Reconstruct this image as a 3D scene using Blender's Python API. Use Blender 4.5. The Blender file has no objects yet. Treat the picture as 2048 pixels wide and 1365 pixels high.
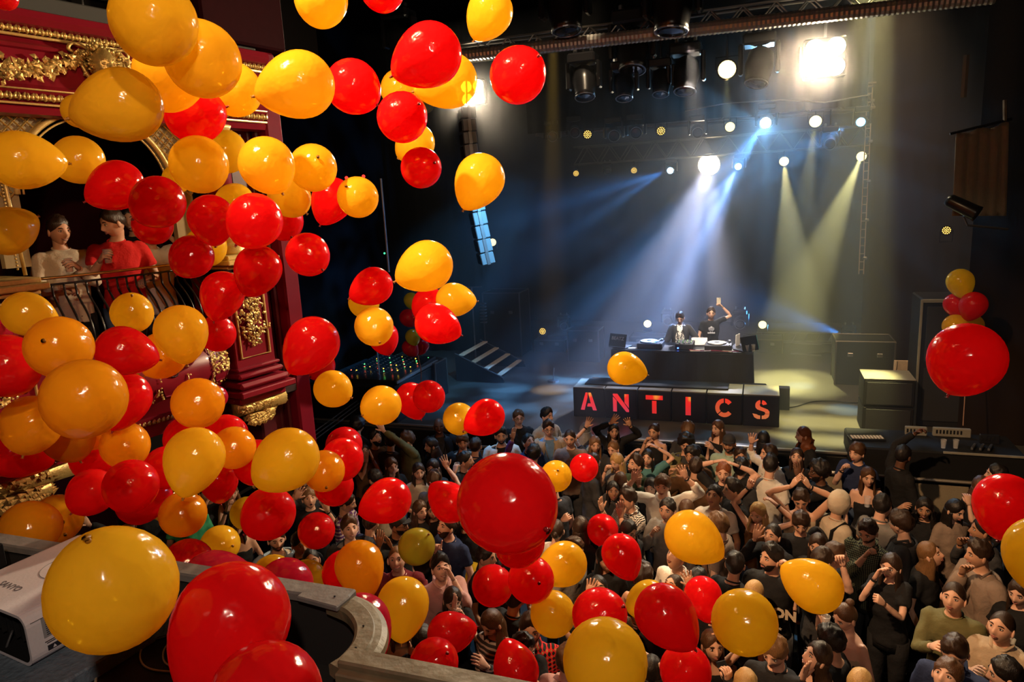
import bpy, math, random
import numpy as np
from math import sin, cos, pi, radians, sqrt, atan2, hypot
from mathutils import Vector, Matrix, Quaternion, noise as mnoise
random.seed(7)
SC = bpy.context.scene
COL = SC.collection

# ------------------------------------------------------------------ camera
FPX, PITCH, YAW, ROLL = 1400.0, radians(11.4), radians(20), radians(3.0)
CAM = np.array([0, 0, 4.8])
_F0 = np.array([-sin(YAW), cos(YAW), 0.0]); _R0 = np.array([cos(YAW), sin(YAW), 0.0])
CF = cos(PITCH) * _F0 - sin(PITCH) * np.array([0, 0, 1.0])
_U0 = np.cross(_R0, CF)
CR = cos(ROLL) * _R0 - sin(ROLL) * _U0
CU = sin(ROLL) * _R0 + cos(ROLL) * _U0
cd = bpy.data.cameras.new('camera'); cam = bpy.data.objects.new('camera', cd); COL.objects.link(cam)
cd.sensor_width = 36; cd.lens = 36 * FPX / 2048; cd.clip_start = 0.05; cd.clip_end = 200
Mc = Matrix(((CR[0], CU[0], -CF[0], CAM[0]), (CR[1], CU[1], -CF[1], CAM[1]), (CR[2], CU[2], -CF[2], CAM[2]), (0, 0, 0, 1)))
cam.matrix_world = Mc
SC.camera = cam

def ray(x, y): return CF + CR * (x - 1024) / FPX - CU * (y - 682.5) / FPX
def onz(x, y, z):
    d = ray(x, y); return CAM + d * ((z - CAM[2]) / d[2])
def ony(x, y, Y):
    d = ray(x, y); return CAM + d * (Y / d[1])
def atd(x, y, D):
    d = ray(x, y); return CAM + d * (D / np.linalg.norm(d))
def proj(p):
    v = np.array(p) - CAM; w = v @ CF
    return 1024 + FPX * (v @ CR) / w, 682.5 - FPX * (v @ CU) / w, w

# ------------------------------------------------------------------ world, exposure
wd = bpy.data.worlds.new('world'); SC.world = wd; wd.use_nodes = True
wd.node_tree.nodes['Background'].inputs[0].default_value = (1.0, 0.62, 0.4, 1)
wd.node_tree.nodes['Background'].inputs[1].default_value = 0.006
SC.view_settings.view_transform = 'Standard'; SC.view_settings.look = 'None'
SC.view_settings.exposure = 0.0; SC.view_settings.gamma = 1.0; SC.view_settings.use_curve_mapping = False
cy = SC.cycles
cy.use_denoising = True
cy.max_bounces = 6; cy.diffuse_bounces = 3; cy.glossy_bounces = 2; cy.transmission_bounces = 5
cy.volume_bounces = 0; cy.transparent_max_bounces = 14; cy.sample_clamp_indirect = 4.0
cy.caustics_reflective = False; cy.caustics_refractive = False

# ------------------------------------------------------------------ lights
def spot(name, p, q, W, col, deg, blend=0.3, r=0.05, gobo=None, vol=1.0):
    l = bpy.data.lights.new(name, 'SPOT'); l.energy = W; l.color = col; l.spot_size = radians(deg); l.spot_blend = blend
    l.shadow_soft_size = r
    try: l.volume_factor = vol
    except Exception: pass
    o = bpy.data.objects.new(name, l); COL.objects.link(o); o.location = Vector(p)
    o.rotation_euler = (Vector(q) - Vector(p)).to_track_quat('-Z', 'Y').to_euler()
    if gobo:                                            # a gobo wheel: the beam is broken into rays
        l.use_nodes = True; nt = l.node_tree; em = nt.nodes['Emission']
        tc = nt.nodes.new('ShaderNodeTexCoord'); nz = nt.nodes.new('ShaderNodeTexNoise'); rp = nt.nodes.new('ShaderNodeValToRGB')
        nz.inputs['Scale'].default_value = gobo; nz.inputs['Detail'].default_value = 1.0
        rp.color_ramp.elements[0].position = 0.42; rp.color_ramp.elements[0].color = (0.04, 0.04, 0.04, 1)
        rp.color_ramp.elements[1].position = 0.66; rp.color_ramp.elements[1].color = (2.4, 2.4, 2.4, 1)
        nt.links.new(tc.outputs['Normal'], nz.inputs['Vector']); nt.links.new(nz.outputs['Fac'], rp.inputs['Fac'])
        nt.links.new(rp.outputs['Color'], em.inputs['Color'])
    return o
WARM = (1.0, 0.60, 0.30); AMB = (1.0, 0.78, 0.35); YEL = (1.0, 0.92, 0.35); BLU = (0.12, 0.42, 1.0); WHT = (1.0, 0.86, 0.68)
# house lights above the circle, aimed at the middle of the crowd and at the box
spot('house_spot', (-2.9, 0.9, 8.6), (0.3, 7.5, 1.4), 3200, WARM, 48, 0.85, 0.10)
spot('house_spot_left', (1.8, -1.2, 7.6), (-5.4, 5.6, 4.2), 760, WARM, 50, 0.8, 0.12)
spot('circle_lamp', (0.35, -0.6, 5.9), (-1.8, 4.0, 4.0), 170, (1.0, 0.80, 0.62), 110, 0.8, 0.05)
# audience blinders on the front truss and one far upstage
BL = [ony(1650, 115, 10.2), ony(945, 185, 10.2), ony(1418, 330, 17.0)]
spot('blinder_light', BL[0] + np.array([0, -.12, 0]), (-2.2, 2.5, 3.6), 2600, (1.0, .76, .47), 100, 0.8, 0.14)
spot('blinder_light', BL[1] + np.array([0, -.12, 0]), (-1.9, 2.5, 3.4), 1500, (1.0, .80, .52), 96, 0.8, 0.12)
spot('blinder_light', BL[2] + np.array([0, -.12, 0]), (-1.7, 11.0, 0.0), 4600, (0.80, .80, 1.0), 40, 0.9, 0.10, 6.0)
# beams through the haze
for x, y, Y, tx, ty, TY, W, c, dg, gb in [
        (1533, 243, 13.68, 1275, 590, 12.8, 5600, BLU, 34, 9.0),
        (1533, 243, 13.68, 1500, 420, 11.0, 300, (.25, .6, 1.0), 100, 14.0),
        (1478, 331, 17.0, 1270, 680, 13.2, 5000, (.26, .46, 1.0), 30, 8.0),
        (1342, 339, 17.0, 1120, 430, 15.2, 1500, (.08, .36, 1.0), 36, 10.0),
        (1723, 242, 13.68, 1540, 330, 13.0, 1600, BLU, 24, 12.0),
        (1697, 672, 16.6, 1540, 622, 16.0, 1500, (.06, .34, 1.0), 32, 14.0),
        (1454, 139, 10.2, 1450, 800, 11.5, 2500, YEL, 18, None),
        (1630, 243, 13.68, 1575, 700, 13.5, 2600, YEL, 20, None),
        (1568, 323, 17.0, 1600, 720, 14.0, 3600, YEL, 20, None),
        (1757, 676, 16.0, 1757, 780, 15.6, 200, YEL, 28, None),
        (1723, 313, 17.0, 1560, 700, 14.0, 5000, YEL, 19, None)]:
    p = ony(x, y, Y); q = ony(tx, ty, TY); u = (q - p) / np.linalg.norm(q - p)
    spot('beam_light', p + u * (.21 if gb else .07), q, W, c, dg, 0.6, 0.03, gb)
spot('amber_haze_fill', (1.6, 12.5, 8.7), (1.0, 14.5, 1.2), 900, (1.0, .62, .30), 80, 0.9, 0.05)  # added off-frame spot that tints the haze a warm brown
# pools on the stage floor, among them spots added as fill
spot('stage_wash_and_fill', (1.3, 9.9, 8.6), onz(1648, 850, 1.2), 17000, (1.0, .88, .34), 17, 0.5, 0.05, None, 0.06)
spot('stage_wash_and_fill', (-3.3, 12.0, 8.6), onz(1102, 780, 1.2), 7000, (1.0, .60, .10), 7, 0.9, 0.04, None, 0.06)  # added spot in place of a lamp's reflection in the floor
spot('stage_wash_and_fill', (-0.9, 9.6, 6.6), (-0.9, 12.7, 2.4), 3000, WHT, 20, 0.7, 0.05, None, 0.1)  # added spot that brightens the two DJs
spot('stage_wash_and_fill', (1.5, 12.5, 8.6), onz(1690, 820, 1.2), 7000, (.2, .6, 1.0), 6, 0.9, 0.03, None, 0.1)
spot('stage_wash_and_fill', (.3, 13, 8.6), onz(1600, 772, 1.2), 8000, (.2, .6, 1.0), 5, 0.9, 0.03, None, 0.1)
spot('warm_steps_fill', (-1.8, 8.6, 8.6), (-4.8, 12.8, 1.3), 420, (1.0, .74, .46), 34, 0.8, 0.05)  # added spot that warms the step treads
spot('crowd_blue', ony(900, 200, 9.2), onz(990, 905, 1.5), 700, (.20, .55, 1.0), 36, 0.9, 0.08, None, 0.1)
spot('array_blue', (-2.4, 8.6, 5.6), ony(960, 470, 9.9), 1500, (.15, .55, 1.0), 34, 0.6, 0.04, None, 0.1)
# ------------------------------------------------------------------ materials
MATS = {}
def nodes_of(name):
    m = bpy.data.materials.new(name); m.use_nodes = True
    return m, m.node_tree, m.node_tree.nodes['Principled BSDF']
def mat(name, c, rough=0.6, metal=0.0, bump=0.0, scale=30.0, var=0.0, coat=0.0, spec=None, emit=None, es=0.0):
    if name in MATS: return MATS[name]
    m, nt, b = nodes_of(name)
    b.inputs['Base Color'].default_value = (*c, 1); b.inputs['Roughness'].default_value = rough; b.inputs['Metallic'].default_value = metal
    if coat: b.inputs['Coat Weight'].default_value = coat
    if spec is not None: b.inputs['Specular IOR Level'].default_value = spec
    if emit: b.inputs['Emission Color'].default_value = (*emit, 1); b.inputs['Emission Strength'].default_value = es
    if bump or var:
        tc = nt.nodes.new('ShaderNodeTexCoord'); nz = nt.nodes.new('ShaderNodeTexNoise')
        nz.inputs['Scale'].default_value = scale; nz.inputs['Detail'].default_value = 4
        nt.links.new(tc.outputs['Object'], nz.inputs['Vector'])
        if bump:
            bp = nt.nodes.new('ShaderNodeBump'); bp.inputs['Strength'].default_value = bump; bp.inputs['Distance'].default_value = 0.02
            nt.links.new(nz.outputs['Fac'], bp.inputs['Height']); nt.links.new(bp.outputs['Normal'], b.inputs['Normal'])
        if var:
            mx = nt.nodes.new('ShaderNodeMix'); mx.data_type = 'RGBA'
            mx.inputs[6].default_value = (*[v * (1 - var) for v in c], 1); mx.inputs[7].default_value = (*[min(1, v * (1 + var)) for v in c], 1)
            nt.links.new(nz.outputs['Fac'], mx.inputs[0]); nt.links.new(mx.outputs[2], b.inputs['Base Color'])
    MATS[name] = m; return m
def emat(name, c, s):
    if name in MATS: return MATS[name]
    m = bpy.data.materials.new(name); m.use_nodes = True; nt = m.node_tree; nt.nodes.clear()
    e = nt.nodes.new('ShaderNodeEmission'); o = nt.nodes.new('ShaderNodeOutputMaterial')
    e.inputs[0].default_value = (*c, 1); e.inputs[1].default_value = s; nt.links.new(e.outputs[0], o.inputs[0])
    MATS[name] = m; return m
def latex(name, c, clear, deep):
    m = bpy.data.materials.new(name); m.use_nodes = True; nt = m.node_tree; nt.nodes.clear(); N = nt.nodes.new; L = nt.links.new
    out = N('ShaderNodeOutputMaterial'); pb = N('ShaderNodeBsdfPrincipled'); tl = N('ShaderNodeBsdfTranslucent'); tp = N('ShaderNodeBsdfTransparent')
    m1 = N('ShaderNodeMixShader'); m2 = N('ShaderNodeMixShader'); nz = N('ShaderNodeTexNoise'); tc = N('ShaderNodeTexCoord'); bp = N('ShaderNodeBump')
    pb.inputs['Base Color'].default_value = (*c, 1); pb.inputs['Roughness'].default_value = 0.15; pb.inputs['Specular IOR Level'].default_value = .7; pb.inputs['IOR'].default_value = 1.5
    tl.inputs[0].default_value = (*deep, 1); tp.inputs[0].default_value = (*[v ** 0.6 for v in deep], 1)
    L(tc.outputs['Object'], nz.inputs['Vector']); nz.inputs['Scale'].default_value = 2.2
    L(nz.outputs['Fac'], bp.inputs['Height']); bp.inputs['Strength'].default_value = 0.10; bp.inputs['Distance'].default_value = 0.1; L(bp.outputs['Normal'], pb.inputs['Normal'])
    m1.inputs[0].default_value = 0.45; m2.inputs[0].default_value = clear
    L(pb.outputs[0], m1.inputs[1]); L(tl.outputs[0], m1.inputs[2]); L(m1.outputs[0], m2.inputs[1]); L(tp.outputs[0], m2.inputs[2]); L(m2.outputs[0], out.inputs[0])
    return m
def clearmat(name, c, a=0.75, rough=0.05):
    if name in MATS: return MATS[name]
    m, nt, b = nodes_of(name); b.inputs['Base Color'].default_value = (*c, 1); b.inputs['Roughness'].default_value = rough
    b.inputs['Alpha'].default_value = 1 - a; MATS[name] = m; return m
def skinmat(i):
    c = {'L': (.72, .42, .30), 'M': (.58, .32, .21), 'T': (.42, .21, .12), 'D': (.13, .055, .03)}[i]
    return mat('skin_' + i, c, 0.5, 0, 0.02, 60, 0.06)
def cloth(key):
    """top materials: a colour key, or key with a pattern: chk / tartan / stripe / mottle"""
    if 'cloth_' + key in MATS: return MATS['cloth_' + key]
    base = {'black': (.012, .012, .014), 'char': (.04, .04, .045), 'grey': (.22, .21, .20), 'white': (.72, .68, .62), 'cream': (.55, .46, .35), 'olive': (.13, .12, .05),
            'brown': (.14, .07, .03), 'beige': (.42, .32, .22), 'navy': (.02, .03, .08), 'purple': (.10, .03, .13), 'maroon': (.16, .015, .02), 'mint': (.36, .50, .42),
            'blue': (.14, .26, .45), 'ltblue': (.35, .48, .62), 'teal': (.08, .22, .24), 'red': (.62, .02, .02), 'green': (.05, .35, .16), 'pink': (.55, .30, .28), 'dkgreen': (.04, .07, .04),
            'sage': (.16, .17, .10), 'taupe': (.26, .19, .15), 'denim': (.05, .08, .15)}
    k = key.split('_'); c = base[k[0]]
    m = mat('cloth_' + key, c, 0.85, 0, 0.9, 9, 0.15, 0, 0.25)
    if len(k) > 1:
        nt = m.node_tree; b = nt.nodes['Principled BSDF']; N = nt.nodes.new; L = nt.links.new
        tc = N('ShaderNodeTexCoord'); mp = N('ShaderNodeMapping'); L(tc.outputs['Object'], mp.inputs[0])
        for l in list(b.inputs['Base Color'].links): nt.links.remove(l)
        if k[1] == 'chk' or k[1] == 'tartan':
            sc = 125 if k[1] == 'chk' else 60
            ws = []
            for ax in ('X', 'Z'):
                w = N('ShaderNodeTexWave'); w.wave_type = 'BANDS'; w.bands_direction = ax; w.inputs['Scale'].default_value = sc / 6.28 / (1 if k[1] == 'chk' else 1.0); w.inputs['Distortion'].default_value = .4; w.inputs['Detail'].default_value = 0
                L(mp.outputs[0], w.inputs[0]); ws.append(w)
            ad = N('ShaderNodeMath'); ad.operation = 'ADD'; L(ws[0].outputs['Fac'], ad.inputs[0]); L(ws[1].outputs['Fac'], ad.inputs[1])
            rp = N('ShaderNodeValToRGB'); L(ad.outputs[0], rp.inputs[0]); rp.color_ramp.interpolation = 'CONSTANT'
            A = (*c, 1); Bc = (.008, .008, .01, 1) if k[1] == 'chk' else (.01, .012, .01, 1)
            e = rp.color_ramp.elements; e[0].color = Bc; e[0].position = 0; e[1].color = A; e[1].position = .5
            dv = N('ShaderNodeMath'); dv.operation = 'MULTIPLY'; dv.inputs[1].default_value = .5; L(ad.outputs[0], dv.inputs[0]); L(dv.outputs[0], rp.inputs[0])
            if k[1] == 'tartan': x = e.new(.86); x.color = (.4, .30, .10, 1); e[1].position = .42
            L(rp.outputs[0], b.inputs['Base Color'])
        elif k[1] == 'stripe':
            w = N('ShaderNodeTexWave'); w.bands_direction = 'Z'; w.inputs['Scale'].default_value = 9; w.inputs['Distortion'].default_value = .6; L(mp.outputs[0], w.inputs[0])
            rp = N('ShaderNodeValToRGB'); rp.color_ramp.elements[0].position = .62; rp.color_ramp.elements[1].position = .7; rp.color_ramp.elements[0].color = (*c, 1); rp.color_ramp.elements[1].color = (.5, .42, .4, 1)
            L(w.outputs['Fac'], rp.inputs[0]); L(rp.outputs[0], b.inputs['Base Color'])
        else:
            v = N('ShaderNodeTexVoronoi'); v.inputs['Scale'].default_value = 26; L(mp.outputs[0], v.inputs['Vector'])
            rp = N('ShaderNodeValToRGB'); rp.color_ramp.elements[0].position = .25; rp.color_ramp.elements[1].position = .34; rp.color_ramp.elements[0].color = (.02, .02, .02, 1); rp.color_ramp.elements[1].color = (*c, 1)
            L(v.outputs['Distance'], rp.inputs[0]); L(rp.outputs[0], b.inputs['Base Color'])
    return m
BLK = mat('matt_black', (.008, .008, .009), 0.7, 0, .1, 20, 0, 0, .25)
BLKG = mat('black_gloss', (.012, .012, .014), 0.28)
STEEL = mat('grey_steel', (.30, .30, .31), 0.35, 0.9)
RED_PAINT = mat('red_gloss_paint', (.22, .008, .020), 0.36, 0, .05, 8, .10, .06, .3)
DKRED = mat('dark_red_wall', (.022, .002, .004), 0.8, 0, .08, 10, .2, 0, .08)
GOLD = mat('old_gold_leaf', (.66, .45, .14), 0.34, 0.6, .25, 60, .25)
GOLDM = mat('gilt_moulding', (.70, .50, .17), 0.36, 0.3, .10, 60, .2)
TAN = mat('tan_plaster', (.30, .23, .12), 0.8, 0, .1, 30, .15)

# ------------------------------------------------------------------ mesh helpers
class MB:
    def __init__(s): s.v = []; s.f = []; s.m = []
    def add(s, vs, fs, mi=0):
        o = len(s.v); s.v.extend([tuple(map(float, p)) for p in vs]); s.f.extend([tuple(i + o for i in f) for f in fs]); s.m.extend([mi] * len(fs)); return s
    def box(s, c, d, mi=0, R=None, b=None):
        """chamfered box, centre c, size d"""
        c = np.array(c, float); h = np.array(d, float) / 2
        if b is None: b = min(h) * 0.12
        b = min(b, min(h) * .9)
        vs = []; idx = {}
        for sx in (-1, 1):
            for sy in (-1, 1):
                for sz in (-1, 1):
                    for k in range(3):
                        p = np.array([sx * h[0], sy * h[1], sz * h[2]])
                        q = p.copy()
                        for j in range(3):
                            if j != k: q[j] -= b * (sx, sy, sz)[j]
                        idx[(sx, sy, sz, k)] = len(vs); vs.append(q)
        fs = []
        for k in range(3):
            a, e = [(1, 2), (2, 0), (0, 1)][k]
            for sg in (-1, 1):
                f = []
                for (u, w) in ((-1, -1), (1, -1), (1, 1), (-1, 1)):
                    t = [0, 0, 0]; t[k] = sg; t[a] = u; t[e] = w; f.append(idx[(*t, k)])
                fs.append(tuple(f if sg > 0 else f[::-1]))
        for k in range(3):
            a, e = [(1, 2), (2, 0), (0, 1)][k]
            for u in (-1, 1):
                for w in (-1, 1):
                    t0 = [0, 0, 0]; t1 = [0, 0, 0]; t0[k] = -1; t1[k] = 1
                    for t in (t0, t1): t[a] = u; t[e] = w
                    f = [idx[(*t0, a)], idx[(*t1, a)], idx[(*t1, e)], idx[(*t0, e)]]
                    fs.append(tuple(f if u * w < 0 else f[::-1]))
        for sx in (-1, 1):
            for sy in (-1, 1):
                for sz in (-1, 1):
                    f = [idx[(sx, sy, sz, k)] for k in range(3)]; fs.append(tuple(f if sx * sy * sz > 0 else f[::-1]))
        vs = np.array(vs)
        if R is not None: vs = vs @ np.array(R).T
        return s.add(vs + c, fs, mi)
    def tube(s, path, rad, seg=8, mi=0, cap=True, up=None, closed=False):
        P = np.array(path, float); n = len(P)
        rr = np.array(rad, float)
        if rr.ndim == 0: rr = np.full(n, float(rr))
        if rr.ndim == 1 and len(rr) == 2 and n != 2: rr = np.linspace(rr[0], rr[1], n)
        if rr.ndim == 1: rr = np.stack([rr, rr], 1)
        T = np.zeros_like(P)
        for i in range(n):
            a = P[i - 1] if (i > 0 or closed) else P[i]; b = P[(i + 1) % n] if (i < n - 1 or closed) else P[i]
            t = b - a; T[i] = t / (np.linalg.norm(t) + 1e-9)
        u = np.array(up if up is not None else ((0, 0, 1) if abs(T[0][2]) < .9 else (1, 0, 0)), float)
        vs = []
        X = u - T[0] * (u @ T[0]); X /= np.linalg.norm(X) + 1e-9
        for i in range(n):
            X = X - T[i] * (X @ T[i]); X /= np.linalg.norm(X) + 1e-9
            Yv = np.cross(T[i], X)
            for k in range(seg):
                a = 2 * pi * k / seg
                vs.append(P[i] + X * cos(a) * rr[i][0] + Yv * sin(a) * rr[i][1])
        fs = []
        for i in range(n if closed else n - 1):
            j = (i + 1) % n
            for k in range(seg):
                k2 = (k + 1) % seg; fs.append((i * seg + k, i * seg + k2, j * seg + k2, j * seg + k))
        if cap and not closed:
            fs.append(tuple(range(seg))[::-1]); fs.append(tuple((n - 1) * seg + k for k in range(seg)))
        return s.add(vs, fs, mi)
    def loft(s, rings, mi=0, cap=True, closed=True):
        n = len(rings); g = len(rings[0]); vs = [p for r in rings for p in r]; fs = []
        for i in range(n - 1):
            for k in range(g if closed else g - 1):
                k2 = (k + 1) % g; fs.append((i * g + k, i * g + k2, (i + 1) * g + k2, (i + 1) * g + k))
        if cap and closed: fs.append(tuple(range(g))[::-1]); fs.append(tuple((n - 1) * g + k for k in range(g)))
        return s.add(vs, fs, mi)
    def ell(s, c, r, nu=12, nv=8, mi=0, R=None, top=0.0, bot=1.0):
        vs = []; fs = []; c = np.array(c, float)
        for j in range(nv + 1):
            t = pi * (top + (bot - top) * j / nv)
            for k in range(nu):
                a = 2 * pi * k / nu
                vs.append((r[0] * sin(t) * cos(a), r[1] * sin(t) * sin(a), r[2] * cos(t)))
        for j in range(nv):
            for k in range(nu):
                k2 = (k + 1) % nu; fs.append((j * nu + k, (j + 1) * nu + k, (j + 1) * nu + k2, j * nu + k2))
        vs = np.array(vs)
        if R is not None: vs = vs @ np.array(R).T
        return s.add(vs + c, fs, mi)
    def lathe(s, prof, c=(0, 0, 0), seg=16, mi=0, R=None, cap=True):
        rings = [[(r * cos(2 * pi * k / seg), r * sin(2 * pi * k / seg), z) for k in range(seg)] for r, z in prof]
        vs = np.array([p for r in rings for p in r])
        if R is not None: vs = vs @ np.array(R).T
        vs = vs + np.array(c, float); g = seg; n = len(prof); fs = []
        for i in range(n - 1):
            for k in range(g):
                k2 = (k + 1) % g; fs.append((i * g + k, i * g + k2, (i + 1) * g + k2, (i + 1) * g + k))
        if cap: fs.append(tuple(range(g))[::-1]); fs.append(tuple((n - 1) * g + k for k in range(g)))
        return s.add(vs, fs, mi)
    def prism(s, poly, d, O, X, Y, mi=0):
        """poly in the plane O + x X + y Y, thickness d along X x Y"""
        O, X, Y = (np.array(q, float) for q in (O, X, Y)); Zv = np.cross(X, Y); n = len(poly)
        vs = [O + X * x + Y * y for x, y in poly] + [O + X * x + Y * y + Zv * d for x, y in poly]
        ar = sum(poly[i][0] * poly[(i + 1) % n][1] - poly[(i + 1) % n][0] * poly[i][1] for i in range(n))
        fs = [tuple(range(n))[::-1], tuple(range(n, 2 * n))] + [(i, (i + 1) % n, n + (i + 1) % n, n + i) for i in range(n)]
        if ar < 0: fs = [f[::-1] for f in fs]
        return s.add(vs, fs, mi)
    def xf(s, M):
        a = np.array(s.v) if s.v else np.zeros((0, 3)); M = np.array(M)
        s.v = [tuple(p) for p in (a @ M[:3, :3].T + M[:3, 3])]; return s
    def mesh(s, name, mats, smooth=False):
        me = bpy.data.meshes.new(name); me.from_pydata(s.v, [], s.f)
        for m in (mats if isinstance(mats, (list, tuple)) else [mats]): me.materials.append(m)
        if any(s.m): me.polygons.foreach_set('material_index', s.m)
        if smooth: me.polygons.foreach_set('use_smooth', [True] * len(s.f))
        me.update(); return me
def tag(o, label=None, cat=None, group=None, kind=None):
    if label: o['label'] = label
    if cat: o['category'] = cat
    if group: o['group'] = group
    if kind: o['kind'] = kind
    return o
def obj(name, mb, m, parent=None, smooth=False, loc=None):
    me = mb.mesh(name, m, smooth) if isinstance(mb, MB) else mb
    o = bpy.data.objects.new(name, me); COL.objects.link(o)
    if parent: o.parent = parent
    if loc is not None: o.location = loc
    return o
def empty(name, loc, label, cat, group=None, rz=0):
    o = bpy.data.objects.new(name, None); COL.objects.link(o); o.location = Vector(loc); o.rotation_euler = (0, 0, rz); o.empty_display_size = .1
    return tag(o, label, cat, group)
def struct(name, mb, m, label=None, smooth=False):
    o = obj(name, mb, m, None, smooth); return tag(o, label, None, None, 'structure')
def text_mb(txt, size, O, X, Y, depth=0.002, bold=0.0, mi=0, mb=None):
    cu = bpy.data.curves.new('t', 'FONT'); cu.body = txt; cu.size = size; cu.extrude = depth / 2; cu.offset = bold; cu.resolution_u = 2; cu.align_x = 'CENTER'; cu.align_y = 'CENTER'
    t = bpy.data.objects.new('t', cu); COL.objects.link(t); bpy.context.view_layer.update()
    me = bpy.data.meshes.new_from_object(t.evaluated_get(bpy.context.evaluated_depsgraph_get()))
    O, X, Y = (np.array(q, float) for q in (O, X, Y)); Zv = np.cross(X, Y)
    vs = [O + X * v.co.x + Y * v.co.y + Zv * (v.co.z + depth / 2) for v in me.vertices]; fs = [tuple(p.vertices) for p in me.polygons]
    bpy.data.objects.remove(t); bpy.data.curves.remove(cu); bpy.data.meshes.remove(me)
    mb = mb or MB(); mb.add(vs, fs, mi); return mb
def rotz(a): return np.array([[cos(a), -sin(a), 0], [sin(a), cos(a), 0], [0, 0, 1]])
def rotx(a): return np.array([[1, 0, 0], [0, cos(a), -sin(a)], [0, sin(a), cos(a)]])
def roty(a): return np.array([[cos(a), 0, sin(a)], [0, 1, 0], [-sin(a), 0, cos(a)]])
def align(d):
    """rotation whose third column (local z) is d"""
    return np.array(Vector(d).to_track_quat('Z', 'Y').to_matrix())
def bez(a, b, c, d, n=12):
    a, b, c, d = (np.array(q, float) for q in (a, b, c, d))
    return [(1 - t) ** 3 * a + 3 * (1 - t) ** 2 * t * b + 3 * (1 - t) * t * t * c + t ** 3 * d for t in np.linspace(0, 1, n)]
def crspline(pts, n=6):
    P = [np.array(p, float) for p in pts]; P = [2 * P[0] - P[1]] + P + [2 * P[-1] - P[-2]]; out = []
    for i in range(1, len(P) - 2):
        for k in range(n):
            t = k / n; a, b, c, d = P[i - 1], P[i], P[i + 1], P[i + 2]
            out.append(.5 * (2 * b + (c - a) * t + (2 * a - 5 * b + 4 * c - d) * t * t + (3 * b - a - 3 * c + d) * t ** 3))
    out.append(P[-2]); return out
# ------------------------------------------------------------------ the hall
def drape(mb, x0, y0, x1, y1, z0, z1, amp=.06, pitch=.22, n=None):
    L = hypot(x1 - x0, y1 - y0); n = n or int(L / pitch * 6); dx, dy = (x1 - x0) / L, (y1 - y0) / L; rows = []
    for z in (z0, (z0 + z1) / 2, z1):
        r = []
        for i in range(n + 1):
            s = L * i / n; a = amp * (sin(2 * pi * s / pitch) + .5 * sin(2 * pi * s / pitch * .37 + 1)) * (1 - .35 * (z == z1))
            r.append((x0 + dx * s - dy * a, y0 + dy * s + dx * a, z))
        rows.append(r)
    mb.loft(rows, closed=False, cap=False)
m, nt, b = nodes_of('dance_floor'); b.inputs['Base Color'].default_value = (.008, .006, .006, 1); b.inputs['Roughness'].default_value = .5; FLOORM = m
struct('floor', MB().box((-1.5, 4.5, -.05), (14, 11, .1), b=.001), FLOORM, 'dark dance floor under the crowd')
m = mat('stage_floor_paint', (.075, .070, .058), .33, 0, .12, 3.0, .18)
struct('floor_stage', MB().box((-1.5, 15.05, 1.15), (14, 10.1, .1), b=.004), m, 'dark glossy stage floor')
struct('trim_1', MB().box((-1.5, 9.97, .55), (14, .06, 1.1), b=.002), BLK, 'black front face of the stage')
st = MB()
for i in range(7): st.box((-7.5 + 2 * i, 9.945, 1.195), (1.985, .05, .03), b=.004)
struct('trim_2', st, mat('worn_aluminium', (.62, .55, .45), .35, .8, .1, 40), 'bare metal edge strip along the stage front')
mb = MB(); drape(mb, -8.5, 19.8, 6.5, 19.8, 1.2, 9, .02, .6); struct('wall_back', mb, mat('black_serge', (.0004, .0004, .0004), 1.0, spec=0.0), 'black serge drape across the back of the stage', True)
mb = MB(); mb.box((-8.7, 14, 4.5), (.2, 12, 9), b=.01); struct('wall_left', mb, mat('black_wall', (.005, .0045, .0045), .95, spec=.03), 'black side wall of the stage')
mb = MB(); mb.box((5.6, 9, 4.5), (.2, 22, 9), b=.01); struct('wall_right', mb, MATS['black_wall'], 'black side wall on stage left')
mb = MB(); mb.box((-1.5, 9.5, 9.1), (14.6, 21, .2), b=.01); struct('ceiling', mb, MATS['black_wall'], 'black ceiling and grid above the stage')
mb = MB(); mb.box((-1.5, -2.6, 4.5), (14.6, .2, 9), b=.01); struct('wall_front', mb, DKRED, 'dark red wall behind the circle')
DRP = mat('brown_black_velour', (.016, .009, .005), .95, 0, .1, 30, 0, 0, .02)
for k, (x0, y0, x1, y1, z0, lb) in enumerate([(1.82, 14.8, 5.4, 14.6, 1.2, 'brown black velour leg drape hanging right of the tall rigging pole'), (-8.4, 15.4, -6.1, 15.6, 1.2, 'black leg drape behind the left flight cases'),
                            (2.62, 10.9, 5.4, 10.2, 1.2, 'dark velour drape behind the right balloon bunch')]):
    mb = MB(); drape(mb, x0, y0, x1, y1, z0, 8.9, .035, .4); tag(obj('stage_curtain', mb, DRP if k != 1 else MATS['black_serge'], None, True), lb, 'curtain')

# ------------------------------------------------------------------ the gilded boxes on the left
A12 = radians(12); TT = np.array([sin(A12), cos(A12), 0]); NN = np.array([cos(A12), -sin(A12), 0])
_h = CAM + ray(118, 455) / np.linalg.norm(ray(118, 455)) * 7.1
BP = _h + NN * .75; BP[2] = 0
MW = np.eye(4); MW[:3, 0] = TT; MW[:3, 1] = NN; MW[:3, 2] = (0, 0, 1); MW[:3, 3] = BP      # box frame: s along the wall, o outwards, z up
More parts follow.
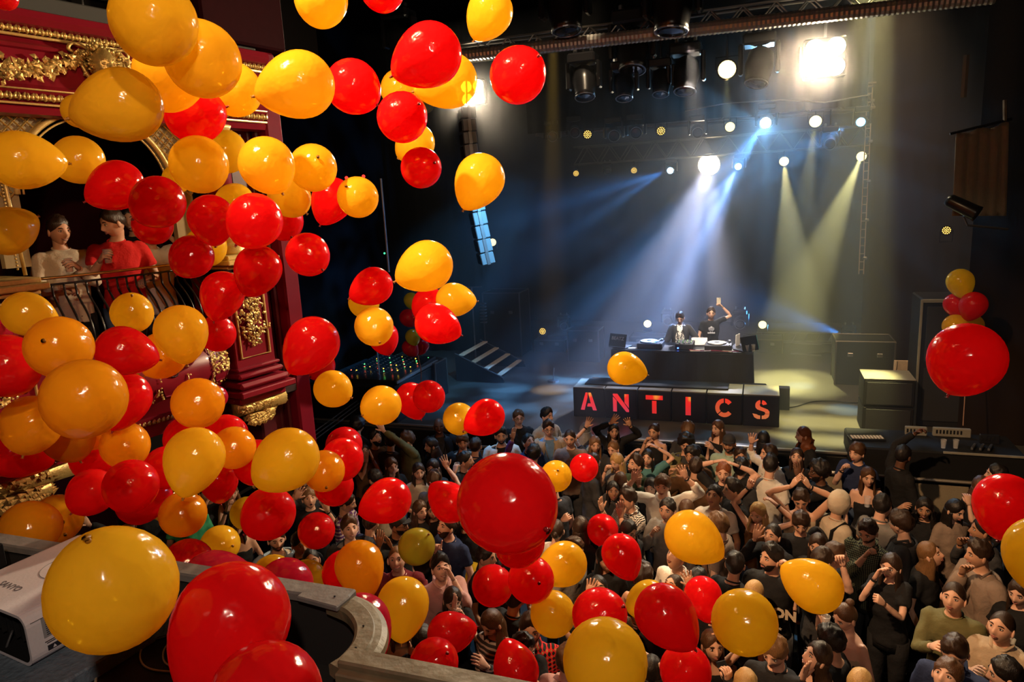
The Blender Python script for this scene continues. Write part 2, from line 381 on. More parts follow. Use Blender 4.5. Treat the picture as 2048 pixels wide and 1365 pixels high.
# det is -1 for (TT, NN, Z): mirror-safe helper flips the faces
def W(mb):
    mb.xf(MW); mb.f = [f[::-1] for f in mb.f]; return mb
def wobj(name, mb, m, parent=None, smooth=False): return obj(name, W(mb), m, parent, smooth)
def wstruct(name, mb, m, label, smooth=False): return tag(wobj(name, mb, m, None, smooth), label, None, None, 'structure')
rg = random.Random(3)
def leaf(mb, p, size, d=None, n=None, mi=0):
    """a small curled gilt leaf of six faces"""
    p = np.array(p, float); a = rg.uniform(0, 2 * pi)
    d = np.array(d if d is not None else (cos(a), 0, sin(a)), float); d /= np.linalg.norm(d) + 1e-9
    n = np.array(n if n is not None else (rg.uniform(-.5, .5), 1, rg.uniform(-.5, .5)), float); n = n - d * (n @ d); n /= np.linalg.norm(n) + 1e-9
    w = np.cross(n, d) * size * .34; L = d * size
    V = [p - L * .5, p - L * .1 + w + n * size * .12, p - L * .1 - w + n * size * .12, p - L * .05 + n * size * .20, p + L * .5 + n * size * .10, p - n * size * .02]
    mb.add(V, [(0, 1, 3), (0, 3, 2), (1, 4, 3), (3, 4, 2), (0, 2, 5), (0, 5, 1), (2, 4, 5), (1, 5, 4)], mi)
def egg_band(mb, s0, s1, z, o, h=.05):
    n = int((s1 - s0) / (h * .8)); 
    for i in range(n):
        s = s0 + (s1 - s0) * (i + .5) / n
        mb.ell((s, o, z), (h * .26, h * .3, h * .42), 6, 4)
        leaf(mb, (s + h * .4, o + h * .05, z), h * .95, (.5, 0, 1), (0, 1, 0))
def scroll(mb, pts, r=.008): mb.tube(crspline(pts, 5), r, 5)
wstruct('wall_back_box', MB().box((.1, -2.1, 4.4), (3.2, .1, 3.2), b=.01), DKRED, 'dark red back wall inside the box')
wstruct('floor_box', MB().box((.1, -1.05, 3.05), (3.4, 2.1, .14), b=.01), mat('box_floor', (.03, .01, .01), .8), 'floor slab of the box')
wstruct('ceiling_box', MB().box((.1, -1.15, 5.72), (3.4, 2.1, .1), b=.01), DKRED, 'ceiling of the box')
wstruct('wall_side_box', MB().box((1.62, -1.2, 5.0), (.1, 2.0, 4.2), b=.01), DKRED, 'partition at the stage side of the box')
# panel with the arched opening: built as a strip around the arch
ac, ar, az = .05, .60, 5.02
def archpanel(mb, o0, o1, s0, s1, ztop, zlow):
    angs = sorted(list(np.linspace(0, pi, 29)) + [atan2(ztop - az, s1 - ac), atan2(ztop - az, s0 - ac)], reverse=True)
    inner = [(ac - ar, zlow)] + [(ac + ar * cos(q), az + ar * sin(q)) for q in angs] + [(ac + ar, zlow)]
    outer = [(s0, zlow)]
    for q in angs:
        dx, dz = cos(q), sin(q); t = min(((s1 - ac) / dx if dx > 1e-6 else 9), ((s0 - ac) / dx if dx < -1e-6 else 9), ((ztop - az) / dz if dz > 1e-6 else 9)); outer.append((ac + dx * t, az + dz * t))
    outer.append((s1, zlow)); n = len(inner); vs = [(x, o, z) for P in (inner, outer) for o in (o0, o1) for x, z in P]; fs = []
    for i in range(n - 1): fs += [(n + i, n + i + 1, 3 * n + i + 1, 3 * n + i), (i, 2 * n + i, 2 * n + i + 1, i + 1), (i, i + 1, n + i + 1, n + i)]
    mb.add(vs, fs)
mb = MB(); archpanel(mb, -.16, -.10, -.72, .84, 5.66, 4.5); wstruct('wall_arch', mb, TAN, 'tan panel with arched opening of the box')
ag = empty('lattice_arch', BP + TT * ac + np.array([0, 0, az]), 'gilded lattice spandrels around the arch of the box', 'lattice')
def achild(name, mb, m, par, smooth=True):
    o = wobj(name, mb, m, None, smooth); o.parent = par; o.matrix_parent_inverse = Matrix.Translation(-par.location); return o
mb = MB()
for k in range(-16, 30):
    for sg in (1, -1):
        seg = []
        for q in np.linspace(0, 1.6, 60):
            s_ = -.72 + k * .085 + (q if sg > 0 else -q + .6); z_ = 4.98 + q
            ok = -.72 < s_ < .84 and z_ < 5.62 and hypot(s_ - ac, max(0, z_ - az)) > ar + .03
            if ok: seg.append((s_, -.085, z_))
            if (not ok or q > 1.59) and seg:
                if len(seg) > 1: mb.tube([seg[0], seg[-1]], .0075, 4)
                seg = []
tag(achild('lattice', mb, GOLD, ag, False), None, None, None, 'stuff')
mb = MB(); mb.tube([(ac + (ar + .015) * cos(a), -.08, az + (ar + .015) * sin(a)) for a in np.linspace(pi, 0, 40)], .022, 6); mb.tube([(ac + (ar - .03) * cos(a), -.09, az + (ar - .03) * sin(a)) for a in np.linspace(pi, 0, 40)], .008, 5)
achild('arch_moulding', mb, GOLDM, ag)

# upper tier front
fa = empty('balcony_front', BP + np.array([0, 0, 5.6]), 'red upper balcony front with gilt bands, garland and carved face', 'balcony')
def bulge(z): return .02 + .20 * sin(pi * min(1, max(0, (z - 5.60) / .75))) * .9
prof = [(-.05, 5.56), (.05, 5.57), (.07, 5.61), (.04, 5.64), (.07, 5.70), (.13, 5.76), (.17, 5.84), (.185, 5.92), (.17, 5.98), (.19, 5.99), (.20, 6.01), (.17, 6.03), (.14, 6.06), (.14, 6.13), (.19, 6.15), (.22, 6.19), (.20, 6.24), (.14, 6.26), (-.05, 6.27)]
mb = MB(); mb.loft([[(s, o, z) for o, z in prof] for s in (-2.6, 1.60)], cap=True); mb.f = [f[::-1] for f in mb.f]
achild('front_panel', mb, RED_PAINT, fa, False)
mb = MB(); egg_band(mb, -2.4, 1.6, 6.115, .155, .062); tag(achild('upper_gilt_band', mb, GOLD, fa), None, None, None, 'stuff')
mb = MB(); mb.tube([(-2.4, .16, 6.075), (1.6, .16, 6.075)], .012, 6); mb.tube([(-2.4, .10, 5.735), (1.6, .10, 5.735)], .009, 6); mb.tube([(-2.4, .085, 5.635), (1.6, .085, 5.635)], .009, 6); achild('gilt_bead', mb, GOLDM, fa)
mb = MB(); egg_band(mb, -2.4, 1.6, 5.685, .075, .07); tag(achild('lower_gilt_band', mb, GOLD, fa), None, None, None, 'stuff')
mb = MB()
for c0, c1 in ((-1.7, -.10), (.12, 1.7)):
    for i in range(430):
        t = rg.random(); s_ = c0 + (c1 - c0) * t; z_ = 6.03 - .20 * (4 * t * (1 - t)) ** .7 - (0.03 if c0 < 0 else 0)
        thick = .03 + .045 * (4 * t * (1 - t))
        leaf(mb, (s_ + rg.gauss(0, .012), .19 + rg.uniform(0, .05), z_ + rg.gauss(0, thick * .6)), rg.uniform(.045, .075), None, None)
        if i % 5 == 0: mb.ell((s_, .225, z_ + rg.gauss(0, thick * .4)), (.014, .014, .014), 6, 4)
tag(achild('garland', mb, GOLD, fa, False), None, None, None, 'stuff')

def head_shape(th, ph, jaw=1.0):
    """skull and face; th=0 faces +y, ph 0 crown .. pi chin"""
    x = sin(ph) * sin(th); y = sin(ph) * cos(th); z = cos(ph)
    rx, ry, rz = .076, .094, .116
    fr = max(0, cos(th))
    px, py, pz = x * rx, y * ry, z * rz
    if z < 0:
        px *= 1 - .30 * (-z) ** 1.5 * jaw
        if y < 0: py *= 1 - .45 * (-z) ** 1.2
        else: py *= 1 - .06 * (-z)
    if y > 0:
        g = lambda cx, cz, wx, wz: math.exp(-((px - cx) / wx) ** 2 - ((pz - cz) / wz) ** 2)
        nz = math.exp(-(px / .0125) ** 2) * (max(0, 1 - abs((pz + .028) / .036)) ** .8 if pz < -.028 + .001 and pz > -.046 else (max(0, 1 - (pz + .028) / .045) if pz >= -.028 else 0))
        py += .027 * nz * (1 if pz > -.046 else 0)
        py += -.010 * (g(.031, .004, .016, .013) + g(-.031, .004, .016, .013)) + .004 * (g(.03, .027, .02, .008) + g(-.03, .027, .02, .008))
        py += .005 * g(0, -.062, .022, .010) + .006 * g(0, -.097, .02, .014) + .004 * (g(.045, -.028, .018, .018) + g(-.045, -.028, .018, .018))
        py -= .004 * g(0, -.078, .02, .006)
    return np.array([px, py, pz])
def head_mb(mb, mouth=0, brow=1, mi=0, jaw=1.0, full=True):
    """materials: 0 skin 1 dark (brow) 2 lips 3 eye white 4 iris/dark 5 teeth"""
    nu, nv = 34, 26
    ths = []
    for k in range(nu):
        u = k / nu * 2 - 1; ths.append(pi * (u * .55 + .45 * u ** 3))
    vs = []; fs = []
    for j in range(nv + 1):
        for th in ths: vs.append(head_shape(th, pi * j / nv, jaw))
    for j in range(nv):
        for k in range(nu):
            k2 = (k + 1) % nu; fs.append((j * nu + k, j * nu + k2, (j + 1) * nu + k2, (j + 1) * nu + k))
    mb.add(vs, [f[::-1] for f in fs], mi)
    if not full: return
    for s in (-1, 1):
        mb.ell((s * .078, -.004, -.012), (.011, .020, .032), 8, 6, mi, rotz(s * -.35))
        mb.ell((s * .031, .0775, .004), (.0145, .010, .0075), 8, 6, 3)
        mb.ell((s * .031, .0845, .004), (.0062, .0045, .0062), 6, 4, 4)
        mb.tube([(s * .014, .090, .024), (s * .028, .091, .031), (s * .047, .080, .026)], [.0035, .0045, .003], 5, 1)
        mb.tube([(s * .016, .082, .006), (s * .031, .0865, .0125), (s * .047, .074, .006)], .0022, 4, 1)
    zz = -.060
    if mouth == 0:
        mb.tube([(-.023, .078, zz), (-.010, .088, zz + .003), (.010, .088, zz + .003), (.023, .078, zz)], [.0025, .0045, .0045, .0025], 5, 2)
        mb.tube([(-.020, .078, zz - .005), (0, .089, zz - .008), (.020, .078, zz - .005)], [.0025, .0055, .0025], 5, 2)
    elif mouth == 1:                                   # smile with teeth
        mb.tube([(-.030, .070, zz + .006), (-.012, .087, zz - .001), (.012, .087, zz - .001), (.030, .070, zz + .006)], [.002, .0035, .0035, .002], 5, 2)
        mb.tube([(-.026, .070, zz + .002), (0, .086, zz - .014), (.026, .070, zz + .002)], [.002, .0045, .002], 5, 2)
        mb.ell((0, .0805, zz - .006), (.019, .0075, .0048), 8, 4, 5)
    else:                                              # open mouth
        mb.tube([(.015 * cos(a), .086 - .004 * abs(cos(a)), zz - .006 + .013 * sin(a)) for a in np.linspace(0, 2 * pi, 11)[:-1]], .0038, 5, 2, closed=True)
        mb.ell((0, .082, zz - .006), (.014, .006, .012), 8, 6, 4)

mb = MB(); head_mb(mb, 0, full=True); mb.m = [0] * len(mb.m)
mb.xf(Matrix.Translation((.02, .235, 5.92)) @ Matrix.Scale(1.15, 4))
for i in range(90):
    a = rg.uniform(-.5, pi + .5); r = rg.uniform(.085, .155)
    leaf(mb, (.02 + r * cos(a), .22 + rg.uniform(-.02, .05), 5.93 + r * sin(a)), rg.uniform(.04, .075), (cos(a), .2, sin(a)))
for s in (-1, 1): scroll(mb, [(.02 + s * .08, .22, 5.99), (.02 + s * .15, .22, 5.97), (.02 + s * .13, .23, 5.87), (.02 + s * .08, .23, 5.80), (.02 + s * .02, .22, 5.775)], .014); scroll(mb, [(.02 + s * .06, .22, 6.03), (.02 + s * .18, .22, 6.06), (.02 + s * .22, .22, 6.02), (.02 + s * .19, .22, 6.0)], .013)
achild('carved_face', mb, GOLD, fa)
mb = MB(); mb.box((-.5, -.20, 6.33), (4.2, .5, .12), b=.01); mb.box((-.5, -.45, 6.42), (4.2, .1, .1), b=.01); wstruct('trim_3', mb, mat('grey_ledge', (.05, .05, .045), .8), 'grey ledge on top of the upper balcony front')
hr = empty('handrail', BP + np.array([0, 0, 6.4]), 'thin dark metal handrail above the upper balcony front', 'railing')
achild('rail', MB().tube([(-2.6, -.3, 6.56), (1.5, -.3, 6.56)], .010, 6), STEEL, hr)
for i in range(8): achild('post', MB().tube([(-2.5 + .55 * i, -.3, 6.39), (-2.5 + .55 * i, -.3, 6.56)], .009, 6), STEEL, hr)

# box railing with bellied balusters
rl = empty('box_railing', BP + TT * .05 + np.array([0, 0, 3.7]), 'black bellied iron railing with brass handrail in front of the box', 'railing')
def bow(s): u = (s - .09) / .70; return .10 + .16 * sqrt(max(0, 1 - u * u))
ss = np.linspace(-.60, .80, 30)
achild('brass_handrail', MB().tube([(s, bow(s) - .16, 4.41) for s in ss], [(.011, .020)] * len(ss), 8), mat('brass', (.72, .46, .16), .28, .9), rl)
achild('bottom_rail', MB().tube([(s, bow(s) - .12, 3.80) for s in ss], .014, 6), BLKG, rl)
achild('middle_rail', MB().tube([(s, bow(s) - .17, 4.36) for s in ss], .008, 6), BLKG, rl)
for i in range(19):
    s = -.57 + i * .0745; o = bow(s) - .17; u = (s - .09) / .70; dr = np.array([.45 * u, 1.0])
    pts = [(s, o, 4.36), (s, o, 4.28), (s, o + .015, 4.25)] + [(s + dr[0] * q * .22, o + dr[1] * q, z) for q, z in ((.05, 4.21), (.11, 4.14), (.155, 4.05), (.17, 3.96), (.14, 3.88), (.05, 3.80))]
    achild('baluster', MB().tube(crspline(pts, 3), .0085, 5), BLKG, rl)

# bellied red front under the railing
bf = empty('bellied_panelling', BP + TT * .05 + np.array([0, 0, 3.1]), 'bellied red box front with gilt framed panels under the railing', 'balcony')
def belly(s, z): return bow(s) - .12 + .16 * sin(pi * min(1, max(0, (z - 3.22) / .56))) 
zs = np.linspace(3.20, 3.80, 11)
mb = MB(); rows = [[(s, belly(s, z), z) for s in ss] for z in zs]; mb.loft(rows, closed=False, cap=False); achild('belly_panel', mb, RED_PAINT, bf)
for c in (-.38, -.10, .17, .44, .68):
    hw = .105; mb = MB(); fr = [(c - hw, 3.42), (c - hw + .03, 3.36), (c + hw - .03, 3.36), (c + hw, 3.42), (c + hw, 3.66), (c + hw - .03, 3.72), (c - hw + .03, 3.72), (c - hw, 3.66)]
    mb.tube([(a, belly(a, z) + .008, z) for a, z in fr], .008, 5, closed=True); achild('panel_moulding', mb, RED_PAINT, bf)
    mb = MB()
    for k in range(46):
        t = rg.random() * 8; i = int(t); f = t - i; a = fr[i]; b_ = fr[(i + 1) % 8]; q = ((a[0] * (1 - f) + b_[0] * f - c) * 1.18 + c, (a[1] * (1 - f) + b_[1] * f - 3.54) * 1.10 + 3.54)
        leaf(mb, (q[0], belly(q[0], q[1]) + .01, q[1]), rg.uniform(.018, .034))
    tag(achild('gilt_scrollwork', mb, GOLD, bf, False), None, None, None, 'stuff')
mb = MB(); mb.tube([(a, belly(a, 3.54) + .012, z) for a, z in [(.17 + .035 * cos(q), 3.54 + .022 * sin(q)) for q in np.linspace(0, 2 * pi, 9)[:-1]]], .008, 5, closed=True); achild('rosette', mb, mat('dark_lacquer', (.03, .004, .006), .4), bf)
mb = MB()
for k in range(230):
    a = rg.uniform(.56, .80); z = rg.uniform(3.44, 3.80)
    leaf(mb, (a, belly(a, z) + .012, z), rg.uniform(.022, .04))
tag(achild('gilt_acanthus', mb, GOLD, bf, False), None, None, None, 'stuff')
mb = MB(); 
for o_, z0, z1 in ((.0, 3.12, 3.20), (-.03, 3.02, 3.12)): mb.loft([[(s, bow(s) - .12 + o_, z0) for s in ss] + [(s, -.2, z0) for s in ss[::-1]], [(s, bow(s) - .10 + o_, z1) for s in ss] + [(s, -.2, z1) for s in ss[::-1]]]); 
mb.f = [f[::-1] for f in mb.f]; achild('base_moulding', mb, RED_PAINT, bf, False)
mb = MB()
for i in range(34):
    s = -.58 + i * .041; mb.ell((s, bow(s) - .115, 3.155), (.014, .016, .024), 6, 4); leaf(mb, (s + .02, bow(s) - .10, 3.155), .045, (.5, 0, 1), (0, 1, 0))
tag(achild('egg_and_dart', mb, GOLD, bf), None, None, None, 'stuff')

def pedestal(sc, w, label, tall):
    p = empty('pilaster', BP + TT * sc + np.array([0, 0, 3.0]), label, 'pilaster')
    h = w / 2
    mb = MB(); mb.box((sc, -.05, 3.80), (w, .5, .90), b=.01); mb.box((sc, -.03, 3.40), (w + .04, .54, .03), b=.01); mb.box((sc, -.02, 3.34), (w + .07, .58, .05), b=.02)
    mb.box((sc, 0, 3.26), (w + .13, .64, .06), b=.025); mb.box((sc, .01, 3.19), (w + .18, .68, .06), b=.01); mb.box((sc, -.03, 3.12), (w + .08, .56, .08), b=.01); achild('shaft', mb, RED_PAINT, p, False)
    mb = MB(); mb.box((sc, .03, 4.385), (w + .12, .66, .045), b=.008); mb.box((sc, .015, 4.425), (w + .06, .60, .04), b=.008); mb.box((sc, .0, 4.34), (w + .05, .58, .03), b=.008); achild('gilt_ledge', mb, GOLDM, p, False)
    mb = MB(); mb.box((sc, .205, 4.23), (w * .96, .02, .12), b=.004); achild('frieze', mb, TAN, p, False)
    mb = MB()
    for i in range(70): leaf(mb, (sc + rg.uniform(-h, h) * .9, .225, 4.23 + rg.uniform(-.05, .05)), .03)
    tag(achild('frieze_scrollwork', mb, GOLD, p, False), None, None, None, 'stuff')
    mb = MB(); fr = [(sc - h * .72, 3.50), (sc + h * .72, 3.50), (sc + h * .72, 4.14), (sc - h * .72, 4.14)]
    mb.tube([(a, .208, z) for a, z in fr], .013, 6, closed=True); achild('panel_frame', mb, GOLDM, p, False)
    mb = MB()
    for k in range(260):
        t = rg.random(); z = 3.60 + .48 * t; a = sc + rg.gauss(0, 1) * h * .22 * (.6 + .8 * sin(pi * t)) ; leaf(mb, (a, .215 + rg.uniform(0, .03), z), rg.uniform(.025, .05))
    for q in (3.72, 3.86, 3.98):
        for s in (-1, 1): scroll(mb, [(sc, .23, q - .05), (sc + s * .06, .235, q - .02), (sc + s * .07, .235, q + .04), (sc + s * .03, .235, q + .03)], .008)
    tag(achild('gilt_foliage', mb, GOLD, p, False), None, None, None, 'stuff')
    # corbel: a gilt leaf roll
    mb = MB(); mb.tube([(sc - h - .02, .10, 3.03), (sc + h + .06, .16, 3.03)], .085, 12); mb.tube([(sc - h * .6, .08, 2.90), (sc + h * .7, .14, 2.92)], [.03, .065], 10)
    achild('corbel', mb, GOLD, p)
    mb = MB()
    for k in range(150):
        a = rg.uniform(-h - .02, h + .05); q = rg.uniform(-.6, 2.2); leaf(mb, (sc + a, .13 + .09 * cos(q), 3.03 + .09 * sin(q)), .06, (1, .1, rg.uniform(-.6, .6)), (0, cos(q), sin(q)))
    for k in range(40): leaf(mb, (sc + rg.uniform(-h * .6, h * .7), .17, 2.90 + rg.uniform(-.05, .05)), .09, (1, .1, .25), (0, 1, 0))
    tag(achild('corbel_leaves', mb, GOLD, p, False), None, None, None, 'stuff')
    # turned gilt column base and column above the ledge
    mb = MB(); cx = sc + (-.11 if tall else 0); mb.lathe([(.20, 4.445), (.20, 4.47), (.175, 4.49), (.19, 4.515), (.165, 4.54), (.15, 4.555), (.165, 4.575), (.15, 4.60), (.13, 4.61), (.14, 4.63), (.125, 4.65), (.115, 4.66)], (cx, 0, 0), 28); achild('column_base', mb, GOLDM, p)
    mb = MB(); mb.lathe([(.112, 4.655), (.108, 5.3), (.10, 5.50)], (cx, 0, 0), 20); achild('column', mb, RED_PAINT, p)
    mb = MB(); mb.lathe([(.10, 5.46), (.12, 5.48), (.11, 5.5), (.15, 5.55), (.16, 5.58)], (cx, 0, 0), 16); achild('capital', mb, GOLDM, p)
    if tall:
        mb = MB(); mb.tube([(sc + h + .05, .05, 4.45), (sc + h + .02, .05, 5.45)], .014, 6)
        for k in range(40): mb.ell((sc + h + .0, .07, 4.5 + k * .024), (.009, .009, .009), 5, 4)
        achild('beaded_colonnette', mb, GOLDM, p)
    mb = MB(); mb.box((sc, -.16, 2.90), (w * .8, .34, .16), b=.02); achild('lower_pier', mb, DKRED, p, False)
pedestal(-1.03, .62, 'red and gilt pilaster with beaded colonnette left of the box', True)
pedestal(1.06, .44, 'red and gilt pilaster with column base right of the box railing', False)
# proscenium edge
mb = MB(); mb.box((1.45, -.30, 4.78), (.30, .30, 4.96), b=.02); mb.box((1.56, -.17, 4.78), (.05, .06, 4.96), b=.015); mb.box((1.63, -.14, 4.78), (.04, .08, 4.96), b=.015); wstruct('trim_4', mb, mat('dark_crimson_paint', (.075, .006, .012), .4), 'dark crimson moulded jamb beside the pilaster')  # jamb is a darker crimson than the proscenium edge
mb = MB(); mb.box((1.75, -.12, 4.28), (.20, .26, 4.04), b=.02); wstruct('trim_5', mb, mat('crimson_strip', (.17, .004, .018), .6, 0, .05, 8, .1, 0, .12), 'bright red vertical edge of the proscenium')
mb = MB(); mb.tube([(1.665, -.05, 2.3), (1.665, -.05, 6.28)], .011, 6); mb.tube([(1.69, -.03, 2.3), (1.69, -.03, 6.28)], .006, 6); wstruct('trim_6', mb, GOLDM, 'thin gilt bead along the proscenium edge')
mb = MB(); mb.box((.5, -.5, 7.7), (4.6, .3, 2.6), b=.02); wstruct('wall_for_dark_opening', mb, MATS['black_wall'], 'black block standing in for the dark opening above the upper balcony')  # solid block; the darkness of the open tier is put into its colour
mb = MB(); mb.box((1.45, -.02, 7.2), (.9, .3, 1.8), b=.02); wstruct('trim_7', mb, DKRED, 'dark red wall above the proscenium edge')
mb = MB(); mb.box((1.25, -.32, 5.0), (.26, .2, 4.2), b=.02); wstruct('wall_pilaster', mb, DKRED, 'dark red wall between pilaster and jamb')
mb = MB(); mb.box((-.2, -3.6, 1.45), (4.4, .1, 2.9), b=.02); wstruct('wall_under_box', mb, DKRED, 'dark red wall of the aisle under the box')
# ------------------------------------------------------------------ circle front with projector (foreground)
WOOD = mat('worn_varnished_timber', (.15, .12, .07), .5, 0, .3, 14, .55)
WOODG = mat('greyed_timber', (.18, .165, .16), .55, 0, .25, 18, .35)
mb = MB(); mb.box((-2.35, .75, 3.28), (2.7, 1.9, .12), b=.01); mb.box((-.2, .55, 3.28), (2.4, 1.7, .12), b=.01)
struct('floor_circle', mb, mat('black_felted_shelf', (.012, .011, .010), .8, 0, .5, 9, .3), 'black shelf behind the circle parapet')
mb = MB(); mb.box((-2.35, 1.77, 3.27), (2.25, .05, .52), b=.01); mb.box((.05, 1.49, 3.27), (2.2, .05, .52), b=.01)
cpts = [(-1.24, 1.76), (-1.16, 1.72), (-1.08, 1.65), (-1.045, 1.57), (-1.05, 1.49), (-1.06, 1.47)]
mb.loft([[(x, y, z) for x, y in cpts] for z in (3.0, 3.53)], closed=False, cap=False)
struct('wall_parapet', mb, mat('parapet_inside_black', (.014, .012, .012), .8), 'black inner face of the curved circle parapet')
pr = empty('parapet_coping', (-1.4, 1.7, 3.53), 'worn timber coping curving along the top of the circle parapet', 'railing')
def child(name, mb, m, par, smooth=False, abs_=True):
    o = obj(name, mb, m, par, smooth)
    if abs_: o.matrix_parent_inverse = par.matrix_basis.inverted() if False else (Matrix.Translation(par.location) @ Matrix.Rotation(par.rotation_euler.z, 4, 'Z')).inverted()
    return o
mb = MB(); mb.box((-2.42, 1.765, 3.545), (2.34, .075, .035), b=.006); tag(child('straight_board', mb, WOODG, pr), 'greyed straight board')
mb = MB(); mb.box((-1.33, 1.73, 3.556), (.17, .07, .02), b=.004, R=rotz(-.12)); child('joint_block', mb, WOODG, pr)
cc = crspline([(-1.30, 1.755), (-1.20, 1.725), (-1.12, 1.66), (-1.075, 1.575), (-1.07, 1.49), (-1.085, 1.44)], 6)
rings = []
for i, p in enumerate(cc):
    a = cc[max(0, i - 1)]; b_ = cc[min(len(cc) - 1, i + 1)]; t = (b_ - a) / np.linalg.norm(b_ - a); n = np.array([-t[1], t[0]])
    rings.append([(p[0] + n[0] * q, p[1] + n[1] * q, z) for q, z in ((-.045, 3.515), (-.045, 3.548), (-.036, 3.556), (.012, 3.556), (.016, 3.551), (.036, 3.549), (.052, 3.538), (.055, 3.52), (.045, 3.50))])
mb = MB(); mb.loft(rings); tag(child('curved_coping', mb, WOOD, pr, False), 'thick curved section with rounded edge')
mb = MB(); mb.box((.02, 1.475, 3.562), (2.22, .07, .03), b=.006); mb.box((.02, 1.425, 3.545), (2.2, .03, .03), b=.004); tag(child('near_board', mb, WOOD, pr), 'straight board at the near end')
mb = MB()
for p in ((-1.29, 1.735, 3.568), (-1.12, 1.63, 3.558), (-1.085, 1.53, 3.558)): mb.ell(p, (.004, .004, .002), 8, 4)
child('screw', mb, BLK, pr)

# projector
PJ = empty('projector', (-2.38, 1.61, 3.40), 'white projector lying on the black shelf behind the parapet', 'projector', None, radians(-8))
PW = mat('projector_white_shell', (.74, .70, .76), .45, 0, .05, 90, .06)
def rrect(w, h, r, n=5):
    P = []
    for cx, cz, a0 in ((w / 2 - r, r, -pi / 2), (w / 2 - r, h - r, 0), (-w / 2 + r, h - r, pi / 2), (-w / 2 + r, r, pi)):
        for k in range(n + 1): a = a0 + pi / 2 * k / n; P.append((cx + r * cos(a), cz + r * sin(a)))
    return P
w_, h_, d_ = .46, .18, .46
shell = rrect(w_, h_, .040); inner = rrect(w_ - .022, h_ - .022, .032)
mb = MB(); n = len(shell)
R0_ = [[(x, -d_ / 2, z) for x, z in shell], [(x, d_ / 2 - .03, z) for x, z in shell], [(x * .95, d_ / 2, .004 + z * .95) for x, z in shell]]
mb.loft(R0_[::1], cap=False); mb.add(R0_[2], [tuple(range(n))])
I0 = [(x, -d_ / 2, z + .011) for x, z in inner]; I1 = [(x, -d_ / 2 + .09, z + .011) for x, z in inner]
mb.add(R0_[0] + I0, [(i, (i + 1) % n, n + (i + 1) % n, n + i) for i in range(n)]); mb.add(I0 + I1, [(i, (i + 1) % n, n + (i + 1) % n, n + i) for i in range(n)], 1); mb.add(I1, [tuple(range(n))], 1)
sh = obj('shell', mb, [PW, BLK], PJ); 
mb = MB(); mb.box((0, -d_ / 2 + .075, h_ / 2), (w_ - .03, .02, h_ - .03), b=.003)
for i in range(9): mb.box((-.17 + i * .042, -d_ / 2 + .06, h_ / 2), (.006, .02, .13), b=.001)
obj('connector_panel', mb, BLK, PJ)
mb = MB(); mb.tube([(.02 + .085 * cos(a), .03 + .085 * sin(a), h_ + .0008) for a in np.linspace(0, 2 * pi, 40)[:-1]], .0011, 4, closed=True); mb.tube([(.02 + .015 * cos(a), .03 + .015 * sin(a), h_ + .0008) for a in np.linspace(.4, 2.4, 8)], .0012, 4)
obj('lamp_hatch', mb, mat('grey_print', (.16, .15, .17), .6), PJ)
obj('lettering', text_mb('SANYO', .036, (-.03, -.135, h_ + .0005), (1, 0, 0), (0, 1, 0), .001, .0006), MATS['grey_print'], PJ)
xs = w_ / 2 + .0008
mb = MB(); mb.box((xs, -.125, .115), (.0016, .12, .07), b=.0004); obj('rating_label', mb, mat('label_grey', (.30, .30, .33), .5), PJ)
mb = MB()
for i, (z, w1) in enumerate(((.140, .05), (.131, .10), (.124, .10), (.117, .08), (.110, .10), (.103, .09), (.096, .10), (.089, .06))): mb.box((xs + .001, -.125 - (.10 - w1) / 2, z), (.0012, w1, .0028), b=.0003)
for z, w1 in ((.066, .12), (.060, .11)): mb.box((xs + .0004, -.125, z), (.0012, w1, .0028), b=.0003)
mb.box((xs + .0004, -.135, .042), (.0014, .09, .018), b=.0003)
for y in (-.165, -.13): mb.prism([(0, 0), (.012, 0), (.006, .011)], .0006, (xs + .0012, y, .036), (0, 1, 0), (0, 0, 1), 1)
obj('label_print', mb, [mat('label_ink', (.02, .02, .03), .5), PW], PJ)
mb = MB(); mb.lathe([(.011, 0), (.011, .002), (.007, .0025), (.006, .001)], (xs - .001, -.05, .045), 14, 0, roty(pi / 2)); obj('screw_cap', mb, MATS['grey_print'], PJ)
obj('side_seam', MB().box((xs - .0004, 0, .152), (.0014, d_ * .94, .0018), b=.0003), MATS['grey_print'], PJ)
mb = MB(); mb.box((-2.33, 1.56, 3.368), (.66, .60, .058), b=.006, R=rotz(radians(-8)))
tag(obj('shelf_board', mb, mat('blue_grey_board', (.13, .17, .22), .55, 0, .5, 40, .3)), 'blue grey speckled board under the white projector', 'board')
bk = empty('post_bracket', (-2.72, 1.62, 3.34), 'worn timber arm on a steel foot behind the projector', 'bracket')
o = obj('timber_arm', MB().box((-.17, -.02, .235), (.36, .055, .085), b=.008, R=rotz(.12)), WOOD, bk); o = obj('steel_foot', MB().tube([(-.01, .0, .20), (-.005, .02, .0)], .010, 8), WOODG, bk); obj('end_cap', MB().box((.015, -.0, .235), (.014, .066, .095), b=.005), BLK, bk)
CORD = mat('pale_rubber_cable', (.60, .50, .34), .4)
def cable(pts, r, label, m=CORD, extra=None):
    P = [onz(x, y, 3.345 + dz) for x, y, dz in pts]; P = crspline(P, 6); e = empty('cable', P[0], label, 'cable'); child('cord', MB().tube(P, r, 6), m, e, True)
    if extra is not None: child('plug', MB().tube([P[-1] + np.array([0, 0, .003]), P[-1] + (P[-1] - P[-2]) / np.linalg.norm(P[-1] - P[-2]) * .03 + np.array([0, 0, .006])], .006, 8), STEEL, e, True)
    return e
cable([(168, 1372, 0), (178, 1345, 0), (195, 1325, .004), (215, 1310, .012), (222, 1318, .012)], .0045, 'pale cable rising from the frame edge to the jack plug', CORD, 1)
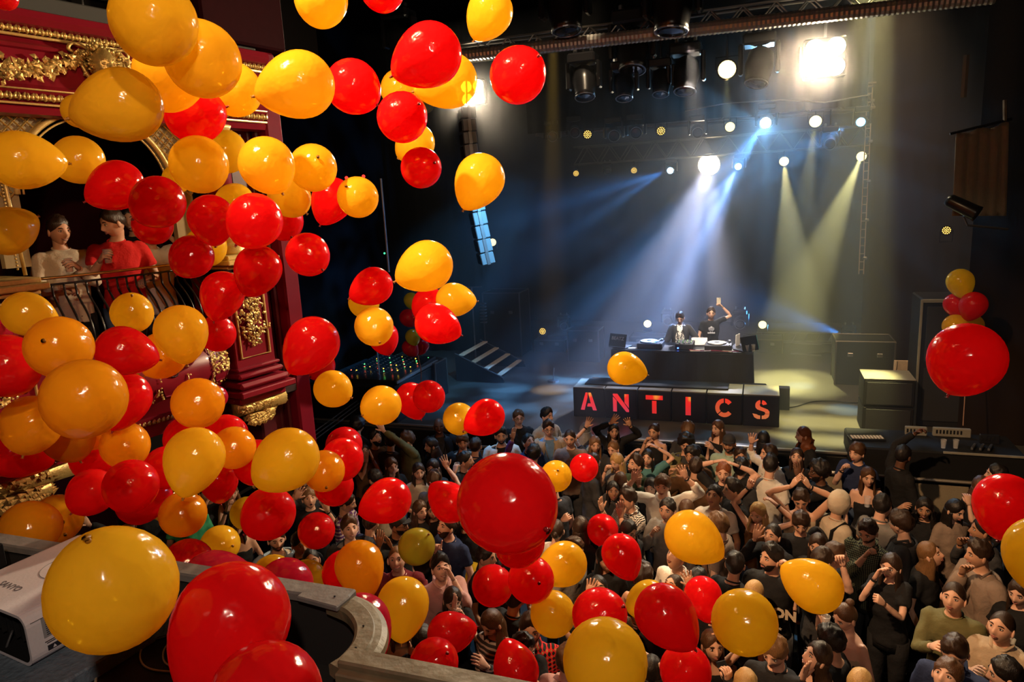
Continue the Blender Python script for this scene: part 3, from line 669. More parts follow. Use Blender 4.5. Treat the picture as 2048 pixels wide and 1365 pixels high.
cable([(190, 1375, 0), (194, 1350, 0), (207, 1333, .004), (222, 1320, .010), (235, 1305, .016)], .0045, 'pale cable beside it ending in a long jack plug', CORD, 1)
cable([(372, 1262, .0), (330, 1262, 0), (292, 1285, 0), (280, 1315, 0), (298, 1338, 0), (360, 1345, .0), (420, 1340, 0)], .0035, 'outer loop of pale cable coiled on the black shelf')
cable([(365, 1270, .006), (340, 1285, 0), (327, 1305, 0), (332, 1328, 0), (370, 1342, .0), (410, 1350, 0)], .0035, 'middle loop of pale cable beside the dark red balloon')
cable([(372, 1300, .006), (350, 1312, 0), (345, 1330, 0), (362, 1340, .004), (400, 1345, 0)], .0030, 'small inner loop of pale cable half under the dark red balloon')
cable([(10, 1372, .0), (6, 1340, .03), (12, 1300, .06), (25, 1262, .10)], .0045, 'grey cable dropping from the projector connectors', mat('dark_grey_cable', (.05, .05, .055), .4))
cable([(215, 1300, .003), (300, 1282, .003), (400, 1262, .003), (500, 1290, .003)], .006, 'flat black cable across the shelf behind the jack plugs', BLKG)
P = onz(357, 1223, 3.345); mb = MB()
for a in range(5): mb.ell(P + np.array([.006 * cos(a * 1.3), .006 * sin(a * 1.3), .003]), (.005, .003, .003), 6, 4)
tag(obj('paper_scrap', mb, mat('orange_paper', (.7, .32, .02), .6)), 'tiny orange paper scrap on the black shelf', 'scrap')
# ------------------------------------------------------------------ the stage: letter boxes, DJ table, gear
LET = {
 'A': [[(0, 0), (.24, 0), (.44, .72), (.46, 1), (.33, 1)], [(.50, 1), (.66, 1), (1, 0), (.76, 0), (.70, .20), (.40, .20), (.45, .38), (.64, .38), (.50, .92)]],
 'N': [[(.02, 0), (.25, 0), (.25, .62), (.02, .84)], [(.02, .92), (.02, 1), (.30, 1), (.98, .12), (.98, 0), (.82, 0)], [(.72, .52), (.98, .22), (.98, 1), (.72, 1)]],
 'T': [[(0, .76), (1, .76), (1, 1), (0, 1)], [(.37, 0), (.63, 0), (.63, .70), (.37, .70)]],
 'I': [[(.32, 0), (.62, 0), (.62, 1), (.32, 1)]],
}
def arc(cx, cy, r, a0, a1, n=12): return [(cx + r * cos(radians(a0 + (a1 - a0) * i / n)), cy + r * sin(radians(a0 + (a1 - a0) * i / n))) for i in range(n + 1)]
LET['C'] = [arc(.5, .5, .50, 94, 222, 10)[::1] + arc(.5, .5, .27, 222, 97, 10), arc(.5, .5, .50, 86, 38, 6) + arc(.5, .5, .27, 38, 80, 6), arc(.5, .5, .50, 228, 322, 8) + arc(.5, .5, .27, 322, 232, 8)]
LET['S'] = [arc(.47, .72, .28, 96, 180, 8)[::1] + [(.20, .60), (.30, .50), (.70, .38), (.72, .30), (.95, .30), (.94, .42), (.85, .52), (.46, .66), (.43, .72)] + arc(.47, .76, .05, 180, 96, 3),
            arc(.53, .72, .28, 84, 15, 6) + [(.60, .74)] + arc(.52, .76, .05, 20, 84, 3),
            [(.04, .28), (.28, .24), (.34, .20), (.46, .18), (.46, 0), (.30, .0), (.14, .08)],
            [(.54, 0), (.54, .18), (.66, .20), (.72, .28), (.95, .28), (.90, .12), (.76, .02)]]
def gelmat(i, tint):
    m = bpy.data.materials.new('red_gel_' + str(i)); m.use_nodes = True; nt = m.node_tree; nt.nodes.clear(); N = nt.nodes.new; L = nt.links.new
    e = N('ShaderNodeEmission'); o = N('ShaderNodeOutputMaterial'); tc = N('ShaderNodeTexCoord'); sp = N('ShaderNodeVectorMath'); sp.operation = 'DISTANCE'
    sp.inputs[1].default_value = (.03 if i < 4 else .10, -.27, .40 if i < 4 else .5); L(tc.outputs['Object'], sp.inputs[0]); rp = N('ShaderNodeValToRGB'); el = rp.color_ramp.elements
    nz = N('ShaderNodeTexNoise'); nz.inputs['Scale'].default_value = 5; L(tc.outputs['Object'], nz.inputs[0])
    ad = N('ShaderNodeMath'); ad.operation = 'MULTIPLY_ADD'; ad.inputs[1].default_value = .10; L(nz.outputs['Fac'], ad.inputs[0]); L(sp.outputs['Value'], ad.inputs[2])
    hot = (1.0, .55, .06, 1) if i < 4 else (1.0, .10, .02, 1)  # hot spot of a lamp behind the letter, painted into the emission
    el[0].position = .05; el[0].color = hot; el[1].position = .13; el[1].color = (.9, .02, .012, 1); x = el.new(.40); x.color = (*tint, 1)
    L(ad.outputs[0], rp.inputs[0]); L(rp.outputs[0], e.inputs[0]); e.inputs[1].default_value = .95; L(e.outputs[0], o.inputs[0]); return m
WD = .537; X0 = -2.935; YF = 10.87
top_m = mat('pale_scuffed_box_top', (.24, .23, .19), .5, 0, .15, 12, .2)
for i, ch in enumerate('ANTICS'):
    cx = X0 + WD * (i + .5); e = empty('letter_box', (cx, YF + .30, 1.2), 'black stencil letter box with glowing red letter ' + ch + ' at stage front', 'letter box', 'six letter boxes across the stage front')
    mb = MB(); mb.box((0, 0, .245), (WD - .012, .58, .49), b=.008); obj('carcass', mb, BLK, e)
    obj('top_panel', MB().box((0, 0, .498), (WD - .02, .57, .014), b=.003), top_m, e)
    obj('front_panel', MB().box((0, -.294, .25), (WD - .03, .012, .46), b=.003), mat('box_front_black', (.006, .0055, .006), .5, spec=.2), e)
    for s in (-1, 1): obj('corner_batten', MB().box((s * (WD / 2 - .022), -.301, .25), (.012, .010, .47), b=.002), MATS['box_front_black'], e)
    mb = MB(); sz = .30; wl = .27 if ch in 'ANTS' else .27
    for poly in LET[ch]: mb.prism([(x * wl, y * sz) for x, y in poly], .003, (-wl / 2, -.3035, .125), (1, 0, 0), (0, 0, 1))
    g = obj('glowing_letter', mb, gelmat(i, [(.62, .05, .10), (.60, .05, .10), (.62, .03, .03), (.55, .03, .04), (.62, .10, .03), (.62, .16, .05)][i]), e)
# low black riser between boxes and table, dark board lying on the box tops
mb = MB(); mb.box((-1.35, 11.45, 1.44), (2.9, .5, .46), b=.02); tag(obj('riser', mb, BLK), 'black riser between the letter boxes and the DJ table', 'riser')
mb = MB(); mb.box((-1.62, 11.22, 1.715), (2.3, .34, .03), b=.006); tag(obj('black_board', mb, BLK), 'black board lying across the tops of the letter boxes', 'board')
# DJ table
TB = empty('dj_table', (-1.30, 12.2, 1.2), 'long DJ table under a black cloth behind the letter boxes', 'table')
TC = (-1.30, 12.2); tw, td, tz = 2.35, .72, .92
mb = MB(); rows = []
for z, g in ((.03, .02), (.5, .01), (tz - .02, 0), (tz, -.012)):
    r = []
    for k in range(96):
        a = k / 96 * 4; i = int(a); f = a - i; C4 = [(-tw / 2, -td / 2), (tw / 2, -td / 2), (tw / 2, td / 2), (-tw / 2, td / 2)]
        p = np.array(C4[i]) * (1 - f) + np.array(C4[(i + 1) % 4]) * f; nrm = np.array([(0, -1), (1, 0), (0, 1), (-1, 0)][i]); w = .018 * sin(k * 1.7) * (1 - z / tz)
        p = p + nrm * (g + w); r.append((p[0], p[1], z))
    rows.append(r)
mb.loft(rows); obj('table_cloth', mb, mat('black_cloth', (.013, .013, .016), .75), TB)
obj('table_top', MB().box((0, 0, tz + .008), (tw, td, .016), b=.004), BLKG, TB)
tzz = 1.2 + tz + .017
def turntable(x, y, label):
    e = empty('turntable', (x, y, tzz), label, 'turntable', 'turntables on the DJ table')
    obj('plinth', MB().box((0, 0, .045), (.44, .35, .09), b=.01), mat('deck_black', (.03, .03, .035), .4), e)
    obj('platter', MB().lathe([(.155, .09), (.158, .10), (.15, .108)], (-.03, 0, 0), 28), STEEL, e)
    obj('slipmat', MB().lathe([(.148, .108), (.147, .112), (.02, .113)], (-.03, 0, 0), 28), mat('white_slipmat', (.75, .70, .62), .6), e)
    obj('record_label', MB().lathe([(.045, .113), (.044, .116), (.004, .117)], (-.03, 0, 0), 18), BLK, e)
    t = obj('tonearm', MB().tube([(.17, .11, .12), (.165, .0, .13), (.12, -.11, .12), (.08, -.12, .118)], .006, 6), STEEL, e)
    obj('tonearm_base', MB().lathe([(.035, .09), (.033, .12), (.02, .13)], (.17, .11, 0), 12), STEEL, e); obj('pitch_fader', MB().box((.18, -.08, .094), (.025, .13, .008), b=.002), STEEL, e)
turntable(-1.83, 12.16, 'turntable with white slipmat in front of the DJ in the open jacket'); turntable(-.68, 12.12, 'turntable with white slipmat in front of the DJ holding a phone')
e = empty('mixer', (-1.24, 12.14, tzz), 'DJ mixer with rows of knobs between the two turntables', 'mixer')
obj('body', MB().box((0, 0, .05), (.30, .36, .10), b=.01), MATS['deck_black'], e)
for i in range(4):
    for j in range(5): obj('knob', MB().lathe([(.010, .10), (.008, .118), (.003, .119)], (-.105 + .07 * i, .14 - .05 * j, 0), 8), mat('knob_green', (.10, .35, .15), .4) if (i + j) % 3 else MATS['white_slipmat'], e)
for i in range(3): obj('fader', MB().box((-.08 + .08 * i, -.13, .108), (.03, .018, .014), b=.003), STEEL, e)
obj('blue_indicator', MB().ell((-.10, -.185, .03), (.014, .01, .012), 8, 5), emat('led_blue', (.05, .15, 1), 12), e)
def laptop(x, y, rz, label, lid=BLKG, txt=None, edge=None, z=None):
    e = empty('laptop', (x, y, z or tzz), label, 'laptop', None, rz)
    obj('base', MB().box((0, 0, .012), (.34, .24, .020), b=.004), STEEL if txt else lid, e)
    R = rotx(radians(-18)); s = obj('lid', MB().box((0, 0, .12), (.34, .010, .23), b=.004, R=None).xf(Matrix(R.tolist()).to_4x4()), lid, e, loc=(0, -.12, .02))
    if edge: obj('teal_lid_edge', MB().box((.172, -.003, .12), (.004, .012, .23), b=.001).xf(Matrix(R.tolist()).to_4x4()), edge, e, loc=(0, -.12, .02))  # thin coloured strip down the side of the lid
    if txt: obj('lid_lettering', text_mb(txt, .085, (0, -.0065, .15), (1, 0, 0), (0, 0, 1), .001, .002).xf(Matrix(R.tolist()).to_4x4()), mat('white_print', (.55, .55, .58), .5), e, loc=(0, -.12, .02))
    obj('screen', MB().box((0, .0062, .12), (.31, .001, .20), b=.0003).xf(Matrix(R.tolist()).to_4x4()), emat('laptop_screen', (.5, .7, 1.0), 1.2), e, loc=(0, -.12, .02))
    return e
laptop(-2.36, 12.10, -.35, 'open black laptop with white lettering on its lid at the left table end', BLKG, 'BEATZ')
laptop(.02 - .26, 12.05, .75, 'open dark laptop with teal edge at the right table end', BLKG, None, mat('teal_edge', (.1, .5, .5), .3))
laptop(-1.02, 12.42, 0, 'silver laptop seen from behind between the two DJs', STEEL).scale = (.8, .8, .55)
rgs = random.Random(5)
for i, (x, y, rz, lb) in enumerate([(-.40, 12.05, .3, 'loose white paper beside the right turntable'), (-.52, 11.93, -.5, 'loose pale record sleeve at the table front edge'), (-1.05, 11.90, .2, 'small white sheet under the cables'), (-2.12, 12.0, .1, 'white envelope in front of the left laptop'), (-.38, 12.40, 1.2, 'upright white card behind the right turntable')]):
    mb = MB(); up = i == 4; mb.box((0, 0, .1 if up else .004), (.16, .10 if not up else .01, .005 if not up else .20), b=.001, R=rotz(rz)); tag(obj('paper', mb, MATS['white_slipmat'], loc=(x, y, tzz)), lb, 'paper')
for i, (pts, c, lb) in enumerate([([(-1.15, 11.95), (-.95, 11.88), (-.75, 11.93), (-.55, 11.87), (-.35, 11.92)], (.45, .05, .12), 'red cable lying along the table front edge'), ([(-1.05, 11.95), (-.85, 12.0), (-.8, 11.9), (-.9, 11.87)], (.7, .7, .7), 'white looped cable in front of the mixer')]):
    tag(obj('cable', MB().tube(crspline([(x, y, tzz + .008) for x, y in pts], 5), .006, 5), mat('cable_c%d' % i, c, .5)), lb, 'cable')
def cupmb(h=.11, r=.034):
    mb = MB(); mb.lathe([(r * .75, 0), (r, h)], seg=12, cap=False); mb.lathe([(r * .72, .003), (r * .74, .003)], seg=12); mb.tube([(r * cos(a), r * sin(a), h) for a in np.linspace(0, 2 * pi, 13)[:-1]], .0022, 4, closed=True); return mb
CUPM = clearmat('clear_plastic', (.85, .85, .85), .72, .1)
cup_me = cupmb().mesh('cup', CUPM, True); beer_me = MB().lathe([(.024, .004), (.029, .065)], seg=12).mesh('beer', clearmat('beer_fill', (.75, .28, .04), .25, .1), True)
def cup(p, label, beer=True, rz=0):
    o = bpy.data.objects.new('cup', cup_me); COL.objects.link(o); o.location = Vector(p); tag(o, label, 'cup', 'clear plastic cups')
    if beer: b_ = bpy.data.objects.new('drink', beer_me); COL.objects.link(b_); b_.parent = o
    return o
cup((-.12, 11.98, tzz), 'clear plastic cup at the right end of the DJ table', False); cup((-.22, 11.93, tzz), 'shorter clear cup left of the corner cup on the DJ table', False)
# monitor wedge behind the boxes, right
def wedge(name, x, y, z, rz, label, w=.55, h=.36, d=.42):
    e = empty(name, (x, y, z), label, 'speaker', None, rz); mb = MB(); P = [(0, 0), (d, 0), (d * .92, h), (d * .55, h), (0, h * .25)]
    mb.prism([(p[0] - d / 2, p[1]) for p in P], w, (-w / 2, 0, 0), (0, 1, 0), (0, 0, 1)); obj('cabinet', mb, BLK, e)
    mb = MB(); a = atan2(h * .75, d * .55); mb.box((0, -d * .235, h * .66), (w * .9, .012, hypot(d * .55, h * .75) * .86), b=.003, R=rotx(-(pi / 2 - a))); obj('grille', mb, mat('grille_dark', (.03, .03, .032), .5, .5, .4, 200), e)
    for s in (-1, 1): obj('handle', MB().box((s * (w / 2 + .003), .05, h * .5), (.008, .12, .03), b=.003), STEEL, e)
    return e
wedge('monitor_wedge', .18, 12.0, 1.2, pi, 'small black monitor wedge behind the letter S box')
# uplighters and floor spots
def par(p, aim, label, dim=1.0, r=.075, floor=True, c=(1.0, .84, .38), group='round LED par lamps'):
    p = np.array(p, float); d = np.array(aim, float) - p; d /= np.linalg.norm(d); e = empty('par_lamp', p, label, 'lamp', group); R = align(d)
    mb = MB(); mb.lathe([(r * .6, -.16), (r * .95, -.12), (r * 1.12, -.01), (r * 1.18, .012), (r * 1.05, .012)], (0, 0, 0), 16, 0, R, False); obj('can', mb, BLKG, e)
    if dim >= 1: obj('lit_face', MB().lathe([(r, 0), (r * .98, .006), (.002, .010)], (0, 0, 0), 18, 0, R), emat('lamp_face_%.1f_%.2f' % (dim, c[2]), c, 2.2 * dim), e)
    else:
        obj('lens_plate', MB().lathe([(r, 0), (r * .98, .004), (.002, .005)], (0, 0, 0), 18, 0, R), mat('lens_plate', (.10, .07, .02), .4), e)
        mb = MB(); k = 0
        for rr_, n in ((0, 1), (.38, 6), (.76, 12)):
            for q in range(n): a = 2 * pi * q / n + rr_; mb.ell(R @ np.array([rr_ * r * cos(a), rr_ * r * sin(a), .006]), (r * .13,) * 3, 6, 4)
        obj('led_cluster', mb, emat('led_gold', (1.0, .62, .12), 2.6), e)
    mb = MB(); u = R[:, 0]; mb.tube([u * r * 1.25, u * r * 1.25 + np.array([0, 0, -.16 if floor else .16]), -u * r * 1.25 + np.array([0, 0, -.16 if floor else .16]), -u * r * 1.25], .008, 5); obj('yoke', mb, BLKG, e)
    return e
def flightcase(name, c, d, label, cat='case', edges=True, legs=False):
    c = np.array(c, float); e = empty(name, (c[0], c[1], c[2] - d[2] / 2), label, cat)
    obj('body', MB().box((0, 0, d[2] / 2), d, b=.012), BLK, e)
    if edges:
        E = STEEL
        for sx in (-1, 1):
            for sy in (-1, 1): obj('corner_strip', MB().box((sx * d[0] / 2, sy * d[1] / 2, d[2] / 2), (.03, .03, d[2]), b=.006), mat('dull_aluminium', (.14, .13, .12), .4, .8), e)
        mb = MB()
        for sy in (-1, 1): mb.box((0, sy * d[1] / 2, d[2]), (d[0], .025, .025), b=.005); mb.box((sy * d[0] / 2, 0, d[2]), (.025, d[1], .025), b=.005)
        obj('edge_trim', mb, MATS['dull_aluminium'], e)
        for s in (-1, 1): obj('catch', MB().box((s * d[0] * .25, -d[1] / 2 - .012, d[2] * .7), (.09, .02, .07), b=.006), STEEL, e)
    return e
for i, (x, y, Y, dm, lb) in enumerate([(1295, 648, 16.0, 1.4, 'lit round lamp left of the DJ in the open jacket'), (1525, 650, 16.0, 1.2, 'lit round lamp right of the DJ holding the phone'), (1757, 676, 16.0, 1.0, 'gold lit round lamp on the case beside the blue beam'), (1085, 663, 15.6, .5, 'dim gold dotted lamp on the case at upstage left'), (985, 485, 15.3, 1.1, 'lit lamp high beside the hanging line array'), (1893, 461, 11.2, .5, 'dim gold dotted lamp below the hanging cloth on the right')]):
    par(ony(x, y, Y), ony(x + (70 if i == 4 else 0), y + 60, 9), lb, dm, .085 if i < 5 else .06, True)
for i, (x0, Y, w, zt, lb) in enumerate([(-2.5, 16.3, .8, 1.52, 'low black flight case under the left stage lamp'), (.02, 16.3, .85, 1.50, 'low black flight case under the right stage lamp'), (2.35, 16.3, 1.1, 1.50, 'long black case under the gold lamp by the blue beam'), (-4.75, 15.9, .75, 1.48, 'tall black case under the dim dotted lamp'), (-3.7, 15.0, .7, 1.9, 'tall black cabinet at upstage left with small lamp')]):
    flightcase('flight_case', (x0, Y, (1.2 + zt) / 2), (w, .55, zt - 1.2), lb)
flightcase('flight_case', (-5.7, 15.4, 1.95), (.9, .7, 1.5), 'tall open framed black case behind the stairs')
flightcase('flight_case', (1.75, 13.9, 1.6), (.95, .7, .8), 'bulky black case right of the stage below the drape')
flightcase('flight_case', (-5.95, 11.6, 1.55), (.55, .5, .7), 'black lectern case at the left stage edge')
# mixing desk on the left, with riser and rails
e = empty('mixing_desk', (-6.3, 10.9, 1.2), 'dark mixing desk with small coloured lights at the left stage side', 'mixing desk')
obj('plinth', MB().box((-.3, 0, .32), (1.7, 1.9, .64), b=.02), BLK, e); obj('console', MB().box((-.1, -.05, .70), (1.3, 1.5, .10), b=.02, R=rotx(.06)), BLKG, e); obj('front_edge', MB().box((.56, -.1, .70), (.04, 1.6, .05), b=.008), STEEL, e)
mb = MB()
for i in range(8):
    for j in range(14): mb.box((-.6 + i * .13, -.6 + j * .09, .762 + .005 * j), (.035, .012, .012), b=.003)
obj('fader_bank', mb, STEEL, e)
for k, c in enumerate([(1, .1, .05), (.1, 1, .2), (1, .6, .05)]):
    mb = MB()
    for i in range(9): mb.ell((-.55 + (i * 37 % 10) * .11, -.5 + ((i * 53 + k * 31) % 13) * .09, .785), (.012, .012, .008), 6, 4)
    obj('indicator_light', mb, emat('led_%d' % k, c, 5), e)
hr = empty('stage_rail', (-6.5, 9.4, 1.2), 'double steel rail running back along the left stage steps', 'railing')
for k in range(3): obj('rail', MB().tube([(-.28 + k * .05, -1.2 + k * .03, .0 - k * .03), (.05 + k * .05, .8, .42 - k * .03)], .010, 6), STEEL, hr)
for k in range(2): obj('post', MB().tube([(-.28 + .32 * k, -1.1 + 1.85 * k, -.9), (-.28 + .32 * k, -1.1 + 1.85 * k, .0 + .4 * k)], .012, 6), BLKG, hr)
# stairs
def stairs(x, y, w, n, rise, run, dirx, label, tread_m):
    e = empty('stage_steps', (x, y, 1.2), label, 'steps')
    for k in range(n):
        obj('tread', MB().box((dirx * run * (k + .5), 0, rise * (k + 1)), (run * .42, w, .035), b=.006), tread_m, e)
    for s in (-1, 1):
        mb = MB(); P = [(dirx * .0, 0), (dirx * run * n, 0), (dirx * run * n, rise * n), (dirx * run * .2, rise * .8)]; mb.prism(P, .04, (0, s * w / 2 + .02, 0), (1, 0, 0), (0, 0, 1)); obj('side_frame', mb, BLKG, e)
        obj('edge_tube', MB().tube([(dirx * .02, s * (w / 2 + .02), rise * .8), (dirx * run * n, s * (w / 2 + .02), rise * (n + .3))], .012, 6), STEEL, e)
    return e
TRD = mat('pale_worn_tread', (.62, .50, .36), .6, 0, .2, 20, .25)
stairs(-4.86, 13.45, 1.35, 4, .135, .26, -1, 'black steps with four pale treads at the left of the stage', TRD)
stairs(2.02, 12.6, 1.0, 3, .2, .26, 1, 'dark steps with pale treads half behind the right speaker', TRD)
e = empty('folded_stand', (-5.6, 13.7, 1.2), 'metal lighting stand with crossbar behind the steps', 'stand')
obj('pole', MB().tube([(-.5, .6, 0), (-.5, .6, 1.75)], .018, 6), STEEL, e); obj('crossbar', MB().tube([(-.75, .6, 1.72), (-.25, .6, 1.75)], .016, 6), STEEL, e)
for k in range(7): obj('rack_unit', MB().box((-.25, .6, .95 + .07 * k), (.14, .1, .03), b=.006), STEEL, e)
obj('lamp_head', MB().lathe([(.05, 0), (.08, .16), (.08, .2)], (-.75, .6, 1.5), 12), BLKG, e)
for i, (x, y, l, a, lb) in enumerate([(1.0, 16.9, 2.2, 0, 'long truss bar lying along the back of the stage'), (1.1, 15.9, .9, .25, 'pale tubes lying in front of the truss bar'), (.9, 15.7, .6, -.2, 'short pale tube on the floor nearest the blue beam')]):
    e = empty('truss_bar', (x, y, 1.2), lb, 'truss', None, a)
    for k in range(3 if i == 0 else 2): obj('tube', MB().tube([(-l / 2, .1 * k, .06 + .11 * (k % 2) * 2), (l / 2, .1 * k, .06 + .11 * (k % 2) * 2)], .018, 6), STEEL, e)
    if i == 0:
        for k in range(9): obj('brace', MB().tube([(-l / 2 + k * .25, 0, .06), (-l / 2 + k * .25 + .12, .1, .28)], .010, 5), STEEL, e)
e = empty('microphone_stand', (-3.9, 13.0, 1.2), 'small silver floor stand right of the steps', 'stand'); obj('foot', MB().lathe([(.12, 0), (.11, .03), (.02, .04)], seg=14), STEEL, e); obj('stem', MB().tube([(0, 0, .03), (.02, .02, .28)], .012, 6), STEEL, e)
# right hand speaker stacks and side table
e = empty('speaker_stack', (1.74, 11.15, 1.2), 'pair of stacked black subwoofers right of the stage front', 'speaker')
for k in range(2): obj('cabinet', MB().box((0, 0, .20 + .40 * k), (.66, .55, .39), b=.015), BLK, e); obj('grille', MB().box((0, -.28, .20 + .40 * k), (.58, .02, .33), b=.005), mat('grille_dark', (.03, .03, .032), .5, .5, .4, 200), e)
obj('top_board', MB().box((0, 0, .81), (.66, .55, .015), b=.003), top_m, e)
e = empty('tall_speaker', (2.62, 11.7, 1.2), 'tall black speaker tower with pale edge behind the right balloon bunch', 'speaker')
obj('cabinet', MB().box((0, 0, .95), (.9, .8, 1.9), b=.02), BLK, e); obj('edge_strip', MB().box((-.46, -.41, .95), (.035, .03, 1.9), b=.006), top_m, e); obj('top_strip', MB().box((0, -.41, 1.88), (.9, .03, .05), b=.006), top_m, e); obj('upper_grille', MB().box((0, -.42, 1.4), (.78, .02, .8), b=.006), MATS['grille_dark'], e); obj('lower_grille', MB().box((0, -.42, .5), (.78, .02, .8), b=.006), MATS['grille_dark'], e)
e = empty('side_table', (2.1, 10.1, 0), 'black cloth covered side table with equipment at the right stage corner', 'table')
obj('cloth_front', MB().box((0, -.1, .71), (1.95, .8, 1.42), b=.02), BLK, e); obj('front_edge', MB().box((.55, -.51, 1.42), (.95, .03, .03), b=.006), top_m, e)
def prop(name, c, d, m, label, cat, rz=0, z0=None):
    e = empty(name, c, label, cat, None, rz); obj('body', MB().box((0, 0, d[2] / 2), d, b=min(d) * .15), m, e); return e
e = prop('keyboard', (1.35, 9.95, 1.42), (.42, .22, .03), BLKG, 'dark device with white keys at the left end of the side table', 'keyboard', .15); mb = MB(); [mb.box((-.18 + .04 * k, -.02, .033), (.028, .12, .008), b=.002) for k in range(10)]; obj('key', mb, MATS['white_slipmat'], e)
for i, (x, y, w, lb) in enumerate([(1.98, 10.22, .26, 'short white control panel on the side table'), (2.40, 10.24, .44, 'long white control panel on the side table'), (2.78, 10.05, .22, 'tilted dark panel at the right end of the side table')]):
    e = prop('control_panel', (x, y, 1.42), (w, .06, .12), top_m if i < 2 else BLKG, lb, 'panel'); mb = MB(); [mb.box((-w * .4 + .04 * k, -.034, .07), (.02, .008, .05), b=.002) for k in range(int(w * .8 / .04))]; obj('button_row', mb, BLK, e)
cup((2.20, 9.72, 1.435), 'clear beer cup at the front edge of the side table', False); cup((2.34, 9.74, 1.435), 'clear cup right of the beer cup on the side table', False)
for i in range(3): e = prop('remote', (2.55 + i * .09, 9.80, 1.435), (.03, .22, .03), STEEL, ['thin silver fader strip on the side table, nearest the cups', 'middle silver fader strip on the side table', 'thin silver fader strip nearest the right end of the side table'][i], 'panel', -.4)
e = empty('white_chair', (1.95, 12.0, 1.2), 'small pale framed chair between subwoofers and tall speaker', 'chair')
for k, pts in enumerate([[(0, 0, 0), (.06, .1, .8)], [(.3, 0, 0), (.3, .1, .8)], [(.0, .3, 0), (.0, .1, .45)], [(.3, .3, 0), (.3, .1, .45)]]): obj('leg', MB().tube(pts, .02, 6), TRD, e)
obj('seat', MB().box((.15, .1, .45), (.34, .34, .03), b=.008), BLK, e); obj('backrest', MB().box((.18, .12, .72), (.30, .02, .18), b=.006), TRD, e)
tag(obj('cable', MB().tube(crspline([onz(x, y, 1.215) for x, y in ((1560, 816), (1590, 814), (1625, 804), (1665, 803), (1700, 806), (1735, 806))], 6), .010, 6), BLK), 'black cable snaking across the bright stage floor', 'cable')
# crowd barrier in front of the stage
e = empty('crowd_barrier', (-1.0, 9.55, 0), 'steel crowd barrier with perforated panels before the stage front', 'barrier')
for k in range(7): obj('perforated_panel', MB().box((-3.0 + k * 1.0, 0, .55), (.94, .02, .9), b=.004), mat('perforated_steel', (.40, .33, .22), .4, .5, .5, 220, .4), e); obj('top_bar', MB().tube([(-3.5 + k, 0, 1.06), (-2.5 + k, 0, 1.06)], .022, 8), MATS['worn_aluminium'], e)
for i, (x, y, c) in enumerate([(693, 356, (1, .03, .02)), (727, 353, (1, .03, .02)), (769, 507, (.05, 1, .25))]):
    tag(obj('indicator_lamp', MB().ell(ony(x, y, 12.8), (.035 if i < 2 else .02,) * 3, 8, 6), emat('beacon_%d' % (i // 2), c, 3)), ['small red indicator lamp in the dark above the red and gold pair, on the left', 'small red indicator lamp in the dark above the gold balloon, on the right', 'tiny green indicator lamp in the dark left stage wing'][i], 'lamp')
mb = MB(); mb.box((0, 0, 0), (.28, .03, .04), b=.005)
# ------------------------------------------------------------------ lighting rig
TRU = mat('dull_truss_metal', (.20, .18, .16), .4, .85)
def truss(x0, x1, y, z, h, label, n, gauge=.02):
    e = empty('lighting_truss', (x0, y, z), label, 'truss'); L = x1 - x0
    for dy, dz in ((-h / 2, 0), (h / 2, 0), (-h / 2, h), (h / 2, h)): obj('chord', MB().tube([(0, dy, dz), (L, dy, dz)], gauge, 6), TRU, e)
    br = {}
    for k in range(n):
        a = L * k / n; b_ = L * (k + 1) / n; up = k % 2
        for dy in (-h / 2, h / 2):
            key = (up, dy)
            if key not in br: br[key] = MB().tube([(0, dy, h * up), (L / n, dy, h * (1 - up))], gauge * .6, 5).mesh('brace', TRU)
            o = bpy.data.objects.new('brace', br[key]); COL.objects.link(o); o.parent = e; o.location = (a, 0, 0)
    return e
zf = 6.86
truss(-4.5, 2.3, 10.2, zf, .22, 'front lighting truss below the ribbed duct', 34)
truss(-4.3, 1.75, 14.0, 6.02, .40, 'middle lighting truss over the stage with black border', 24)
truss(-4.3, 2.2, 17.0, 5.55, .40, 'rear lighting truss in the haze', 24)
mb = MB(); n = 120; rings = []
A_ = ony(918, 112, 9.4); B_ = ony(1990, -8, 9.4)
for i in range(n * 2 + 1):
    t = i / (n * 2); rings.append((.085 if i % 2 else .078))
mb.tube([A_ * (1 - i / (2 * n)) + B_ * i / (2 * n) for i in range(2 * n + 1)], rings, 12)
tag(obj('ribbed_duct', mb, mat('foil_duct', (.50, .48, .45), .34, .5), None, False), 'ribbed foil duct running across the ceiling above the front truss', 'duct')
mb = MB(); drape(mb, -4.4, 13.6, 1.6, 13.6, 6.05, 7.6, .03, .3); tag(obj('stage_border', mb, MATS['black_serge'], None, True), 'black fabric border hanging above the middle truss', 'curtain')
mb = MB(); mb.tube([ony(x, y, 13.5) for x, y in ((1370, 222), (1450, 207), (1560, 200), (1650, 205), (1740, 190))], .012, 5); tag(obj('steel_wire', mb, STEEL), 'bright sagging steel cable along the lower edge of the border', 'cable')
def drop(e, p, z0):
    zt = {10.2: 6.86, 14.0: 6.03, 13.68: 6.03, 17.0: 5.56}.get(round(float(p[1]), 2))
    if zt and p[2] + z0 < zt and p[2] > 3: obj('drop_pipe', MB().tube([(0, 0, z0), (0, 0, zt - p[2])], .016, 6), BLKG, e)
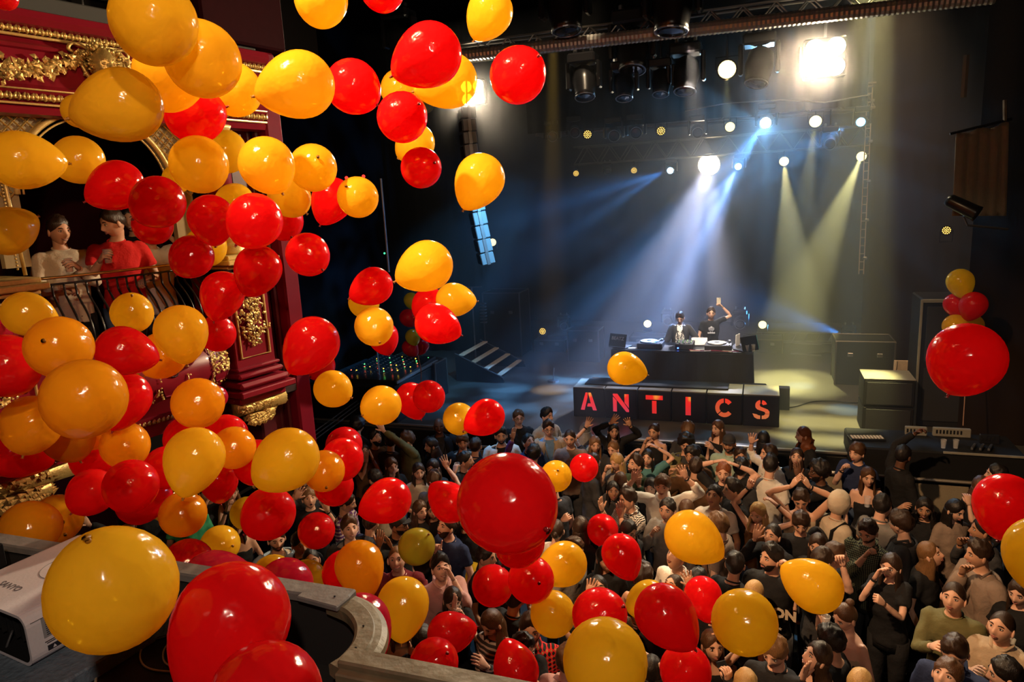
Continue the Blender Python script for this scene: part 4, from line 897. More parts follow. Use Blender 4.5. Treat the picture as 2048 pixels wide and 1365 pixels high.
def moving_head(p, aim, s, label, lit=None, group='hanging moving head lamps'):
    p = np.array(p, float); e = empty('moving_head', p, label, 'lamp', group); d = np.array(aim, float) - p; d /= np.linalg.norm(d); R = align(d)
    obj('base', MB().box((0, 0, .27 * s), (.34 * s, .30 * s, .12 * s), b=.02 * s), BLKG, e)
    for q in (-1, 1): obj('yoke_arm', MB().box((q * .19 * s, 0, .08 * s), (.05 * s, .14 * s, .32 * s), b=.015 * s), BLKG, e)
    obj('head', MB().lathe([(.07 * s, -.20 * s), (.13 * s, -.15 * s), (.15 * s, .0), (.125 * s, .15 * s), (.13 * s, .19 * s), (.11 * s, .195 * s)], (0, 0, 0), 16, 0, R), BLKG, e, True)
    obj('lens_ring', MB().tube([R @ np.array([.12 * s * cos(a), .12 * s * sin(a), .195 * s]) for a in np.linspace(0, 2 * pi, 19)[:-1]], .008 * s, 5, closed=True), STEEL, e)
    if lit: obj('lit_lens', MB().lathe([(.105 * s, .192 * s), (.09 * s, .205 * s), (.002, .215 * s)], (0, 0, 0), 16, 0, R), lit, e)
    else: obj('lens', MB().lathe([(.105 * s, .192 * s), (.09 * s, .205 * s), (.002, .215 * s)], (0, 0, 0), 16, 0, R), mat('lens_glass', (.02, .02, .025), .05), e)
    drop(e, p, .36 * s)
    for q in (-1, 1): obj('clamp', MB().box((q * .1 * s, 0, .36 * s), (.04 * s, .05 * s, .08 * s), b=.01 * s), STEEL, e)
    return e
dn = (-1.5, 9, 0)
for x, y, s, lb in [(1130, 14, 1.5, 'dark round lamp at the top edge above the duct, left'), (1345, 8, 1.6, 'dark round lamp at the top edge above the duct, right'), (1265, 100, 1.5, 'largest moving head hanging from the centre of the front truss'), (1168, 165, 1.15, 'moving head left of the largest one under the front truss'),
                    (1248, 172, .95, 'small moving head directly below the largest one'), (1322, 165, .9, 'small moving head between the largest one and the round housing'), (1372, 150, 1.2, 'round moving head right of the largest one'), (1518, 133, 1.2, 'moving head beside the bright blinder with blue rim'), (800, 80, 1.3, 'dark lamp above the red balloon pair at the top'), (965, 62, .8, 'silvery lamp behind the topmost gold balloon')]:
    moving_head(ony(x, y, 10.2 if y > 60 else 9.0), (-1.5 + (x - 1265) * .002, 8, 0), s, lb)
e_blue = emat('blue_lens', (.25, .62, 1.0), 26); e_cyan = emat('cyan_lens', (.12, .6, 1.0), 14)
for x, y, Y, m_, lb, s in [(1533, 243, 13.68, emat('blue_star_lens', (.45, .78, 1.0), 60), 'brightest blue beam lamp on the middle truss', .9), (1723, 242, 13.68, e_cyan, 'cyan lamp at the right end of the middle truss', .7), (1342, 339, 17, e_blue, 'blue lamp left of the white blinder on the rear truss', .7), (1478, 331, 17, e_blue, 'blue lamp right of the white blinder on the rear truss', .7), (1697, 672, 16.6, emat('cyan_lens2', (.15, .6, 1.0), 22), 'blue lamp on the stage floor throwing a beam to the left', .75)]:
    moving_head(ony(x, y, Y), ony(x - 60, y + 90, Y - 4), s, lb, m_, 'blue beam lamps')
for x, y, Y, lb, s in [(1105, 270, 13.68, 'unlit moving head at the left end of the middle truss', .8), (1150, 262, 13.68, 'unlit moving head left of the dotted gold lamp', .8), (1228, 268, 13.68, 'unlit moving head right of the dotted gold lamp', .9), (1272, 262, 13.68, 'unlit moving head with silver arm on the middle truss', .9), (1395, 262, 13.68, 'unlit moving head beyond the second dotted gold lamp', .8), (1660, 285, 13.68, 'unlit moving head right of the middle truss lamps', .8), (1215, 341, 17, 'unlit moving head on the rear truss', .6), (1128, 650, 15.4, 'silver moving head standing on a case upstage left', .7), (1335, 640, 16.3, 'small moving head on the floor behind the DJ', .7), (1480, 645, 16.3, 'moving head on the floor right of the second DJ', .9)]:
    moving_head(ony(x, y, Y), ony(x, y + 90, Y - 3), s, lb, None, 'unlit moving head lamps')
for x, y, Y, dm, lb, r in [(1175, 269, 13.68, .5, 'dotted gold lamp left on the middle truss', .085), (1322, 262, 13.68, .5, 'dotted gold lamp in the middle of the middle truss', .085), (1460, 254, 13.68, 1.0, 'tilted lit lamp left of the blue star lamp', .085), (1631, 243, 13.68, 1.3, 'oval lit lamp right of the blue star lamp', .10),
                          (1454, 139, 10.2, 1.2, 'yellow lit lamp on the front truss', .115), (1152, 347, 17, .5, 'small dotted lamp at the left end of the rear truss', .075), (1268, 341, 17, .5, 'small dotted lamp second on the rear truss', .075), (1568, 323, 17, 1.2, 'lit lamp on the rear truss above the yellow beam', .10), (1723, 313, 17, 1.2, 'lit lamp at the right end of the rear truss beside the pole', .10)]:
    drop(par(ony(x, y, Y), ony(x + 10, y + 80, Y - 3), lb, dm, r, False, (1.0, .84, .38)), ony(x, y, Y), .1)
# blinders: four or one cell audience lamps
def blinder(p, s, label, round_=False, st=60):
    e = empty('blinder', p, label, 'lamp', 'audience blinders'); c = emat('blinder_cell_%d' % st, (1.0, .84, .58), st)
    if round_:
        obj('housing', MB().lathe([(.12 * s, -.18), (.20 * s, 0), (.215 * s, .01)], (0, 0, 0), 18, 0, align((0.05, -1, -.25)), False), BLKG, e); obj('lit_cell', MB().lathe([(.19 * s, 0), (.10 * s, .03), (.002, .04)], (0, 0, 0), 18, 0, align((0.05, -1, -.25))), c, e)
    else:
        obj('housing', MB().box((0, .08, 0), (.62 * s, .12, .60 * s), b=.02), BLKG, e)
        for i in (-1, 1):
            for j in (-1, 1): obj('lit_cell', MB().lathe([(.135 * s, 0), (.11 * s, .03), (.002, .045)], (i * .15 * s, 0, j * .145 * s), 16, 0, align((0, -1, 0))), c, e)
        obj('barn_door', MB().box((-.36 * s, -.02, 0), (.015, .16, .36 * s), b=.004), MATS['foil_duct'], e); obj('hanging_clamp', MB().tube([(0, .08, .3 * s), (0, .08, .62 * s)], .018, 6), STEEL, e)
    return e
blinder(BL[0], .82, 'square blinding warm blinder at the right of the front truss'); blinder(BL[1], .62, 'blinding warm blinder beside the red balloon on the left'); blinder(BL[2], 1.25, 'round white hot blinder in the centre of the rear truss', True, 70)
# line array seen edge-on, its lower cabinets catching blue light
la = empty('line_array', ony(935, 210, 9.9), 'hanging line array speaker curving down left of the stage', 'speaker')
ctr = [(934, 215), (935, 240), (936, 265), (938, 290), (940, 315), (943, 342), (946, 369), (950, 396), (954, 423), (959, 450), (964, 477), (969, 504), (974, 528)]
cab = mat('array_grey_paint', (.16, .17, .18), .4, .2)
for i in range(len(ctr) - 1):
    a = ony(*ctr[i], 9.9); b_ = ony(*ctr[i + 1], 9.9); mid = (a + b_) / 2; d = (b_ - a); L = np.linalg.norm(d); tilt = atan2(ctr[i + 1][0] - ctr[i][0], ctr[i + 1][1] - ctr[i][1])
    R = rotz(radians(-58)) @ rotx(tilt * .9)
    o = child('cabinet', MB().box(mid, (.36, .20, L * .93), b=.01, R=R), cab, la); 
    mb = MB(); mb.box(mid + R @ np.array([0, -.105, 0]), (.30, .012, L * .80), b=.003, R=R); child('grille', mb, MATS['grille_dark'], la)
    for q in (-1, 1): child('rigging_plate', MB().box(mid + R @ np.array([q * .185, 0, 0]), (.012, .05, L * .98), b=.002, R=R), STEEL, la)
lb2 = empty('array_chain', ony(931, 130, 9.9), 'steel hoist chain above the hanging line array', 'chain'); child('chain', MB().tube([ony(931, 100, 9.9), ony(934, 212, 9.9)], .012, 5), STEEL, lb2)
# tall ladder pole at the right of the stage
lp = empty('ladder_pole', (1.74, 14.5, 3.1), 'tall thin ladder truss hanging at the right of the stage', 'truss')
for q in (-.04, .04): child('upright', MB().tube([(1.74 + q, 14.5, 3.1), (1.74 + q, 14.5, 6.5)], .010, 5), mat('bright_tube', (.7, .62, .55), .3, .8), lp)
rm = MB().tube([(-.04, 0, 0), (.04, 0, 0)], .008, 5).mesh('rung', MATS['bright_tube'])
for k in range(22): o = bpy.data.objects.new('rung', rm); COL.objects.link(o); o.parent = lp; o.location = (0, 0, .08 + k * .15)
for k in range(5): child('clamp', MB().box((1.79, 14.48, 3.4 + k * .7), (.07, .05, .05), b=.01), STEEL, lp)
for i, (x, Y, z0, z1, r, lb) in enumerate([(-6.55, 11.5, 3.6, 5.3, .022, 'thin upright pole beside the proscenium edge'), (-6.35, 10.5, 1.2, 3.8, .016, 'thin dark pole below the gold balloons at the left wing')]):
    tag(obj('upright_pole', MB().tube([(x, Y, z0), (x, Y, z1)], r, 8), STEEL), lb, 'pole')
# hanging cloth on the right with its lamp
hc = empty('hanging_cloth', (2.3, 9.5, 4.9), 'pale brown cloth hanging from a bar at the right wall', 'cloth')
mb = MB(); c4 = [ony(1912, 262, 9.5), ony(2018, 240, 9.5), ony(2012, 432, 9.5), ony(1905, 432, 9.5)]; rows = []
for j in range(13):
    v = j / 12; r = []
    for i in range(15):
        u = i / 14; p = (c4[0] * (1 - u) + c4[1] * u) * (1 - v) + (c4[3] * (1 - u) + c4[2] * u) * v; sag = .05 * sin(u * pi * 2.2) * (1 - v) ** 3
        r.append(p + np.array([0, .02 * sin(u * 30 + v), -abs(sag)]))
    rows.append(r)
mb.loft(rows, closed=False, cap=False); o = child('cloth', mb, mat('brown_canvas', (.26, .22, .15), .9, 0, .3, 18, .15), hc, True); sm = o.modifiers.new('thick', 'SOLIDIFY'); sm.thickness = .01
child('bar', MB().tube([ony(1900, 268, 9.5), ony(2024, 238, 9.5)], .015, 6), BLKG, hc); child('hook', MB().tube([ony(2010, 200, 9.5), ony(2010, 242, 9.5)], .022, 6), WOOD, hc)
mb = MB(); a = ony(1927, 195, 9.3); b_ = ony(1933, 110, 9.3); mb.tube([a, b_], [(.03, .012)] * 2, 4); tag(obj('white_panel_edge', mb, MATS['pale_scuffed_box_top']), 'narrow pale panel edge high on the dark right wall', 'panel')
sl = empty('wing_lamp', ony(1928, 415, 9.2), 'black barrel spotlight on a bracket in front of the hanging cloth', 'lamp')
R = align((.75, -.2, -.45)); obj('barrel', MB().lathe([(.05, -.20), (.075, -.16), (.085, .12), (.09, .16)], (0, 0, 0), 14, 0, R), BLKG, sl, True); obj('bracket', MB().tube([(.0, 0, -.10), (.05, .02, -.2), (.45, .04, -.26)], .014, 6), STEEL, sl); obj('front_lens', MB().lathe([(.08, .155), (.07, .165), (.002, .168)], (0, 0, 0), 14, 0, R), MATS['lens_glass'], sl)
# haze over the stage: real scattering volume that the beams pass through
m = bpy.data.materials.new('stage_haze'); m.use_nodes = True; nt = m.node_tree; nt.nodes.clear(); v = nt.nodes.new('ShaderNodeVolumePrincipled'); o_ = nt.nodes.new('ShaderNodeOutputMaterial')
v.inputs['Density'].default_value = .036; v.inputs['Anisotropy'].default_value = .45; v.inputs['Color'].default_value = (.95, .95, 1, 1); nt.links.new(v.outputs[0], o_.inputs['Volume'])
hz = MB().box((-0.9, 14.5, 4.25), (9.6, 10.0, 6.05), b=.01); o = obj('haze', hz, m); tag(o, 'thin theatrical haze hanging over the stage', 'haze', None, 'stuff')
# ------------------------------------------------------------------ balloons
LX = {'Y': latex('gold_latex', (.95, .56, .03), .16, (1.0, .70, .04)), 'O': latex('orange_gold_latex', (.95, .44, .015), .16, (1.0, .50, .015)), 'R': latex('red_latex', (.78, .010, .014), .08, (1.0, .02, .025)),
      'P': latex('dark_pink_latex', (.55, .015, .05), .05, (.75, .015, .06)), 'L': latex('lime_yellow_latex', (.52, .46, .05), .12, (.7, .62, .06))}
CNAME = {'Y': 'gold', 'O': 'orange gold', 'R': 'red', 'P': 'dark pink red', 'L': 'pale lime yellow'}
def balloon_mesh(name, tail, p, m):
    prof = []
    for i in range(19):
        a = pi * i / 18; z = cos(a); r = sin(a)
        if z < 0: r = r * (1 - .10 * (z * z)) if p < 1.1 else r * (1 - .26 * z * z); z *= tail
        prof.append((max(r, .028), z))
    prof = prof[::-1]; prof[0] = (.035, prof[0][1] - .01); mb = MB(); mb.lathe(prof, seg=28); return mb.mesh(name, m, True)
def knot_mesh(name, tail, m):
    mb = MB(); mb.lathe([(.075, -tail - .115), (.02, -tail - .10), (.045, -tail - .06), (.05, -tail - .03), (.03, -tail + .02)], seg=8); return mb.mesh(name, m, True)
BMESH = {(c, k): balloon_mesh('balloon', t, p, LX[c]) for c in LX for k, t, p in (('r', 1.12, 1.0), ('t', 1.42, 1.3))}
KM = {'Y': mat('knot_gold', (.30, .12, .01), .5), 'R': mat('knot_red', (.22, .004, .005), .5)}
KMESH = {(c, k): knot_mesh('knot', t, KM['R' if c in 'RP' else 'Y']) for c in LX for k, t in (('r', 1.12), ('t', 1.42))}
# x, y, short radius px, colour, tip x, tip y, facing (t towards the lens, a away, s sideways), depth factor
B = """308 42 68 Y 300 100 a 1|406 120 63 Y 368 71 t .96|338 150 57 Y 323 206 t 1.10|470 180 46 Y 440 140 a 1|240 212 60 Y 142 236 s .95|157 222 26 Y 150 240 a 1.9|388 230 49 R 452 214 t 1.05|
595 171 59 Y 520 190 s 1|705 173 49 R 745 203 t 1|642 -2 46 Y 640 40 a 1|764 -25 40 R 770 10 a 1|855 112 57 R 785 152 s .92|978 28 41 Y 953 72 s 1|1035 151 52 R 1069 119 t 1|895 163 50 Y 825 184 s 1.05|799 180 35 Y 790 150 a 1.02|850 207 18 Y 846 217 a 1.6|
804 235 47 R 832 212 t .9|829 288 36 Y 800 314 s 1.05|842 336 39 R 865 327 t .95|958 362 48 Y 924 426 s 1|48 321 46 Y 118 326 s 1|158 320 39 Y 118 330 t 1.05|232 372 41 R 172 403 s 1|317 404 45 R 268 438 t .97|305 450 34 R 320 470 a 1.25|398 329 50 Y 420 360 a 1|452 305 37 Y 460 270 a 1.2|353 359 24 Y 350 340 a 1.7|
533 329 50 Y 563 384 t .95|626 336 44 Y 634 318 t 1.05|470 408 36 Y 480 380 a 1.2|423 440 41 R 430 485 s .95|510 441 50 R 475 487 t .9|565 440 38 R 580 469 t 1.15|578 392 39 Y 607 421 t 1.06|664 401 39 R 640 452 s 1.05|716 395 39 Y 697 377 t .95|615 509 41 R 640 535 t 1|384 513 38 R 357 545 t .95|412 493 36 Y 420 520 a 1.2|515 541 43 R 495 589 s 1|
444 590 39 R 429 640 s .95|435 668 33 R 430 640 t 1.1|18 461 38 Y 58 442 s 1.1|58 630 36 Y 110 652 s 1|264 627 35 Y 264 599 t 1.1|119 695 52 O 99 687 t .9|363 667 46 Y 373 722 s .95|326 710 41 O 290 752 t 1.1|250 703 43 R 330 723 s .93|12 731 50 R 40 770 a 1|-4 664 20 P 6 670 a 1.6|169 797 67 O 150 850 a .95|249 800 43 R 226 860 s 1|243 763 30 L 250 745 a 1.4|
396 807 46 O 396 800 a .92|432 795 21 P 430 780 a 1.9|622 691 51 R 582 744 s .93|640 732 29 R 624 751 t 1.35|665 778 36 Y 698 794 t 1|763 811 39 Y 730 829 t 1|744 574 37 R 700 597 s 1|728 606 30 Y 710 590 a 1.25|748 653 38 Y 758 681 t .95|767 676 30 R 777 709 s 1.2|850 534 50 Y 794 562 s 1|910 600 34 Y 952 603 s 1.12|859 609 34 R 828 636 a 1.15|874 649 40 R 929 674 s .95|
823 602 15 L 828 618 s 1.9|817 637 17 P 828 652 s 1.75|826 675 15 L 832 690 s 1.9|821 697 16 P 834 712 s 1.85|844 693 14 P 838 712 s 2.0|858 794 32 R 850 770 a .95|824 801 32 R 841 838 s 1.1|918 838 32 Y 926 861 t 1.15|970 836 36 R 926 862 s 1|1252 738 33 Y 1302 753 s 1|1921 566 21 Y 1930 599 s 1.35|1911 611 18 R 1922 632 s 1.6|1946 612 21 R 1936 636 s 1.3|1912 655 20 Y 1924 672 s 1.45|1943 653 18 Y 1934 672 s 1.6|
1933 717 59 R 1901 782 t 1|2011 1013 47 R 2000 1065 s 1|2092 1110 58 Y 2090 1180 a 1|1013 1006 97 R 1081 1052 t 1|1040 1083 48 R 1010 1125 t .93|898 1004 38 R 863 970 s 1.12|1112 953 31 Y 1115 943 t 1|1168 936 28 R 1168 930 a 1|1205 1060 30 R 1212 1090 a 1.12|1244 1112 37 R 1268 1164 s 1|1386 1076 48 Y 1447 1116 s 1|1626 1171 45 Y 1574 1140 s 1|1489 1245 57 Y 1460 1240 a 1|1407 1196 34 R 1420 1245 s 1|1388 1242 34 Y 1423 1246 t 1.2|
1333 1234 54 R 1390 1300 s .92|1296 1203 37 Y 1260 1217 s 1.15|1371 1342 45 R 1371 1340 a 1|1210 1324 76 Y 1225 1290 a .95|1198 1232 50 R 1238 1217 t 1.05|1153 1192 32 R 1160 1180 a 1.3|1106 1229 42 Y 1087 1202 t 1|1125 1130 42 Y 1075 1152 s 1.1|1062 1160 44 R 1075 1166 t 1|985 1172 39 R 985 1165 a .95|944 1160 29 Y 955 1206 s 1.15|833 1094 35 L 853 1074 t 1|806 1214 48 Y 803 1286 s .97|901 1266 38 R 956 1255 s 1.02|868 1327 44 R 888 1312 t .92|840 1352 34 R 797 1344 s 1.1|1031 1338 41 R 1012 1283 s 1|
773 1003 43 R 715 1030 s 1|571 922 58 Y 520 965 s .95|388 920 52 Y 369 988 s .93|468 896 39 O 468 890 a .97|452 873 40 R 455 860 a 1.12|374 878 40 R 380 850 a 1.15|438 963 34 R 441 1002 s 1.05|332 936 38 R 330 930 a 1.1|262 972 45 R 250 1010 a .95|284 1004 38 R 333 988 s 1.08|184 984 38 R 150 1020 t 1.05|188 917 38 R 190 910 a 1.15|250 891 40 O 268 915 t .97|63 848 46 O 50 897 t 1|136 873 41 O 160 921 t 1.1|192 850 42 O 149 882 t 1.13|35 905 42 R 86 920 s 1.12|
114 1038 39 O 126 1061 t 1.12|58 1058 44 O 100 1050 a 1|108 1097 27 R 108 1085 a 1.5|334 1010 30 Y 330 1000 a 1.3|366 1029 40 O 366 1020 a 1|440 1090 34 Y 459 1092 t 1.1|462 1094 27 Y 455 1100 a 1.6|375 1130 44 R 375 1120 a 1.08|432 1163 53 P 521 1158 s .95|570 1173 50 P 560 1170 a .92|545 1152 37 Y 545 1140 a 1.15|612 1160 36 Y 620 1150 a 1.3|690 1146 42 R 690 1140 a 1.15|720 1136 45 O 735 1192 s .97|648 1152 26 P 650 1140 a 1.7|665 1206 28 P 665 1200 a 1.55|722 1258 56 P 748 1338 s .98|
633 1062 34 R 633 1055 a 1|538 1027 48 R 500 1060 a 1|494 1027 30 Y 490 1020 a 1.25|648 942 39 O 652 970 t .96|668 973 37 R 680 1000 a 1.12|685 918 40 R 690 955 a 1.05|688 891 35 R 700 870 a 1.25|513 925 42 R 510 960 a 1.12|227 1180 100 Y 189 1107 t 1|458 1256 99 R 405 1385 s 1.02|530 1402 96 R 500 1440 a .9|815 1403 54 Y 800 1420 a 1|8 -6 19 R 8 0 a 1.6"""
REG = [(165, 110, 'the upper balcony front'), (560, 160, 'the proscenium top'), (860, 200, 'the line array'), (120, 400, 'the men standing in the box'), (470, 400, 'the proscenium edge'), (690, 480, 'the dark left stage wing'), (60, 700, 'the left pilaster of the box'),
       (330, 680, 'the bellied box front'), (680, 720, 'the left mixing desk'), (890, 620, 'the stage steps'), (130, 900, 'the left leaf corbel'), (430, 900, 'the gilt corbel'), (660, 950, 'the left of the crowd'), (90, 1060, 'the timber arm'), (370, 1050, 'the dark aisle'), (600, 1150, 'the far coping board'), (470, 1330, 'the black shelf with cables'),
       (850, 1270, 'the curve of the parapet coping'), (1060, 1100, 'the centre of the crowd'), (1220, 760, 'the letter boxes'), (1930, 620, 'the tall speaker'), (2000, 1030, 'the right edge of the crowd'), (1360, 1250, 'the lower middle crowd'), (1580, 1180, 'the black jersey'), (1190, 950, 'the blonde heads at the barrier')]
ORD = ['', 'second ', 'third ', 'fourth ', 'fifth ', 'sixth ', 'seventh ', 'eighth ', 'ninth ', 'tenth ']
bl = []
for ln in B.replace('\n', '').split('|'):
    a = ln.split(); x, y, r = float(a[0]), float(a[1]), float(a[2]); D = FPX * .138 / r * float(a[7])
    if r < 24 and x > 1800: D = 10.6
    elif r < 18: D = 9.9
    D = min(D, 6.5 if x > 350 else 5.0) if (x < 560 and y < 1000) else D
    bl.append([x, y, r, a[3], float(a[4]), float(a[5]), a[6], D, D])
for it in range(30):                                     # nudge overlapping balloons apart in depth (real size follows)
    ch = False
    for i in range(len(bl)):
        for j in range(i):
            a, b_ = bl[i], bl[j]
            if hypot(a[0] - b_[0], a[1] - b_[1]) > (a[2] + b_[2]) * 1.5: continue
            pa, pb = atd(a[0], a[1], a[7]), atd(b_[0], b_[1], b_[7]); R_ = (a[2] * a[7] + b_[2] * b_[7]) / FPX * (1.06 if 's' in (a[6], b_[6]) else .99)
            if np.linalg.norm(pa - pb) < R_:
                far, near = (a, b_) if a[7] >= b_[7] else (b_, a); near[7] *= .99; ch = True
                if not (far[0] < 560 and far[1] < 1000 and far[7] > 5.2) and far[7] < far[8] * 1.18: far[7] *= 1.008
    if not ch: break
cnt = {}
for k, b_ in enumerate(bl):
    q = min(REG, key=lambda g: hypot(g[0] - b_[0], (g[1] - b_[1])))[2]; cnt.setdefault((b_[3], q), []).append(k)
LAB = {}
for (c, q), ks in cnt.items():
    ks.sort(key=lambda k: bl[k][0])
    for i, k in enumerate(ks):
        w = 'Large' if bl[k][2] > 55 else ('Small' if bl[k][2] < 25 else ''); w = w.lower() + ' ' if w else ''
        LAB[k] = '%s%s balloon near %s' % (w, CNAME[c], q) if len(ks) == 1 else '%s%s balloon, %s of the %d near %s' % (w, CNAME[c], (ORD[i] + 'from left') if i else 'leftmost', len(ks), q)
for k, (x, y, r, c, tx, ty, fc, D, _) in enumerate(bl):
    p = atd(x, y, D); R_ = r * D / FPX; kind = 't' if fc == 's' else 'r'; tail = 1.42 if kind == 't' else 1.12
    v = p - CAM; v /= np.linalg.norm(v); dx, dy = tx - x, ty - y; dl = hypot(dx, dy) / (r * (1.28 if kind == 't' else 1.1)); dl = min(1.0, dl)
    if fc == 's': dl = max(dl, .85)
    im = CR * dx - CU * dy; im = im - v * (im @ v); im /= np.linalg.norm(im) + 1e-9
    d = im * dl + v * (sqrt(max(0, 1 - dl * dl)) * (-1 if fc == 't' else 1))
    o = bpy.data.objects.new('balloon', BMESH[(c, kind)]); COL.objects.link(o); off = im * (R_ * .12 * dl if kind == 't' else 0)
    o.location = Vector(p - off); o.scale = (R_, R_, R_); o.rotation_mode = 'QUATERNION'; o.rotation_quaternion = Vector(d).to_track_quat('-Z', 'Y')
    tag(o, LAB[k], 'balloon', 'red and gold balloons falling over the crowd')
    kn = bpy.data.objects.new('knot', KMESH[(c, kind)]); COL.objects.link(kn); kn.parent = o
STRG = mat('balloon_ribbon', (.30, .16, .10), .6)
for (x, y), (x2, y2), D, lb in (((836, 712), (842, 772), 9.9, 'ribbon hanging from the small balloon cluster at the steps'), ((1930, 672), (1926, 852), 10.6, 'ribbon running down from the balloon cluster to the side table')):
    tag(obj('ribbon', MB().tube(crspline([atd(x, y, D), atd((x + x2) / 2 + 3, (y + y2) / 2, D), atd(x2, y2, D)], 6), .007, 5), STRG), lb, 'ribbon')
# ------------------------------------------------------------------ people
HAIRC = {'blk': (.012, .009, .008), 'dbr': (.028, .014, .008), 'br': (.075, .034, .015), 'lbr': (.17, .085, .035), 'bln': (.42, .26, .10), 'red': (.20, .06, .02), 'gry': (.25, .24, .24)}
def hairmat(k):
    """strands: noise stretched along the fall of the hair"""
    if 'hair_' + k in MATS: return MATS['hair_' + k]
    m, nt, b = nodes_of('hair_' + k); N = nt.nodes.new; L = nt.links.new; c = HAIRC[k]; b.inputs['Roughness'].default_value = .38; b.inputs['Specular IOR Level'].default_value = .45
    tc = N('ShaderNodeTexCoord'); mp = N('ShaderNodeMapping'); mp.inputs['Scale'].default_value = (210, 210, 26); nz = N('ShaderNodeTexNoise'); nz.inputs['Scale'].default_value = 1; nz.inputs['Detail'].default_value = 3
    bp = N('ShaderNodeBump'); bp.inputs['Strength'].default_value = .55; bp.inputs['Distance'].default_value = .006; mx = N('ShaderNodeMix'); mx.data_type = 'RGBA'
    mx.inputs[6].default_value = (*[v * .45 for v in c], 1); mx.inputs[7].default_value = (*[min(1, v * 1.7) for v in c], 1)
    L(tc.outputs['Object'], mp.inputs[0]); L(mp.outputs[0], nz.inputs['Vector']); L(nz.outputs['Fac'], bp.inputs['Height']); L(bp.outputs['Normal'], b.inputs['Normal']); L(nz.outputs['Fac'], mx.inputs[0]); L(mx.outputs[2], b.inputs['Base Color'])
    MATS['hair_' + k] = m; return m
LIP = mat('lips', (.38, .14, .11), .4); EYEW = mat('eye_white', (.62, .58, .54), .3); IRIS = mat('iris_dark', (.015, .01, .008), .2); TEETH = mat('teeth', (.70, .66, .58), .35)
MOUTH = mat('mouth_dark', (.05, .01, .01), .6)
def cap_shell(mb, t, front, side, back, rough=0.0, seed=0, lift=0.0, vol=None, front_t=0.0):
    """hair shell over the skull: hairline heights (z) at front, side, back; t thickness"""
    nu, nv = 36, 12; vs = []; fs = []
    for j in range(nv + 1):
        for k in range(nu):
            th = 2 * pi * k / nu; c = cos(th)
            hl = front * max(0, c) ** .6 + side * (1 - abs(c)) ** .8 * 1.0 + back * max(0, -c) ** .6 if True else 0
            w0, w1, w2 = max(0, c) ** 1.6, (1 - c * c) ** .8, max(0, -c) ** 1.6; hl = (front * w0 + side * w1 + back * w2) / (w0 + w1 + w2)
            hl += (.007 * mnoise.noise(Vector((c * 5 + seed, sin(th) * 5, 0)))) if t > .006 else 0; hl = max(-.112, min(.105, hl)); pe = math.acos(hl / .116); ph = pe * j / nv
            p = head_shape(th, ph); n = np.array([p[0] / .0058, p[1] / .0088, p[2] / .0134]); n /= np.linalg.norm(n) + 1e-9
            e = (1 - (j / nv) ** 5); tt = t * e + .002
            if rough: tt += rough * e * (mnoise.noise(Vector((p[0] * 38 + seed * 7, p[1] * 38, p[2] * 38))) + .5 * mnoise.noise(Vector((p[0] * 90 + seed, p[1] * 90, p[2] * 90))))
            q = p + n * tt; q[2] += lift * e * (1 - j / nv * .6); q[1] += front_t * e * max(0, c) * (.6 + .4 * j / nv); q[2] += front_t * e * max(0, c) * .8
            vs.append(q)
    for j in range(nv):
        for k in range(nu): k2 = (k + 1) % nu; fs.append((j * nu + k, (j + 1) * nu + k, (j + 1) * nu + k2, j * nu + k2))
    mb.add(vs, fs)
def curtain(mb, length, open_, wide=.0, curl=0.0, seed=0, thick=.028, z0=.0):
    """long hair: closed C-section lofted from the temples down over the shoulders"""
    n = 22; rings = []
    for j in range(13):
        f = j / 12; z = z0 - (length + z0) * f; R = (.087 + .012 * f + wide * f) * (1 - .22 * max(0, f - .75) * 4); oy = -.012 - .02 * f; op = open_ * (1 - .25 * f)
        r = []
        for s, off in ((1, 0), (-1, -thick * (1 - .3 * f))):
            for k in range(n):
                u = k / (n - 1); u = u if s > 0 else 1 - u
                th = op + (2 * pi - 2 * op) * u
                w = .003 * sin(th * 29 + seed) + .004 * sin(th * 11 + z * 9 + seed * 3) + curl * mnoise.noise(Vector((cos(th) * 5, sin(th) * 5, z * 26 + seed)))
                rr = R + off + (w if s > 0 else 0)
                if f < .25: rr = min(rr, R)
                r.append((rr * sin(th) * .98, rr * cos(th) * 1.08 + oy, z + (.012 * sin(th * 9 + seed) if j == 12 else 0)))
        rings.append(r)
    mb.loft(rings); 
def hair(style, k, seed):
    mb = MB(); c = style
    if c == 'short': cap_shell(mb, .013, .066, -.008, -.065, .012, seed)
    elif c == 'buzz': cap_shell(mb, .004, .074, .0, -.06, .001, seed)
    elif c == 'quiff': cap_shell(mb, .014, .066, -.004, -.062, .013, seed, .008, None, .022)
    elif c == 'fringe': cap_shell(mb, .017, .048, -.02, -.075, .014, seed)
    elif c == 'curly': cap_shell(mb, .026, .055, -.015, -.07, .020, seed)
    elif c == 'afro': cap_shell(mb, .045, .060, -.03, -.08, .022, seed)
    elif c in ('long', 'longcurly', 'wavy'):
        cap_shell(mb, .013, .064, -.02, -.09, .006, seed); curtain(mb, .27 if c == 'long' else .25, .95, .01 if c == 'long' else .035, 0 if c == 'long' else (.035 if c == 'longcurly' else .014), seed)
    elif c == 'bob': cap_shell(mb, .015, .055, -.02, -.09, .003, seed); curtain(mb, .13, .9, .01, .008, seed)
    elif c in ('pony', 'bun', 'tied'):
        cap_shell(mb, .009, .070, .0, -.07, .002, seed)
        if c == 'pony': mb.tube(crspline([(0, -.085, .06), (0, -.135, .07), (.01, -.165, .0), (.015, -.15, -.10), (.01, -.13, -.20)], 4), np.array([.018] + [.028] * 14 + [.012] * 2), 8)
        elif c == 'bun': mb.ell((0, -.07, .105), (.036, .036, .032), 10, 8)
        else: mb.ell((0, -.11, .0), (.03, .034, .04), 10, 8)
    return mb
